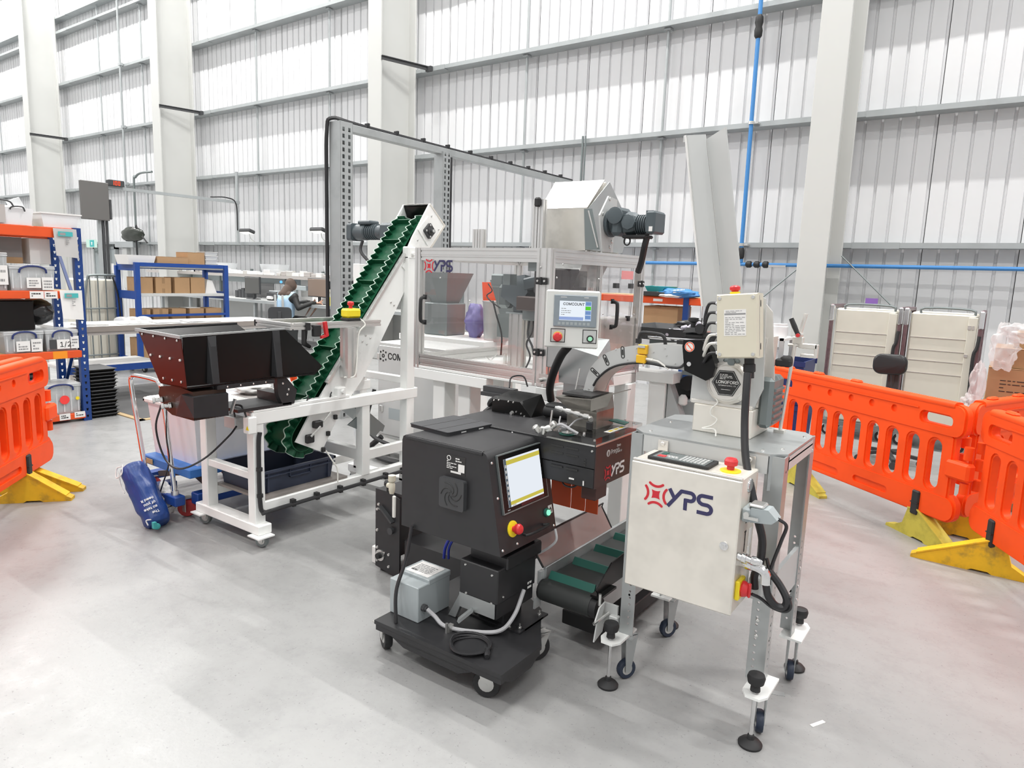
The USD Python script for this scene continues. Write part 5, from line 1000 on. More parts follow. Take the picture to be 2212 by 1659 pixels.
cm.part('base_plate', box(-1.01, .0, .0, 1.0, 1.068, 1.085, .003), W_)
cm.part('base_beam', box(-1.015, -.414, -.005, .06, 1.005, 1.066, .003), W_); cm.part('base_beam', box(-1.015, -.95, .06, .98, 1.005, 1.066, .003), W_); cm.part('base_beam', box(-.07, 0, .3, .98, 1.005, 1.066, .003), W_); cm.part('base_beam', box(-1.0, -.0, .92, .985, 1.005, 1.066, .003), W_)
cm.part('corner_block', [box(-.06, .08, -.005, .10, 1.0, 1.067, .003)], W_)
cm.part('gusset', hull([(-.42, .0, 1.005), (-.36, .0, 1.005), (-.42, .06, 1.005), (-.36, .06, 1.005), (-.34, .1, .86), (-.27, .1, .86), (-.34, .16, .86), (-.27, .16, .86)]), K['grey_paint'])
for x, y in ((-.83, .08), (-.655, .12), (-.88, .70), (-.03, .90)): cm.part('leg', box(x - .05, x + .05, y - .05, y + .05, .06, 1.005, .004), W_)
cm.part('lower_rail', [box(-.9, -.02, .88, .94, .30, .36), box(-.9, -.84, .08, .9, .30, .36)], W_)
for x, y in ((-.83, .08), (-.655, .12), (-.88, .70), (-.03, .90)): cm.part('foot', lathe([(.045, 0), (.04, .012), (.012, .02), (.012, .06)], (x, y, 0), (0, 0, 1), 14), K['rubber'])
# inside: column with vision head, cables, light grey chute and far-side parts
cm.part('column', [profile((-.45, .28, 1.085), (-.45, .28, 1.43), .05), profile((-.40, .28, 1.085), (-.40, .28, 1.43), .05)], A_)
cm.part('column_cap', box(-.49, -.36, .24, .32, 1.43, 1.44), K['boxgrey'])
hd_ = cm.part('vision_head', [hull([(-.50, .2, 1.53), (-.36, .18, 1.47), (-.30, .2, 1.56), (-.34, .22, 1.66), (-.52, .24, 1.64), (-.48, .36, 1.52), (-.32, .36, 1.5), (-.33, .36, 1.64)]), box(-.44, -.37, .24, .32, 1.44, 1.5, .006), rot(box(-.34, -.14, .2, .3, 1.585, 1.66, .01), -12, (0, 1, 0), (-.24, .25, 1.62))], K['motorgrey'])
cm.part('sensor', [box(-.34, -.23, .2, .3, 1.40, 1.50, .01), box(-.55, -.46, .22, .3, 1.46, 1.60, .02), box(-.62, -.52, .24, .3, 1.58, 1.66, .01)], K['tubegrey'], parent=hd_)
cm.part('dome_lamp', lathe([(.02, 0), (.085, .03), (.10, .08), (.09, .10)], (-.56, .42, 1.62), (0, 0, -1), 20), K['tubegrey'], parent=hd_)
cm.part('cables', [tube([(-.60, .2, 1.6), (-.56, .19, 1.56), (-.60, .19, 1.53), (-.56, .18, 1.50), (-.50, .2, 1.46)], .004, 6), tube([(-.56, .2, 1.5), (-.53, .2, 1.42), (-.5, .22, 1.3), (-.50, .22, 1.18)], .005, 6), tube([(-.28, .2, 1.40), (-.27, .18, 1.32), (-.22, .16, 1.26), (-.20, .15, 1.22)], .006, 6), tube([(-.25, .2, 1.4), (-.24, .18, 1.34), (-.27, .17, 1.27), (-.24, .17, 1.2), (-.28, .18, 1.12)], .005, 6)], K['cable'])
cm.part('sensor_bracket', [box(-.40, -.35, .1, .16, 1.60, 1.66), box(-.17, -.05, .03, .05, 1.68, 1.74)], K['tubegrey'])
cm.part('steel_chute', [hull([(-.30, .35, 1.56), (-.14, .35, 1.56), (-.10, .5, 1.60), (-.30, .5, 1.60), (-.26, .3, 1.30), (-.16, .3, 1.30), (-.16, .42, 1.30), (-.26, .42, 1.30)]), box(-.26, -.16, .30, .42, 1.10, 1.30)], K['steel'])
cm.part('grey_hopper', [hull([(-.85, .5, 1.62), (-.62, .5, 1.62), (-.62, .75, 1.62), (-.85, .75, 1.62), (-.80, .55, 1.40), (-.66, .55, 1.40), (-.66, .7, 1.40), (-.80, .7, 1.40)]), box(-.82, -.64, .55, .72, 1.25, 1.40)], K['tubegrey'])
cm.part('side_bin', lathe([(.07, 0), (.08, .2), (.075, .21)], (-.42, .70, 1.28), (0, 0, 1), 20), K['galv']); cm.part('orange_guard', box(-.62, -.30, .74, .78, 1.47, 1.53), K['orange'])
cm.part('inner_panel', [box(-.15, -.02, .55, .95, 1.2, 1.42, .004)], K['steel2']); cm.part('drive_box', box(-.20, -.06, .12, .45, 1.56, 1.70, .008), P('dark_drive', (.06, .058, .06), .4)); cm.part('dark_tray', box(-.32, -.05, .12, .48, 1.46, 1.54, .006), P('dark_brown_tray', (.07, .05, .045), .4))
cm.part('white_duct', [hull([(-.30, .42, 1.78), (-.06, .42, 1.78), (-.06, .7, 1.78), (-.30, .7, 1.78), (-.34, .30, 1.60), (-.06, .30, 1.60), (-.06, .55, 1.60), (-.34, .55, 1.60)])], K['ltgrey'])
cm.part('base_fitting', [box(-.62, -.56, .2, .26, 1.085, 1.10), cyl((-.7, .5, 1.085), (-.7, .5, 1.15), .012, 10), tube([(-.72, .45, 1.16), (-.75, .42, 1.11), (-.78, .4, 1.13)], .004, 6)], K['zinc']); cm.part('airline', tube([(-.64, .15, 1.09), (-.60, .16, 1.12), (-.55, .18, 1.10), (-.52, .2, 1.12)], .006, 6), K['dkgreen'])
cm.part('rear_frame', [profile((-.62, .95, 1.12), (-.62, .95, 1.76), .04), profile((-.35, .95, 1.12), (-.35, .95, 1.76), .04)], A_)
cm.part('pink_sticker', box(.0012, .0022, .72, .86, 1.655, 1.705), P('pink_sticker', (.80, .32, .32), .6)); cm.part('pane_clip', [box(-.03, -.008, .68, .72, 1.60, 1.63), box(-.03, -.008, .86, .89, 1.60, 1.63), box(-.03, -.008, .85, .87, 1.40, 1.43)], K['rubber'])
# outlet chute on the corner
cm.part('outlet_chute', hull([(.19, -.16, 1.33), (.42, -.16, 1.29), (.38, .0, 1.36), (.19, .0, 1.36), (.20, -.16, 1.14), (.42, -.16, 1.14), (.42, .0, 1.14), (.20, .0, 1.14)]), K['galv']); cm.part('chute_spout', box(.215, .405, -.14, -.02, 1.085, 1.14), K['galv']); cm.part('chute_neck', box(.002, .20, .002, .14, 1.18, 1.34, .004), K['galv'])
cm.part('chute_bracket', [box(-.0, .06, -.06, -.04, 1.10, 1.15), cyl((.02, -.05, 1.12), (.02, -.09, 1.12), .01, 10)], K['zinc'])
# operator panel on its arm (world coordinates)
M = frame((-1.577, 2.662, 1.468), (.862, .507, 0), (0, 0, 1))
hm = cm.part('operator_panel', put(box(-.125, .115, -.128, .128, -.075, 0, .006), M), P('panel_cream_white', (.70, .71, .68), .4), w=True)
hs = cm.part('touch_unit', put(box(-.088, .103, -.033, .108, 0, .008, .003), M), P('touch_grey', (.25, .29, .32), .4), parent=hm, w=True)
S_ = lambda x0, x1, y0, y1, mat, d=.0085, nm='screen_area': cm.part(nm, put(box(x0, x1, y0, y1, .008, d + .0003), M), mat, parent=hm, w=True)
S_(-.063, .050, -.004, .082, EM('screen_white', (.86, .93, 1.0), .95), nm='screen'); S_(.050, .078, -.004, .082, EM('screen_pale', (.62, .75, .95), .85), nm='screen')
for i, (m_, z0, z1) in enumerate((('blue', .064, .080), ('green', .044, .060), ('blue', .024, .040), ('blue', .004, .020))): S_(.052, .076, z0, z1, EM('screen_key_%d' % i, (.25, .42, .80) if m_ == 'blue' else (.15, .9, .05), .7), .0089, 'screen_key')
S_(-.063, .044, -.002, .012, EM('screen_bar', (.38, .50, .86), .8), .0089, 'screen_bar')
cm.part('screen_title', put(mv(text('COMCOUNT', .0115, True, .0004), -.048, .063, .0089), M), K['ink'], parent=hm, w=True); cm.part('screen_print', put(mv(lines(0, 0, .045, .036, 4, 12, .3, .0004), -.055, .018, .0089), M), K['grey_ink'], parent=hm, w=True)
cm.part('unit_print', put(cat(mv(text('SIEMENS', .0045, True, .0004), -.06, .096, .008), mv(lines(0, 0, .03, .004, 1, 3, .8, .0004), .045, .096, .008)), M), K['paper'], parent=hm, w=True)
cm.part('soft_keys', put(cat(*[mv(box(-.006, .006, -.006, .006, 0, .0008), -.062 + .0185 * i, -.018, .008) for i in range(8)]), M), K['boxgrey'], parent=hm, w=True)
for x0, x1 in ((-.098, -.033), (.045, .108)):
    cm.part('button_plate', put(cat(box(x0, x1, -.104, -.043, 0, .001), ), M), K['ltgrey'], parent=hm, w=True); cm.part('plate_border', put(cat(box(x0, x1, -.046, -.043, 0, .0016), box(x0, x1, -.104, -.101, 0, .0016), box(x0, x0 + .003, -.104, -.043, 0, .0016), box(x1 - .003, x1, -.104, -.043, 0, .0016)), M), K['ink'], parent=hm, w=True)
eb = np.array([-.066, -.078, 0, 1]); pw = (M @ eb)[:3]; nw = M[:3, 2]
cm.part('yellow_collar', lathe([(.022, 0), (.021, .006), (.012, .008)], pw, nw, 20), K['yellow'], parent=hm, w=True); cm.part('stop_button', lathe([(.010, 0), (.012, .014), (.020, .018), (.0205, .028), (.015, .034), (.003, .036)], pw, nw, 22), K['red'], parent=hm, w=True)
pg_ = (M @ np.array([.079, -.083, 0, 1]))[:3]; cm.part('button_ring', lathe([(.016, 0), (.015, .006), (.011, .007)], pg_, nw, 20), K['rubber'], parent=hm, w=True); cm.part('green_button', lathe([(.0105, .006), (.009, .010), (.003, .011)], pg_, nw, 18), EM('pale_green_button', (.45, .95, .62), .8), parent=hm, w=True)
cm.part('support_arm', tube([(-1.62, 2.70, 1.34), (-1.68, 2.74, 1.29), (-1.78, 2.84, 1.19), (-1.835, 2.90, 1.10), (-1.85, 2.94, 1.03)], .020, 12, 6), K['rubber'], w=True)
# things on the roof of the guard
cm.part('roof_rail', box(-.85, -.25, .90, .94, 1.80, 1.86), K['ltgrey'], w=None); cm.part('roof_handle', dhandle((-.42, .12, 1.80), (1, 0, 0), (0, 1, 0)) if 0 else [tube([(-.52, .5, 1.80), (-.50, .5, 1.835), (-.36, .5, 1.835), (-.34, .5, 1.80)], .011, 8, 4)], K['rubber'])
cm.part('roof_stop', [lathe([(.03, 0), (.03, .04), (.02, .05)], (-.28, .86, 1.84), (-.5, -.8, .1), 14)], K['red']); cm.part('roof_box', box(-.47, -.43, .49, .51, 1.80, 1.835, .004), K['paper'])
cm.part('roof_post', [profile((-.93, .45, 1.80), (-.93, .45, 1.94), .04), profile((-.885, .45, 1.80), (-.885, .45, 1.94), .04)], A_)
cm.part('roof_post', [profile((-.24, .18, 1.80), (-.24, .18, 2.07), .035), profile((-.20, .18, 1.80), (-.20, .18, 2.07), .035)], A_)
cm.part('roof_sensor', box(-.235, -.20, .14, .17, 2.03, 2.08, .008), K['rubber'])
cm.part('roof_nuts', [lathe([(.008, 0), (.008, .007)], (-.02, .36 + .05 * i, 1.80), (0, 0, 1), 8) for i in range(4)], K['zinc'])

# ---------------------------------------------------------------- steel elevator hood with gear motor
hd = Thing('elevator_hood', 'stainless steel infeed hood with dark gear motor above the counting machine', 'hood', (-2.1, 3.65, 1.80))
hd.part('front_plate', prism([(3.40, 1.805), (3.40, 2.035), (3.404, 2.035), (3.404, 1.805)], 'x', -2.27, -1.96), P('aged_stainless', (.62, .60, .55), .32, .5, var=.25, scale=5))
hd.part('top_plate', sheetpoly([(-2.27, 3.40, 2.035), (-1.96, 3.40, 2.035), (-1.99, 3.64, 2.215), (-2.33, 3.64, 2.22)]), K['steel2'])
hd.part('rear_body', prism([(3.404, 1.805), (3.404, 2.03), (3.64, 2.205), (3.95, 1.98), (3.85, 1.805)], 'x', -2.268, -1.985), K['steel'])
hd.part('right_cheek', sheetpoly([(-1.962, 3.404, 1.81), (-1.962, 3.85, 1.81), (-1.962, 3.93, 1.98), (-1.962, 3.64, 2.205), (-1.962, 3.404, 2.03)]), K['galv'])
hd.part('inner_bracket', [sheetpoly([(-1.955, 3.395, 1.81), (-1.865, 3.395, 1.81), (-1.925, 3.395, 2.03), (-1.975, 3.395, 2.03)])], K['tubegrey']); hd.part('bracket_rod', cyl((-1.945, 3.39, 2.02), (-1.875, 3.39, 1.82), .005, 8), K['zinc'])
hd.part('bearing_plate', hull([(-1.86, 3.35, 1.99), (-1.85, 3.35, 1.99), (-1.86, 3.44, 2.10), (-1.85, 3.44, 2.10), (-1.86, 3.54, 2.09), (-1.85, 3.54, 2.09), (-1.86, 3.52, 1.80), (-1.85, 3.52, 1.80), (-1.86, 3.40, 1.80), (-1.85, 3.40, 1.80)]), K['ltgrey'])
hd.part('plate_bolts', [bolt((-1.85, y, z), (1, 0, 0), .010) for y, z in ((3.38, 2.0), (3.45, 2.085), (3.5, 1.86), (3.48, 1.83))], K['zinc'])
m0 = np.array([-1.85, 3.46, 1.955])
mo = hd.part('gear_motor', [lathe([(.07, 0), (.075, .01), (.075, .022), (.05, .024), (.045, .05)], m0, (1, 0, 0), 24), box(-1.81, -1.745, 3.39, 3.53, 1.885, 2.035, .018), lathe([(.06, 0), (.066, .02), (.06, .06), (.05, .075)], (-1.75, 3.46, 1.95), (1, 0, 0), 8)], K['motorgrey'])
hd.part('gearbox_cover', [lathe([(.045, 0), (.045, .012), (.03, .016)], (-1.778, 3.39, 1.99), (0, -1, 0), 20), lathe([(.04, 0), (.04, .016), (.02, .02)], (-1.70, 3.40, 1.955), (0, -1, 0), 8)], K['motorgrey'], parent=mo)
hd.part('cooling_fin', [lathe([(.053, 0), (.053, .005)], (-1.675 + .0125 * i, 3.46, 1.945), (1, 0, 0), 20) for i in range(7)] + [cyl((-1.69, 3.46, 1.945), (-1.58, 3.46, 1.945), .044, 16)], K['motorgrey'], parent=mo)
hd.part('terminal_box', [box(-1.60, -1.545, 3.38, 3.52, 1.895, 2.01, .01), box(-1.60, -1.56, 3.39, 3.5, 2.0, 2.012)], K['motorgrey'], parent=mo); hd.part('label', box(-1.575, -1.555, 3.3785, 3.38, 1.905, 1.93), K['paper'], parent=mo)
hd.part('lifting_eye', tube([(-1.72 + .018 * math.cos(t), 3.43, 1.858 + .022 * math.sin(t)) for t in np.linspace(0, 6.283, 13)], .004, 6, 0), K['rubber'], parent=mo); hd.part('mount_bar', box(-1.74, -1.6, 3.40, 3.5, 1.872, 1.89, .006), K['rubber'], parent=mo)
hd.part('motor_cable', [cyl((-1.61, 3.44, 1.90), (-1.61, 3.44, 1.865), .012, 10), tube([(-1.61, 3.44, 1.88), (-1.625, 3.45, 1.83), (-1.66, 3.5, 1.76), (-1.70, 3.55, 1.70)], .018, 8)], K['cable'])
sd = Thing('elevator_stand', 'white steel stand with inclined brace behind the friction feeder arm', 'stand', (-1.8, 4.5, 0))
sd.part('post', box(-1.93, -1.81, 4.30, 4.42, 0, .98, .004), W_); sd.part('head_beam', [box(-2.15, -1.75, 4.28, 4.44, .98, 1.05, .004)], W_)
sd.part('gusset', hull([(-1.80, 4.32, 1.0), (-1.80, 4.40, 1.0), (-1.62, 4.32, .60), (-1.62, 4.40, .60), (-1.80, 4.32, .60), (-1.80, 4.40, .60)]), K['grey_paint']); sd.part('lower_rail', bar((-1.83, 4.2, .60), (-1.62, 5.25, .62), .08, .07), W_)
sd.part('brace', bar((-1.62, 5.2, .58), (-1.36, 4.9, 1.04), .07, .06), W_); sd.part('profile_post', [profile((-1.78, 4.7, .70), (-1.78, 4.7, 1.08), .045), profile((-1.73, 4.7, .70), (-1.73, 4.7, 1.08), .045)], A_)
sd.part('rear_post', box(-1.64, -1.56, 5.18, 5.26, 0, .62), W_)
bm = Thing('blue_motor', 'bright blue electric motor with black fan behind the friction feeder arm', 'motor', (-1.62, 4.6, .84))
bm.part('body', [lathe([(.075, 0), (.085, .02), (.085, .13), (.07, .16)], (-1.60, 4.55, 1.03), (.55, -.83, -.1), 20), box(-1.80, -1.64, 4.5, 4.62, .98, 1.14, .025)], K['motorblue']); bm.part('vent', [box(-1.555 + .018 * i, -1.548 + .018 * i, 4.425, 4.45, 1.03, 1.07) for i in range(3)], K['paper'])
bm.part('guard', [box(-1.84, -1.66, 4.5, 4.6, .86, .98, .02), cyl((-1.7, 4.5, .98), (-1.7, 4.4, .98), .05, 14)], K['rubber']); bm.part('cable', tube([(-1.62, 4.45, .95), (-1.60, 4.4, .88), (-1.56, 4.4, .80), (-1.50, 4.45, .70)], .014, 8), K['cable']); bm.part('fitting', lathe([(.02, 0), (.03, .01), (.03, .05), (.015, .07)], (-1.7, 4.35, .84), (0, 0, 1), 12), K['paper'])
bm.part('mount', box(-1.80, -1.6, 4.44, 4.62, .62, .86, .01), K['grey_paint'])
# infeed belt with products behind the feeder arm
pc = Thing('product_tray', 'black tray with a heap of small white packs behind the feeder arm', 'tray', (-1.7, 4.3, 1.15))
pc.part('tray', shell((-2.05, 4.05, -1.28, 4.6), .006, 1.28, 1.36, (-2.0, 4.1, -1.33, 4.55)), K['plastic_dk'], sm=False); pc.part('support', [box(-1.9, -1.4, 4.2, 4.5, 1.22, 1.28), box(-1.7, -1.6, 4.3, 4.4, 1.05, 1.22)], K['tubegrey'])
r3 = random.Random(11); pp = []
for i in range(150):
    x, y = r3.uniform(-1.85, -1.34), r3.uniform(4.08, 4.5); z = 1.30 + .08 * math.exp(-((x + 1.5) ** 2 / .03)) + r3.uniform(0, .02)
    pp.append(rot(box(x - .016, x + .016, y - .012, y + .012, z, z + .02, .005), r3.uniform(0, 180), (r3.uniform(-1, 1), r3.uniform(-1, 1), 1), (x, y, z)))
pc.part('packs', pp, P('lilac_white_packs', (.70, .67, .76), .5), kind='stuff')
pc.part('black_film', crumple((-1.6, 4.25, 1.38), (.16, .03, .03), 41, amp=1.0), P('black_film2', (.03, .03, .03), .2), sm=True)
# ================================================================ black bagging machine on its cart
bg = Thing('bagging_machine', 'black bag-packing machine with touch screen on castor base', 'machine', (-1.72, 2.25, 0))
BK = K['black']
bg.part('base_plate', [prism([(-2.055, 1.925), (-1.382, 1.935), (-1.381, 2.208), (-1.45, 2.306), (-1.554, 2.47), (-1.7, 2.55), (-2.06, 2.5)], 'z', .155, .172), prism([(-2.05, 1.93), (-1.387, 1.94), (-1.387, 2.206), (-1.45, 2.30), (-2.05, 2.4)], 'z', .128, .156)], BK)
bg.part('base_skirt', [prism([(-2.0, .128), (-1.90, .09), (-1.60, .09), (-1.52, .128)], 'y', 1.945, 1.96), prism([(1.97, .128), (2.02, .10), (2.15, .10), (2.2, .128)], 'x', -1.40, -1.39)], BK)
for x, y, yaw in ((-2.075, 2.015, 150), (-1.505, 2.012, 20), (-1.50, 2.36, 60), (-1.98, 2.42, 120)): caster(bg, x, y, .128, .058, .034, K['rubber'], K['zinc'], yaw)
bg.part('stand_post', [box(-1.74, -1.60, 2.24, 2.38, .17, .56, .006)], BK); bg.part('post_flange', [box(-1.50, -1.60, 2.26, 2.40, .172, .182), box(-1.78, -1.50, 2.22, 2.44, .172, .18)], BK)
bg.part('flange_bolts', [lathe([(.008, 0), (.008, .006), (.004, .007), (.004, .022)], (x, y, .182), (0, 0, 1), 8) for x, y in ((-1.52, 2.25), (-1.52, 2.40), (-1.56, 2.23), (-1.75, 2.24))], K['zinc'])
bg.part('neck', [box(-1.80, -1.58, 2.18, 2.44, .50, .545, .006), box(-1.76, -1.56, 2.2, 2.46, .44, .50, .006)], BK)
head = [(-2.072, .545), (-1.525, .545), (-1.60, .925), (-1.612, .948), (-1.635, .958), (-2.05, .958), (-2.066, .950), (-2.072, .932)]
bg.part('head_housing', prism(head, 'y', 2.10, 2.515), BK, sm=40)
bg.part('top_edge', cyl((-2.05, 2.106, .948), (-1.63, 2.106, .948), .0105, 10), BK)
FH = frame((-2.072, 2.10, .545), (1, 0, 0), (0, 0, 1))
q = bg.part('fan_guard', put(ext(rrect(.236, .148, .368, .276, .010), .022), FH), K['plastic_dk'])
sw = [put(mv(tube([(.302 + r * math.cos(a + 2.2 * r / .055), .212 + r * math.sin(a + 2.2 * r / .055), .0225) for r in np.linspace(.008, .056, 6)], .0022, 5, 2), 0, 0, 0), FH) for a in np.arange(6) * math.pi / 3]
bg.part('fan_swirl', sw, K['ink'], parent=q)
q = bg.part('rating_plate', put(box(.254, .357, .292, .372, 0, .0012), FH), K['ink'])
bg.part('plate_print', put(cat(mv(lines(0, 0, .055, .035, 5, 4, .45), .258, .312, .0012), mv(lines(0, 0, .05, .02, 2, 7, .5), .305, .345, .0012), mv(ext(Point(0, 0).buffer(.011).difference(Point(0, 0).buffer(.008)), .0012), .269, .357, .0012), mv(box(0, .055, 0, .008, 0, .0012), .28, .297, .0012), mv(box(0, .033, 0, .033, 0, .0012), .320, .306, .0012)), FH), K['paper'], parent=q)
# sloped operator face
so = np.array([-1.525, 2.10, .545]); sr = np.array([0, 1.0, 0]); su = np.array([-.075, 0, .38]); su = su / np.linalg.norm(su); FS = frame(so, sr, su)
def sp(x, y, z=0): return (FS @ np.array([x, y, z, 1]))[:3]
q = bg.part('screen_bezel', put(cat(ext(sbox(.047, .157, .376, .400).difference(sbox(.052, .162, .371, .395)), .009)), FS), K['tubegrey']); bg.part('screen_frame', put(box(.053, .370, .163, .394, 0, .008), FS), K['blackgloss'], parent=q)
bg.part('screen', put(box(.085, .342, .178, .376, .008, .0088), FS), EM('bagger_screen', (.84, .89, .95), .95), parent=q)
bg.part('screen_bar', put(cat(box(.10, .342, .350, .368, .0088, .0094), box(.10, .342, .186, .200, .0088, .0094)), FS), EM('bagger_yellow', (.72, .62, .10), .8), parent=q)
bg.part('screen_side', put(cat(box(.085, .10, .178, .376, .0088, .0094)), FS), EM('bagger_grey', (.16, .2, .24), .6), parent=q); bg.part('screen_dark', put(box(.17, .342, .165, .1785, .008, .0092), FS), P('bezel_maroon', (.06, .012, .014), .3), parent=q)
bg.part('screen_icon', put(cat(*[box(.088, .097, .34 - .022 * i, .352 - .022 * i, .0094, .0098) for i in range(7)], box(.11, .135, .180, .1855, .0094, .0098)), FS), K['ltgrey'], parent=q); bg.part('frame_print', put(mv(lines(0, 0, .04, .004, 1, 2, .8), .075, .167, .008), FS), K['boxgrey'], parent=q)
estop(bg, sp(.10, .088), FS[:3, 2], 1.0)
q = bg.part('start_button', lathe([(.020, 0), (.019, .008), (.014, .010)], sp(.354, .090), FS[:3, 2], 20), K['dkgreen']); bg.part('lamp', lathe([(.013, .008), (.012, .016), (.004, .018)], sp(.354, .090), FS[:3, 2], 18), K['green_led'], parent=q); bg.part('power_label', put(box(.372, .402, .078, .115, 0, .001), FS), K['paper'], parent=q); bg.part('power_symbol', put(mv(ext(Point(0, 0).buffer(.009).difference(Point(0, 0).buffer(.0065)).union(sbox(-.0015, 0, .0015, .012)), .0012), .387, .094, .001), FS), K['ink'], parent=q)
bg.part('pull_handle', tube([sp(.17, .045), sp(.17, .045, .03), sp(.32, .045, .03), sp(.32, .045)], .006, 8, 3), K['rubber'])
bg.part('panel_screws', [lathe([(.006, 0), (.004, .004)], sp(x, y), FS[:3, 2], 10) for x, y in ((.02, .375), (.395, .372), (.02, .02), (.40, .02), (.03, .23), (.40, .25), (.12, .02))], K['zinc'])
bg.part('roof_screws', [lathe([(.007, 0), (.005, .004)], p, (0, 0, 1), 10) for p in ((-1.80, 2.47, .958), (-1.745, 2.465, .958))], K['zinc'])
# transformer case and grey junction box on the base
q = bg.part('transformer_case', [box(-1.773, -1.57, 2.15, 2.43, .305, .455, .004), box(-1.765, -1.575, 2.155, 2.42, .24, .305)], BK); bg.part('steel_skirt', box(-1.770, -1.580, 2.1465, 2.15, .243, .307), K['galv'], parent=q)
bg.part('case_screws', [lathe([(.006, 0), (.004, .004)], (x, 2.15, z), (0, -1, 0), 8) for x, z in ((-1.742, .438), (-1.60, .430), (-1.735, .312), (-1.60, .306))] + [lathe([(.005, 0), (.004, .004)], (-1.57, y, z), (1, 0, 0), 8) for y, z in ((2.19, .33), (2.38, .325))], K['zinc'], parent=q); bg.part('socket_print', [box(-1.57, -1.569, 2.37, 2.40, .30 + .02 * i, .31 + .02 * i) for i in range(2)], K['paper'], parent=q)
bg.part('hinge_bracket', [hull([(-1.84, 2.16, .175), (-1.80, 2.16, .175), (-1.76, 2.16, .27), (-1.78, 2.16, .29), (-1.84, 2.18, .175), (-1.80, 2.18, .175), (-1.76, 2.18, .27), (-1.78, 2.18, .29)]), bar((-1.74, 2.11, .20), (-1.69, 2.14, .255), .035, .012)], K['galv'])
q = bg.part('grey_junction_box', box(-2.06, -1.89, 2.02, 2.225, .172, .33, .003), K['boxgrey']); bg.part('lid', box(-2.062, -1.888, 2.085, 2.228, .32, .345, .003), K['boxgrey'], parent=q); bg.part('data_label', box(-2.045, -1.91, 2.10, 2.215, .345, .3462), K['paper'], parent=q); bg.part('label_print', put(cat(lines(0, 0, .10, .075, 6, 17, .35), mv(box(0, .03, 0, .012, 0, .0012), .0, .0, 0)), frame((-2.03, 2.12, .3462), (1, 0, 0), (0, 1, 0))), K['grey_ink'], parent=q)
bg.part('gland', [lathe([(.016, 0), (.016, .014), (.011, .016), (.011, .024)], (-1.888, 2.05, .235), (1, 0, 0), 8), lathe([(.014, 0), (.014, .02)], (-2.06, 2.06, .27), (-1, 0, 0), 8)], K['plastic_dk'], parent=q)
bg.part('grey_cable', tube([(-1.865, 2.05, .235), (-1.83, 2.06, .21), (-1.77, 2.06, .185), (-1.66, 2.10, .183), (-1.56, 2.16, .195), (-1.53, 2.22, .25), (-1.54, 2.3, .33)], .009, 8, 8), K['gcable']); bg.part('cable_clamp', [box(-1.755, -1.735, 2.045, 2.075, .172, .20), cyl((-1.745, 2.04, .172), (-1.745, 2.04, .215), .006, 8)], K['zinc'])
bg.part('drop_cable', tube([(-2.0, 2.09, .56), (-1.995, 2.05, .42), (-1.99, 1.99, .30), (-1.965, 1.965, .172)], .008, 8, 8), K['cable'])
bg.part('blue_hoses', [tube([(-1.93, 2.35, .56), (-1.95, 2.33, .50), (-2.0, 2.32, .40), (-2.02, 2.33, .33)], .007, 6), tube([(-1.915, 2.36, .56), (-1.93, 2.34, .5), (-1.985, 2.33, .40), (-2.0, 2.34, .33)], .006, 6)], K['logo_navy'] if 0 else P('blue_hose', (.03, .05, .42), .4)); bg.part('clear_hose', tube([(-1.80, 2.42, .56), (-1.79, 2.42, .46), (-1.77, 2.40, .34), (-1.74, 2.3, .25)], .007, 6), K['gcable']); bg.part('thin_cable', tube([(-1.52, 2.50, .55), (-1.50, 2.48, .51), (-1.53, 2.47, .47), (-1.58, 2.46, .43)], .006, 6), K['gcable'])
bg.part('red_guard', box(-1.98, -1.90, 2.56, 2.62, .44, .48, .006), K['logo_red'])
# bag unwinder behind
q = bg.part('unwinder_side', [prism([(-2.705, .03), (-2.52, .0), (-2.52, .45), (-2.60, .475), (-2.705, .475)], 'y', 2.54, 2.552)], BK); bg.part('bearing_flange', put(ext(affinity.rotate(unary_union([Point(0, 0).buffer(.032), Polygon([(-.05, 0), (0, .03), (.05, 0), (0, -.03)])]), 35), .006), frame((-2.665, 2.54, .10), (1, 0, 0), (0, 0, 1))), K['zinc'], parent=q)
bg.part('bearing_hub', lathe([(.018, 0), (.016, .02), (.008, .022)], (-2.665, 2.534, .10), (0, -1, 0), 14), K['rubber'], parent=q); bg.part('side_screws', [lathe([(.009, 0), (.007, .006)], (x, 2.54, z), (0, -1, 0), 10) for x, z in ((-2.69, .14), (-2.69, .065), (-2.60, .12), (-2.60, .05), (-2.69, .24), (-2.69, .36), (-2.68, .39), (-2.67, .37))], K['zinc'], parent=q); bg.part('slot_lever', [bar((-2.66, 2.535, .385), (-2.56, 2.53, .315), .03, .012), cyl((-2.575, 2.52, .265), (-2.575, 2.54, .265), .02, 10)], K['plastic_dk'], parent=q)
bg.part('unwinder_body', [box(-2.50, -1.82, 2.56, 2.575, .01, .22), box(-2.52, -1.85, 2.575, 2.95, .20, .215), box(-2.70, -2.5, 2.552, 2.95, .46, .475), box(-2.7, -2.69, 2.552, 2.95, .03, .47)], BK); bg.part('support_arm', bar((-2.46, 2.56, .46), (-2.34, 2.56, .37), .04, .02), K['plastic_dk'])
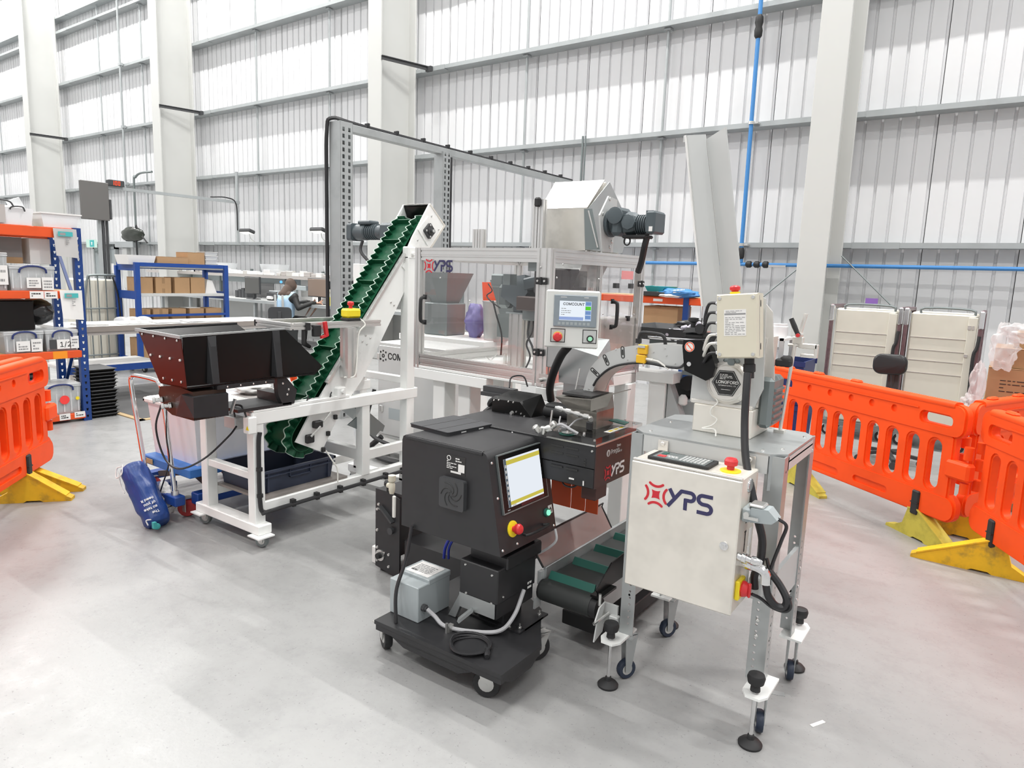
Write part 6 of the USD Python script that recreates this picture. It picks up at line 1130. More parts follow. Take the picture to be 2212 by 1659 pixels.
bg.part('unwinder_knob', [box(-2.63, -2.585, 2.52, 2.56, .505, .54, .01), cyl((-2.61, 2.54, .475), (-2.61, 2.54, .51), .008, 8)], K['rubber']); bg.part('air_fitting', [lathe([(.012, 0), (.018, .02), (.018, .05), (.012, .06), (.02, .07), (.02, .1)], (-2.54, 2.5, .49), (0, 0, 1), 12), cyl((-2.57, 2.5, .53), (-2.53, 2.5, .53), .014, 10)], K['beige']); bg.part('air_tube', box(-2.535, -2.515, 2.495, 2.51, .36, .48, .004), K['wcable']); bg.part('rubber_foot', lathe([(.04, 0), (.04, .03)], (-2.67, 2.6, 0), (0, 0, 1), 14), K['rubber'])
# bag opening head (rear unit) with clear lid, funnel and print unit
q = bg.part('rear_unit', [box(-2.0, -1.32, 2.46, 2.90, .868, .968, .003), box(-1.98, -1.322, 2.463, 2.88, .782, .866, .003)], BK); bg.part('side_panel', box(-1.321, -1.317, 2.462, 2.898, .784, .966), P('maroon_black_panel', (.040, .020, .020), .4), parent=q)
bg.part('lid_edge', [box(-1.56, -1.318, 2.456, 2.462, .966, .972), box(-1.322, -1.316, 2.456, 2.9, .966, .972)], K['zinc'], parent=q)
bg.part('vent_slot', [box(-1.535 + .0 + .075 * i, -1.475 + .075 * i, 2.458, 2.461, z, z + .008) for i in range(2) for z in (.935, .905, .845)] + [box(-1.372, -1.362, 2.458, 2.461, .875 + .012 * i, .883 + .012 * i) for i in range(3)], K['ink'], parent=q); bg.part('white_label', [box(-1.44, -1.415, 2.4585, 2.461, .805, .812), box(-1.372, -1.366, 2.4585, 2.461, .79, .81)], K['paper'], parent=q)
bg.part('unit_screws', [lathe([(.006, 0), (.004, .004)], (-1.335, 2.459, .945), (0, -1, 0), 8)], K['zinc'], parent=q)
FP = frame((-1.317, 2.46, .784), (0, 1, 0), (0, 0, 1))
bg.part('maker_mark', put(ext(Point(.11, .135).buffer(.015).difference(affinity.scale(Point(.112, .133).buffer(.011), .5, 1)), .0012), FP), K['ltgrey'], parent=q); bg.part('maker_name', put(cat(mv(text('Pregis', .020, False, .0012), .132, .126, 0), mv(text('Sharp', .010, True, .0012), .185, .150, 0), mv(text('MAX 12', .008, False, .0012), .195, .122, 0)), FP), K['ltgrey'], parent=q)
logo(bg, frame((-1.317, 2.46 + .115, .784 + .048), (0, 1, 0), (0, 0, 1)), .048, K['logo_red'], K['logo_white'], parent=q)
lid = bg.part('clear_lid', TM(np.array([(-1.60, 2.46, .97), (-1.32, 2.46, .97), (-1.32, 2.90, .97), (-1.60, 2.46, 1.0), (-1.32, 2.46, 1.0), (-1.32, 2.90, 1.0), (-1.60, 2.90, 1.0)]), [[0, 1, 4], [0, 4, 3], [1, 2, 5], [1, 5, 4], [3, 4, 5], [3, 5, 6]], process=False), K['smoked'], sm=False); bg.part('warning_label', [box(-1.36, -1.33, 2.60, 2.76, 1.0, 1.001)], K['paper'], parent=lid); bg.part('warning_mark', [box(-1.352, -1.338, 2.62 + .05 * i, 2.65 + .05 * i, 1.001, 1.0015) for i in range(3)], K['yellow'], parent=lid)
bg.part('lid_screws', [lathe([(.006, 0), (.005, .008)], p, (0, 0, 1), 10) for p in ((-1.47, 2.48, 1.0), (-1.40, 2.5, 1.0), (-1.34, 2.85, 1.0), (-1.40, 2.88, 1.0), (-1.335, 2.475, .985))], K['zinc'], parent=lid); bg.part('green_ring', [lathe([(.035, 0), (.035, .004)], (-1.52, 2.56, .97), (0, 0, 1), 22)], K['dkgreen'], parent=lid); bg.part('white_ring', lathe([(.018, 0), (.024, .005), (.018, .006)], (-1.52, 2.56, .974), (0, 0, 1), 20), K['ltgrey'], parent=lid)
bg.part('green_strip', [sheetpoly([(-1.42, 2.74, 1.02), (-1.33, 2.74, 1.012), (-1.34, 2.80, 1.012), (-1.40, 2.8, 1.035)])], K['dkgreen'])
fn = bg.part('funnel', [hull([(-1.615, 2.60, 1.12), (-1.43, 2.60, 1.13), (-1.60, 2.80, 1.14), (-1.43, 2.80, 1.14), (-1.56, 2.62, 1.075), (-1.41, 2.62, 1.075), (-1.56, 2.78, 1.075), (-1.41, 2.78, 1.075)]), box(-1.56, -1.41, 2.62, 2.78, 1.0, 1.075), hull([(-1.56, 2.62, 1.0), (-1.41, 2.62, 1.0), (-1.41, 2.78, 1.0), (-1.56, 2.78, 1.0), (-1.53, 2.64, .97), (-1.43, 2.64, .97), (-1.43, 2.76, .97), (-1.53, 2.76, .97)])], K['dull'])
bg.part('funnel_flare', [sheetpoly([(-1.43, 2.60, 1.13), (-1.34, 2.62, 1.165), (-1.34, 2.80, 1.165), (-1.43, 2.80, 1.14)]), sheetpoly([(-1.43, 2.6, 1.13), (-1.43, 2.6, 1.08), (-1.36, 2.62, 1.11), (-1.34, 2.62, 1.165)])], K['dull'], parent=fn); bg.part('funnel_mouth', box(-1.59, -1.44, 2.62, 2.78, 1.132, 1.1415), K['ink'], parent=fn)
q = bg.part('air_manifold', [cyl((-1.60, 2.585, 1.075), (-1.42, 2.585, 1.055), .008, 10), cyl((-1.62, 2.59, 1.06), (-1.62, 2.58, 1.0), .005, 8), cyl((-1.42, 2.585, 1.055), (-1.41, 2.57, 1.05), .011, 10)] + [lathe([(.011, 0), (.013, .01), (.013, .025), (.009, .03)], (-1.59 + .045 * i, 2.585, 1.074 - .005 * i), (1, 0, -.1), 10) for i in range(4)], K['zinc']); bg.part('sensor', box(-1.435, -1.405, 2.57, 2.59, 1.0, 1.04, .005), K['rubber'], parent=q)
bg.part('valve_cluster', [lathe([(.012, 0), (.016, .012), (.016, .03), (.01, .035)], p, d, 10) for p, d in (((-1.585, 2.47, .975), (0, 0, 1)), ((-1.57, 2.46, 1.0), (1, .3, .4)), ((-1.60, 2.46, .985), (-.4, -.4, .6)), ((-1.55, 2.47, 1.01), (.6, 0, .6)))], K['zinc'], parent=q); bg.part('air_hose', [tube([(-1.53, 2.475, 1.02), (-1.50, 2.48, 1.03), (-1.46, 2.49, 1.012), (-1.43, 2.5, .998)], .006, 6), tube([(-1.57, 2.58, 1.04), (-1.56, 2.56, 1.01), (-1.52, 2.56, 1.0), (-1.5, 2.6, 1.03), (-1.45, 2.59, 1.05)], .004, 6)], K['gcable'], parent=q)
q = bg.part('print_unit', hull([(-2.083, 2.75, 1.031), (-2.083, 2.75, .967), (-1.911, 2.75, 1.036), (-1.84, 2.75, .967), (-2.07, 2.88, .967), (-1.82, 2.88, .967), (-1.87, 2.88, 1.065), (-2.06, 2.88, 1.065)]), K['blackgloss']); bg.part('unit_motor', [box(-1.80, -1.66, 2.80, 2.88, .985, 1.04, .01), cyl((-1.80, 2.82, 1.0), (-1.62, 2.82, 1.0), .03, 14)], K['rubber'], parent=q)
bg.part('unit_bolts', [lathe([(.005, 0), (.004, .004)], (x, 2.75, z), (0, -1, 0), 8) for x, z in ((-2.07, 1.025), (-2.04, 1.03), (-1.98, 1.03), (-1.93, .985), (-1.90, .98), (-1.88, .97), (-1.95, 1.03))] + [lathe([(.012, 0), (.008, .012)], (-1.955, 2.75, .975), (0, -1, 0), 10)], K['zinc'], parent=q)
bg.part('rear_platform', box(-2.12, -1.6, 2.52, 2.9, .952, .966, .003), BK); bg.part('rear_cables', [tube([(-2.1, 2.85, 1.02), (-2.18, 2.9, 1.0), (-2.25, 2.95, .95), (-2.2, 3.0, .9)], .014, 6), tube([(-2.09, 2.9, 1.0), (-2.2, 2.95, .96), (-2.28, 2.95, .9)], .018, 6), tube([(-2.05, 2.85, 1.08), (-2.06, 2.88, 1.13), (-2.0, 2.9, 1.14), (-1.97, 2.9, 1.09)], .004, 6)], K['cable']); bg.part('rear_bracket', [box(-2.30, -2.08, 2.93, 2.97, 1.0, 1.02), box(-2.3, -2.1, 2.95, 3.0, 1.02, 1.05)], K['plastic_dk']); bg.part('yellow_fitting', box(-2.12, -2.09, 2.80, 2.83, .985, 1.015, .005), K['beige'])
bg.part('outlet_block', box(-1.40, -1.33, 2.50, 2.60, .72, .782, .003), P('maroon_block', (.05, .02, .018), .45))
q = bg.part('discharge_flap', [box(-1.73, -1.62, 2.79, 2.796, .55, .75), box(-1.615, -1.54, 2.79, 2.796, .55, .76), box(-1.535, -1.47, 2.79, 2.796, .55, .70)], P('orange_flap', (.70, .10, .025), .45), 'orange slit discharge flap'); bg.part('cardboard_piece', box(-1.49, -1.44, 2.77, 2.775, .70, .78), K['card'], parent=q); bg.part('grey_hose', tube([(-1.50, 2.5, .78), (-1.47, 2.48, .765), (-1.44, 2.5, .76), (-1.42, 2.52, .78)], .004, 6), K['cable'], parent=q)
t = Thing('tablet_case', 'flat black tablet folio lying on top of the bagging machine', 'tablet', (-2.0, 2.35, .958)); M = frame((-2.011, 2.352, .958), (.985, .17 * -.55, 0), (.09, 1, 0))
t.part('folio', put(ext(rrect(-.125, -.14, .125, .14, .012), .012), M), P('folio_black', (.03, .031, .034), .6)); t.part('cover', put(mv(ext(rrect(-.127, -.142, .127, .142, .012), .004), 0, 0, .0125), M), P('folio_cover', (.035, .036, .04), .65)); t.part('fold_line', put(cat(*[box(-.0015 + x, .0015 + x, -.14, .14, .0165, .0172) for x in (-.04, .05)]), M), K['ink']); t.part('port', put(cat(*[box(.1255, .127, y, y + .03, .003, .009) for y in (-.06, .05)]), M), K['ltgrey'])
ring = []
for k in range(3):
    r = .072 + .006 * k; ring += [(-1.60 + r * math.cos(a) + .004 * math.sin(3 * a + k), 2.02 + r * math.sin(a) * .98, .177 + .005 * k + .003 * math.sin(2 * a + k)) for a in np.linspace(0, 2 * math.pi, 26)[:-1]]
single('coiled_cable', [tube(ring + [(-1.53, 2.03, .182), (-1.515, 2.035, .181)], .0055, 6, 2), lathe([(.012, 0), (.014, .02), (.01, .04)], (-1.515, 2.02, .182), (.6, -.8, 0), 10)], K['cable'], 'coiled black cable lying on the black castor base', 'cable')

# ---------------------------------------------------------------- take-away conveyor
tc = Thing('takeaway_conveyor', 'black take-away belt conveyor with green cleats under bagging machine', 'conveyor', (-1.42, 3.0, 0))
x0, x1, yA, yB, zb = -1.535, -1.285, 2.45, 3.75, .328; rr_ = .048
prof = [(yA - rr_ * math.sin(a), zb - rr_ + rr_ * math.cos(a)) for a in np.linspace(0, math.pi, 12)] + [(yB + rr_ * math.sin(a), zb - rr_ - rr_ * math.cos(a)) for a in np.linspace(0, math.pi, 12)]
tc.part('belt', prism(prof, 'x', x0, x1), K['beltblack'])
for y in np.arange(2.475, 3.7, .205): tc.part('cleat', hull([(x0 + .01, y - .008, zb), (x1 - .01, y - .008, zb), (x0 + .01, y + .008, zb), (x1 - .01, y + .008, zb), (x0 + .012, y + .01, zb + .03), (x1 - .012, y + .01, zb + .03), (x0 + .012, y + .016, zb + .03), (x1 - .012, y + .016, zb + .03)]), K['dkgreen'])
tc.part('roller', [cyl((x0 - .012, yA, zb - rr_), (x1 + .012, yA, zb - rr_), rr_ * .9, 22), cyl((x1 + .0, yA, zb - rr_), (x1 + .03, yA, zb - rr_), rr_ * .95, 22)], K['rubber'])
tc.part('side_rail', box(x0 - .02, x0 - .004, 2.47, 3.75, .30, .375, .002), K['galv']); tc.part('side_rail', box(x1 + .004, x1 + .02, 2.5, 3.75, .24, .345, .002), K['galv'])
q = tc.part('clear_guard', [hull([(x0 - .012, 2.46, .375), (x0 - .012, 3.10, .375), (x0 - .07, 2.43, .49), (x0 - .07, 3.08, .49), (x0 - .015, 2.46, .375), (x0 - .015, 3.10, .375), (x0 - .073, 2.43, .49), (x0 - .073, 3.08, .49)])], MILKY('brown_tint_guard', (.30, .25, .235), .25, .15)); tc.part('guard_edge', tube([(x0 - .014, 2.46, .375), (x0 - .066, 2.434, .478), (x0 - .073, 2.45, .492), (x0 - .073, 3.06, .492), (x0 - .068, 3.09, .48), (x0 - .016, 3.11, .375)], .005, 6, 2), K['rubber'], parent=q)
tc.part('black_guard', hull([(x1 + .022, 2.44, .345), (x1 + .022, 2.42, .37), (x1 + .022, 2.55, .45), (x1 + .022, 2.95, .47), (x1 + .022, 2.95, .345), (x1 + .027, 2.44, .345), (x1 + .027, 2.42, .37), (x1 + .027, 2.55, .45), (x1 + .027, 2.95, .47), (x1 + .027, 2.95, .345)]), K['blackgloss']); tc.part('guard_foot', box(x1 - .0, x1 + .05, 2.42, 2.56, .335, .345), K['blackgloss'])
tc.part('end_bracket', box(x0 - .03, x0 - .012, 2.44, 2.47, .30, .36), K['grey_paint']); tc.part('end_bracket', prism([(2.40, .20), (2.45, .20), (2.45, .26), (2.40, .25)], 'x', x0 - .02, x0 - .012), K['grey_paint'])
tc.part('tension_plate', [prism([(2.37, .17), (2.44, .19), (2.46, .26), (2.39, .25)], 'x', x1 + .05, x1 + .056), prism([(2.36, .25), (2.42, .26), (2.45, .32), (2.40, .31)], 'x', x1 + .052, x1 + .058), box(x1 + .05, x1 + .11, 2.46, 2.47, .21, .31), box(x1 + .08, x1 + .12, 2.44, 2.47, .19, .27, .004)], K['ltgrey']); tc.part('tension_screw', [cyl((x1 + .055, 2.36, .255), (x1 + .07, 2.46, .27), .007, 8), lathe([(.02, 0), (.02, .01)], (x1 + .04, 2.44, .27), (1, 0, 0), 14), cyl((x1 + .045, 2.42, .31), (x1 + .045, 2.42, .36), .007, 8)], K['zinc'])
for y in (2.75, 3.6):
    for x in (x0 - .01, x1 + .01): tc.part('leg', box(x - .015, x + .015, y - .015, y + .015, .01, .31), K['grey_paint'])
tc.part('under_tray', box(x0 - .0, x1, 2.62, 3.6, .05, .12, .004), K['rubber'])

# ================================================================ feeder table with control box
ft = Thing('feeder_table', 'grey steel table on jacking feet carrying a stainless control box', 'table', (-.86, 2.7, 0))
G_ = K['galv']
top = [(-1.165, 2.505), (-1.11, 2.452), (-.625, 2.452), (-.575, 2.50), (-.575, 2.88), (-.62, 2.94), (-1.11, 2.94), (-1.165, 2.90)]
ft.part('tabletop', prism(top, 'z', 1.055, 1.063), G_)
def angle_leg(x, y, sx, sy, z0, z1, holes):
    w = .06; f = sbox(0, z0, w, z1)
    if holes: f = f.difference(unary_union([Point(w * .62, z).buffer(.005, quad_segs=3) for z in np.arange(z0 + .05, min(z1 - .1, z0 + .42), .028)]))
    a = put(ext(f, .005), frame((x, y, 0), (-sx, 0, 0), (0, 0, 1))); b = put(ext(f, .005), frame((x, y, 0), (0, -sy, 0), (0, 0, 1)))
    return cat(a, b)
LG = [(-1.16, 2.46, -1, -1), (-.58, 2.46, 1, -1), (-1.16, 2.935, -1, 1), (-.58, 2.935, 1, 1)]
for i, (x, y, sx, sy) in enumerate(LG):
    ft.part('leg', angle_leg(x, y, sx, sy, .205, 1.055, True), G_)
    d = -1 if sy < 0 else 1; yo = y + d * .08
    ft.part('foot_plate', prism([(x - .045, y - d * .07), (x + .045, y - d * .07), (x + .045, yo + d * .0), (x + .025, yo + d * .035), (x - .025, yo + d * .035), (x - .045, yo)], 'z', .196, .205), K['white_paint'])
    ft.part('jack_screw', [cyl((x, yo, .035), (x, yo, .22), .0075, 10), lathe([(.012, 0), (.012, .012)], (x, yo, .18), (0, 0, 1), 6)], K['chrome']); ft.part('jack_knob', lathe([(.018, 0), (.016, .022), (.028, .03), (.032, .05), (.028, .062), (.004, .066)], (x, yo, .215), (0, 0, 1), 20), K['rubber']); ft.part('jack_foot', lathe([(.042, 0), (.043, .008), (.034, .018), (.014, .026), (.012, .04)], (x, yo, 0), (0, 0, 1), 24), K['rubber'])
    caster(ft, x + (.03 if sx < 0 else 0), y - d * .02, .196, .042, .026, P('navy_tyre_%d' % i, (.02, .03, .055), .5), G_, 60 if sx < 0 else -70)
    ft.part('leg_bolts', [bolt((x + (sx * .0), y - sy * .03, z), (sx, 0, 0), .007) for z in (.50, .42, .36, 1.0)] + [bolt((x - sx * .035, y, z), (0, sy, 0), .007) for z in (.44, .38)], K['zinc'])
ft.part('fascia', box(-1.105, -.63, 2.452, 2.458, .99, 1.055), K['ltgrey']); ft.part('side_fascia', [box(-.581, -.575, 2.51, 2.88, 1.0, 1.05), box(-.583, -.575, 2.51, 2.88, 1.03, 1.036)], K['ltgrey']); ft.part('side_fascia', box(-1.165, -1.159, 2.52, 2.89, .99, 1.055), G_)
ft.part('corner_plate', [hull([(-1.165, 2.505, 1.055), (-1.11, 2.452, 1.055), (-1.165, 2.505, .95), (-1.11, 2.452, .95), (-1.16, 2.508, 1.0), (-1.112, 2.458, 1.0)]), hull([(-.625, 2.452, 1.055), (-.575, 2.50, 1.055), (-.625, 2.452, .93), (-.575, 2.5, .93), (-.628, 2.458, 1.0), (-.58, 2.504, 1.0)])], G_)
ft.part('table_bolts', [lathe([(.007, 0), (.005, .005)], (x, y, 1.063), (0, 0, 1), 10) for x, y in ((-1.10, 2.50), (-.66, 2.49), (-.61, 2.56), (-.60, 2.84), (-1.11, 2.72), (-.75, 2.91))] + [bolt((-.60, 2.478, 1.005), (.7, -.7, 0), .014, .01)], K['zinc'])
ft.part('cross_rail', box(-.60, -.585, 2.5, 2.9, .44, .60), K['grey_paint']); ft.part('cross_rail', box(-1.15, -1.14, 2.5, 2.9, .34, .42), G_)
# stainless control box hung on the front
F2 = 2.25; cb = ft.part('control_box', box(-1.054, -.655, F2 + .012, 2.44, .527, 1.008, .004), K['steel']); ft.part('door', box(-1.056, -.653, F2, F2 + .012, .525, 1.002, .004), K['steel'], parent=cb); ft.part('lid_edge', box(-1.054, -.655, F2 + .004, F2 + .018, 1.003, 1.012, .002), K['steel2'], parent=cb)
logo(ft, frame((-.954, F2, .894), (1, 0, 0), (0, 0, 1)), .066, K['logo_red'], K['logo_navy'], parent=cb)
ft.part('door_latch', [lathe([(.016, 0), (.015, .005), (.009, .007), (.009, .012)], (-.695, F2, .769), (0, -1, 0), 18), box(-.698, -.692, F2 - .014, F2 - .010, .763, .775)], K['chrome'], parent=cb)
q = ft.part('keypad', put(ext(rrect(-.115, -.058, .115, .058, .01), .010), frame((-.90, 2.345, 1.008), (1, 0, 0), (0, 1, .0))), K['rubber']); ft.part('keypad_face', box(-.998, -.802, 2.298, 2.392, 1.018, 1.0195), K['tubegrey'], parent=q); ft.part('keys', [box(-.90 + .0135 * i, -.891 + .0135 * i, 2.305 + .0135 * j, 2.314 + .0135 * j, 1.0195, 1.022) for i in range(7) for j in range(6)], K['ltgrey'], parent=q); ft.part('key_mark', [box(-.985, -.965, 2.35, 2.38, 1.0195, 1.021)], K['dkgreen'], parent=q); ft.part('key_mark', [box(-.985, -.955, 2.31, 2.335, 1.0195, 1.021)], K['red'], parent=q); ft.part('key_print', [put(lines(0, 0, .05, .03, 3, 6, .3), frame((-.96, 2.32, 1.0195), (1, 0, 0), (0, 1, 0)))], K['paper'], parent=q)
estop(ft, (-.722, 2.335, 1.008), (0, 0, 1), 1.05)
for x in (-1.02, -.69): ft.part('hanger', [box(x - .02, x + .02, 2.44, 2.446, .97, 1.048), bolt((x, 2.44, 1.035), (0, -1, 0), .009, .007)], K['steel2'])
# right side of the box: connectors and switch
XB = -.655
ft.part('round_gland', [lathe([(.026, 0), (.024, .005), (.016, .006)], (XB, 2.345, .969), (1, 0, 0), 18)], K['chrome'], parent=cb)
q = ft.part('multi_connector', [box(XB, XB + .03, 2.27, 2.35, .86, .91, .006), hull([(XB + .03, 2.275, .862), (XB + .03, 2.345, .862), (XB + .03, 2.275, .912), (XB + .03, 2.345, .912), (XB + .10, 2.28, .87), (XB + .10, 2.34, .87), (XB + .085, 2.28, .915), (XB + .085, 2.34, .915), (XB + .115, 2.285, .885), (XB + .115, 2.335, .885)])], K['boxgrey']); ft.part('connector_lever', [box(XB + .012, XB + .06, 2.262, 2.27, .875, .885), lathe([(.01, 0), (.01, .008)], (XB + .02, 2.268, .89), (0, -1, 0), 10), box(XB + .02, XB + .07, 2.28, 2.34, .912, .925, .005)], K['zinc'], parent=q)
ft.part('side_slots', [box(XB, XB + .0015, 2.34 , 2.346, .73, .80), box(XB, XB + .0015, 2.335, 2.35, .80, .806), box(XB, XB + .0015, 2.335, 2.345, .835, .85)], K['ink'], parent=cb); ft.part('side_label', [box(XB, XB + .001, 2.385, 2.42, .74, .80), box(XB, XB + .001, 2.38, 2.41, .70, .735)], K['paper'], parent=cb)
for k, z in enumerate((.735, .722)):
    ft.part('cable_gland', [lathe([(.014, 0), (.014, .014), (.018, .016), (.018, .028), (.012, .03), (.012, .045), (.016, .047), (.016, .06), (.009, .075)], (XB, 2.275 + .03 * k, z), (1, .12, -.08), 12)], K['chrome'], parent=cb)
ft.part('elbow_gland', [tube([(XB, 2.32, .70), (XB + .06, 2.32, .695), (XB + .085, 2.32, .68), (XB + .09, 2.32, .645)], .017, 10, 4), lathe([(.02, 0), (.02, .02)], (XB + .02, 2.32, .699), (1, 0, 0), 12)], K['chrome'], parent=cb)
q = ft.part('isolator_switch', [box(XB, XB + .016, 2.275, 2.345, .575, .645, .004)], K['yellow']); ft.part('switch_knob', [lathe([(.028, 0), (.030, .006), (.024, .018), (.02, .022)], (XB + .016, 2.31, .61), (1, 0, 0), 8), box(XB + .036, XB + .046, 2.302, 2.318, .585, .635, .003)], K['red'], parent=q)
ft.part('side_inverter', box(XB + .01, -.60, 2.40, 2.45, .54, .62, .006), K['grey_paint'])
ft.part('main_cable', tube([(-.742, 2.50, 1.335), (-.735, 2.48, 1.26), (-.725, 2.46, 1.16), (-.70, 2.42, 1.05), (-.66, 2.38, .95), (-.625, 2.36, .86), (-.60, 2.36, .78), (-.600, 2.36, .70), (-.615, 2.36, .65), (-.61, 2.36, .60)], .0135, 10, 6), K['cable'])
ft.part('loop_cables', [tube([(-.565, 2.32, .645), (-.555, 2.33, .60), (-.53, 2.34, .57), (-.505, 2.35, .57), (-.50, 2.35, .60), (-.53, 2.36, .64), (-.57, 2.36, .68)], .013, 8), tube([(XB + .05, 2.31, .60), (-.58, 2.33, .585), (-.54, 2.34, .56), (-.50, 2.35, .555), (-.485, 2.35, .58), (-.51, 2.36, .62), (-.56, 2.36, .67), (-.58, 2.36, .72)], .006, 6), tube([(-.545, 2.31, .885), (-.52, 2.33, .86), (-.535, 2.35, .80), (-.56, 2.36, .70), (-.57, 2.36, .62), (-.53, 2.36, .56)], .006, 6)], K['cable']); ft.part('cable_tie', [box(-.50, -.485, 2.345, 2.36, .60, .61)], K['cable'])

# ---------------------------------------------------------------- friction feeder standing on the table
ff = Thing('friction_feeder', 'stainless friction feeder with curved delivery arm on the table', 'feeder', (-.87, 2.75, 1.063))
ff.part('pedestal', box(-.984, -.75, 2.635, 2.872, 1.063, 1.174, .004), K['steel'])
ff.part('body_front', [prism([(-1.008, 1.176), (-.755, 1.176), (-.725, 1.26), (-.745, 1.60), (-.80, 1.62), (-.93, 1.42), (-1.005, 1.30)], 'y', 2.655, 2.663)], K['ltgrey']); ff.part('body_rear', prism([(-1.0, 1.178), (-.75, 1.178), (-.74, 1.45), (-.93, 1.45), (-.99, 1.32)], 'y', 2.70, 2.86), K['steel2']); ff.part('body_foot', box(-1.0, -.755, 2.64, 2.87, 1.174, 1.19, .003), K['steel2'])
q = ff.part('drive_cover', [lathe([(.085, 0), (.085, .02), (.072, .034), (.07, .034), (.065, .038)], (-.855, 2.655, 1.272), (0, -1, 0), 30)], K['steel2']); 
hexa = Polygon([(.056 * math.cos(a), .056 * math.sin(a)) for a in np.arange(6) * math.pi / 3]); FC = frame((-.855, 2.617, 1.272), (1, 0, .03), (-.03, 0, 1))
ff.part('hex_plate', put(ext(hexa, .002), FC), K['ink'], parent=q); ff.part('hex_border', put(mv(ext(hexa.buffer(-.003).difference(hexa.buffer(-.0045)), .0006), 0, 0, .002), FC), K['ltgrey'], parent=q); ff.part('maker_name', put(cat(mv(text('LONGFORD', .0115, True, .0006), -.040, -.002, .002), mv(text('INTERNATIONAL LTD', .0048, False, .0006), -.030, -.012, .002), mv(lines(0, 0, .05, .022, 4, 3, .45, .0006), -.025, .014, .002), mv(box(-.018, .018, -.026, -.0245, 0, .0006), 0, 0, .002)), FC), K['paper'], parent=q)
ff.part('cover_lug', [lathe([(.014, 0), (.014, .03)], (-.845, 2.65, 1.355), (0, -1, 0), 14), box(-.88, -.82, 2.63, 2.66, 1.348, 1.365, .006)], K['tubegrey'], parent=q); ff.part('cover_screws', [bolt((-.855 + .078 * math.cos(a), 2.635, 1.272 + .078 * math.sin(a)), (0, -1, 0), .005) for a in np.arange(6) + .4], K['zinc'], parent=q)
q = ff.part('black_shroud', hull([(x, y, z) for x, z in ((-1.032, 1.425), (-.96, 1.430), (-.925, 1.40), (-.895, 1.33), (-.905, 1.29), (-.93, 1.274), (-1.02, 1.305), (-1.035, 1.40)) for y in (2.60, 2.66)]), K['blackgloss']); ff.part('no_touch_sign', put(ext(Point(0, 0).buffer(.020, quad_segs=8), .001), frame((-1.005, 2.60, 1.40), (1, 0, 0), (0, 0, 1))), K['paper'], parent=q); ff.part('sign_mark', put(ext(unary_union([Point(0, 0).buffer(.0185, quad_segs=8).difference(Point(0, 0).buffer(.0155, quad_segs=8)), affinity.rotate(sbox(-.017, -.0015, .017, .0015), -45)]), .0016), frame((-1.005, 2.60, 1.40), (1, 0, 0), (0, 0, 1))), K['orange'], parent=q); ff.part('shroud_knob', lathe([(.010, 0), (.009, .008), (.003, .010)], (-1.0, 2.60, 1.333), (0, -1, 0), 14), K['chrome'], parent=q)
ff.part('top_plate', [box(-1.03, -.955, 2.60, 2.68, 1.436, 1.452, .004), hull([(-1.035, 2.59, 1.455), (-.96, 2.59, 1.462), (-1.035, 2.68, 1.455), (-.96, 2.68, 1.462), (-1.02, 2.6, 1.475), (-.97, 2.6, 1.478)])], K['rubber'])
ff.part('adjust_knob', [lathe([(.010, 0), (.010, .03), (.02, .035), (.02, .048), (.004, .05)], (-1.005, 2.62, 1.465), (0, 0, 1), 16), lathe([(.012, 0), (.012, .02), (.02, .022), (.02, .03)], (-.955, 2.6, 1.475), (-.2, -1, 0), 14)], K['rubber']); ff.part('adjust_block', [box(-.98, -.945, 2.60, 2.66, 1.46, 1.49, .004), cyl((-.965, 2.63, 1.49), (-.965, 2.63, 1.56), .012, 12)], K['chrome'])
# curved delivery arm
up_ = smoothpath([(-1.03, 1.388), (-1.13, 1.388), (-1.254, 1.379), (-1.365, 1.357), (-1.456, 1.318), (-1.524, 1.245), (-1.556, 1.135)], 5); lo_ = smoothpath([(-1.512, 1.120), (-1.482, 1.195), (-1.425, 1.248), (-1.365, 1.277), (-1.248, 1.293), (-1.13, 1.288), (-1.03, 1.284)], 5)
arm = [tuple(p) for p in up_] + [tuple(p) for p in lo_]
q = ff.part('delivery_arm', [prism(arm, 'y', 2.745, 2.749), prism(arm, 'y', 2.875, 2.879)], K['ltgrey'])
ff.part('arm_belt', [prism([tuple(p) for p in lo_] + [tuple(p + [0, .035]) for p in lo_[::-1]], 'y', 2.755, 2.87)], P('pale_belt', (.55, .50, .47), .5), parent=q); ff.part('arm_top', [prism([tuple(p + [0, -.012]) for p in up_] + [tuple(p + [0, -.006]) for p in up_[::-1]], 'y', 2.75, 2.875)], K['acrylic'], parent=q)
def slotc(x, z, a):
    s = unary_union([LineString([(0, -.018), (0, .018)]).buffer(.009, quad_segs=4).difference(LineString([(0, -.018), (0, .018)]).buffer(.0055, quad_segs=4))]); return put(cat(ext(affinity.rotate(s, a, origin=(0, 0)), .0015), ext(affinity.rotate(sbox(-.003, -.012, .003, .012), a, origin=(0, 0)), .002)), frame((x, 2.745, z), (1, 0, 0), (0, 0, 1)))
ff.part('slot_plate', [slotc(-1.365, 1.335, 8), slotc(-1.445, 1.293, 30), slotc(-1.498, 1.232, 55)], K['ink'], parent=q)
ff.part('arm_screws', [lathe([(.004, 0), (.003, .003)], (x, 2.745, z), (0, -1, 0), 8) for x, z in ((-1.30, 1.36), (-1.34, 1.305), (-1.17, 1.37), (-1.22, 1.35), (-1.12, 1.31), (-1.08, 1.36), (-1.43, 1.262), (-1.40, 1.345), (-1.47, 1.215), (-1.16, 1.34), (-1.525, 1.15), (-1.54, 1.142))], K['zinc'], parent=q)
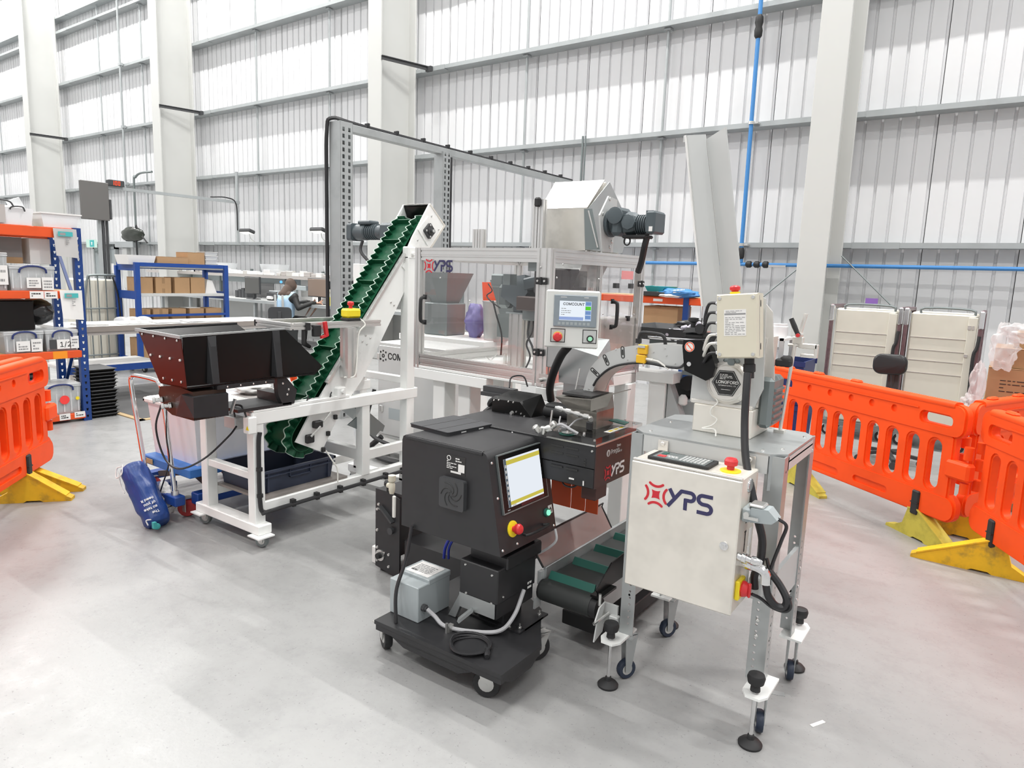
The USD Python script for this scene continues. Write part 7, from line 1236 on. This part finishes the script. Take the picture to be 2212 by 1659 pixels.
ff.part('arm_cable', tube([(-1.50, 2.74, 1.17), (-1.475, 2.74, 1.21), (-1.42, 2.74, 1.258), (-1.35, 2.74, 1.285), (-1.25, 2.74, 1.300), (-1.14, 2.74, 1.293), (-1.09, 2.74, 1.30), (-1.06, 2.73, 1.335)], .0055, 6), K['cable'], parent=q)
ff.part('arm_guide', [bar((-1.575, 2.74, 1.24), (-1.592, 2.74, 1.14), .004, .006), cyl((-1.55, 2.735, 1.128), (-1.55, 2.885, 1.128), .011, 12), cyl((-1.52, 2.735, 1.118), (-1.52, 2.885, 1.118), .011, 12)], K['zinc'], parent=q)
q = ff.part('interlock', [box(-1.287, -1.243, 2.725, 2.745, 1.337, 1.378, .003), box(-1.29, -1.247, 2.722, 2.745, 1.298, 1.334, .003)], K['safety']); ff.part('interlock_tongue', [box(-1.283, -1.25, 2.72, 2.726, 1.365, 1.376), cyl((-1.258, 2.735, 1.298), (-1.258, 2.735, 1.284), .004, 8)], K['zinc'], parent=q); ff.part('interlock_cable', [cyl((-1.247, 2.735, 1.318), (-1.215, 2.735, 1.316), .006, 8), tube([(-1.215, 2.735, 1.316), (-1.19, 2.735, 1.312), (-1.165, 2.738, 1.297), (-1.145, 2.74, 1.285)], .0045, 6)], K['wcable'], parent=q)
ff.part('arm_handle', [tube([(-1.30, 2.76, 1.38), (-1.295, 2.76, 1.415), (-1.28, 2.76, 1.428), (-1.20, 2.76, 1.425), (-1.18, 2.76, 1.41), (-1.175, 2.76, 1.385)], .008, 8, 4), box(-1.31, -1.29, 2.75, 2.77, 1.38, 1.40), box(-1.125, -1.10, 2.76, 2.79, 1.392, 1.408)], K['rubber']); ff.part('top_guide', [box(-1.28, -1.06, 2.80, 2.806, 1.40, 1.412), cyl((-1.27, 2.79, 1.408), (-1.05, 2.79, 1.412), .004, 8)], K['chrome'])
# tall sheet-metal magazine guides
ff.part('magazine_guide', [hull([(-1.149, 2.76, 2.236), (-1.143, 2.76, 2.237), (-1.006, 2.76, 1.45), (-1.0, 2.76, 1.45), (-1.084, 2.80, 2.243), (-1.084, 2.806, 2.243), (-.93, 2.80, 1.45), (-.93, 2.806, 1.45)])], K['ltgrey'])
ff.part('magazine_guide', [hull([(-1.083, 2.81, 2.225), (-1.083, 2.816, 2.225), (-.99, 2.76, 2.255), (-.984, 2.76, 2.255), (-.93, 2.81, 1.45), (-.93, 2.816, 1.45), (-.84, 2.76, 1.45), (-.834, 2.76, 1.45)])], K['ltgrey'])
ff.part('guide_edge', [bar((-1.15, 2.757, 2.236), (-1.006, 2.757, 1.45), .012, .006)], K['paper']); ff.part('guide_lip', box(-1.158, -1.146, 2.755, 2.775, 2.21, 2.235), K['ltgrey'])
ff.part('stainless_back', [hull([(-.80, 2.72, 1.62), (-.735, 2.72, 1.55), (-.70, 2.72, 1.25), (-.74, 2.72, 1.18), (-.80, 2.73, 1.62), (-.735, 2.73, 1.55), (-.70, 2.73, 1.25), (-.74, 2.73, 1.18)])], K['steel2'])
# beige control box, tilted
MB = frame((-.797, 2.50, 1.500), (.985, .09, .165 * .55), (-.17, .02, 1)); 
q = ff.part('beige_box', put(hull([(sx * .069 + (-.0), sy * .112, z) for sx in (-1, 1) for sy in (-1, 1) for z in (-.012, 0)] + [(sx * .074, sy * .117, z) for sx in (-1, 1) for sy in (-1, 1) for z in (-.10, -.018)]), MB), K['beige']); ff.part('lid_line', put(ext(rrect(-.0755, -.1185, .0755, .1185, .012).difference(rrect(-.070, -.113, .070, .113, .01)), .002), MB @ trimesh.transformations.translation_matrix([0, 0, -.034])), K['tan'], parent=q)
ff.part('lid_screws', [put(lathe([(.0075, 0), (.006, .003)], (x, y, 0), (0, 0, 1), 12), MB) for x in (-.060, .058) for y in (-.102, .102)], K['zinc'], parent=q); ff.part('hinge_hole', [put(ext(affinity.scale(Point(0, 0).buffer(.008), .55, 1.5), .001), MB @ frame((.0745, y, -.05), (0, 0, -1), (0, 1, 0))) for y in (.08, -.075)], K['ink'], parent=q)
lb = ff.part('data_sheet', put(box(-.044, .034, -.035, .06, 0, .0008), MB), K['paper'], parent=q); ff.part('sheet_print', put(cat(mv(box(0, .074, 0, .0055, 0, .0006), -.042, .041, .0008), mv(lines(0, 0, .07, .066, 11, 8, .3, .0006), -.040, -.031, .0008), mv(lines(0, 0, .06, .01, 2, 5, .35, .0006), -.038, .048, .0008)), MB), K['grey_ink'], parent=q)
tp = (MB @ np.array([-.015, .117, -.045, 1]))[:3]; ud = MB[:3, 1]; ff.part('yellow_collar', lathe([(.018, 0), (.018, .008)], tp, ud, 16), K['yellow'], parent=q); ff.part('stop_button', lathe([(.012, .008), (.013, .012), (.0185, .015), (.019, .025), (.014, .030), (.003, .032)], tp, ud, 18), K['red'], parent=q)
ends = [(-.074, .085), (-.074, .05), (-.074, .012), (-.074, -.03), (-.074, -.062), (-.074, -.098)]; cbs = []
for k, (x, y) in enumerate(ends):
    p = (MB @ np.array([x, y, -.05, 1]))[:3]; ff.part('gland', lathe([(.008, 0), (.008, .008), (.006, .012)], p, -MB[:3, 0], 10), K['chrome'], parent=q)
    e = np.array([-.945, 2.60, 1.49 - .012 * k]) if k < 3 else np.array([-.95, 2.62, 1.45 - .02 * k]); mid = p + np.array([-.045, .02, -.005 if k < 3 else -.01]); cbs.append((tube([p, mid, (mid + e) / 2 + [-.01, 0, -.02], e], .006, 6), k))
ff.part('cables', [c for c, k in cbs if k not in (3, 4)], K['cable']); ff.part('white_cables', [c for c, k in cbs if k in (3, 4)], K['wcable'])
ff.part('box_plug', [put(lathe([(.018, 0), (.018, .022), (.022, .024), (.022, .05), (.017, .054), (.017, .075)], (.035, -.117, -.05), (0, -1, 0), 14), MB)], K['rubber'], parent=q)
ff.part('string', tube([(-.90, 2.63, 1.215), (-.885, 2.625, 1.19), (-.905, 2.62, 1.165), (-.905, 2.62, 1.14), (-.88, 2.62, 1.125), (-.895, 2.61, 1.10), (-.93, 2.60, 1.085), (-.88, 2.60, 1.088), (-.865, 2.58, 1.066)], .0028, 6), K['wcable'])
ff.part('rear_motor', [box(-.755, -.70, 2.70, 2.86, 1.10, 1.30, .015)] + [box(-.70, -.692, 2.72, 2.84, 1.12 + .025 * i, 1.13 + .025 * i) for i in range(6)], K['tubegrey'])
ff.part('rear_clamp', [lathe([(.016, 0), (.02, .01), (.02, .03), (.014, .04)], (-.70, 2.78, 1.36), (1, 0, .2), 14), box(-.72, -.66, 2.76, 2.80, 1.34, 1.37, .006)], K['rubber'])
# clamp post with lever handle right of the beige box
cl = Thing('clamp_stand', 'steel clamp with black lever handle on rods right of beige box', 'clamp', (-.68, 2.9, 1.063))
cl.part('rod', [cyl((-.70, 2.86, 1.063), (-.672, 2.86, 1.46), .007, 8), cyl((-.665, 2.86, 1.44), (-.645, 2.86, 1.545), .008, 8)], K['steel2']); cl.part('clamp_block', [box(-.685, -.645, 2.85, 2.88, 1.425, 1.455, .004), cyl((-.66, 2.83, 1.462), (-.66, 2.87, 1.462), .012, 12), box(-.66, -.59, 2.85, 2.875, 1.41, 1.43, .003), box(-.65, -.595, 2.85, 2.875, 1.375, 1.39, .003), box(-.60, -.588, 2.85, 2.875, 1.375, 1.43, .003)], K['steel2']); cl.part('lever', tube([(-.658, 2.825, 1.462), (-.675, 2.825, 1.495), (-.69, 2.825, 1.525)], [.008, .010, .009], 10, 4), K['rubber']); cl.part('red_cap', lathe([(.008, 0), (.007, .004)], (-.658, 2.818, 1.462), (0, -1, 0), 14), K['red'])
cl.part('foot', box(-.72, -.68, 2.84, 2.88, 1.063, 1.075), K['steel2'])
cl.part('outrigger', cyl((-.70, 2.86, 1.42), (-.655, 2.86, 1.42), .006, 8), K['steel2'])
# bits on the floor
single('tape_scrap', [rot(box(-.66, -.56, 2.755, 2.785, .0, .0012), 20, (0, 0, 1), (-.6, 2.77, 0))], K['galv'], 'torn silver tape strip stuck on floor beside the front right table leg', 'tape')
single('paper_scrap', rot(box(-.42, -.405, 2.63, 2.70, 0, .003), -28, (0, 0, 1), (-.41, 2.66, 0)), K['paper'], 'small white paper sliver on floor right of the feeder table', 'scrap')
single('white_block', box(-2.80, -2.715, 2.60, 2.68, 0, .10, .004), K['paper'], 'small white block on floor left of the black bag unwinder', 'block')
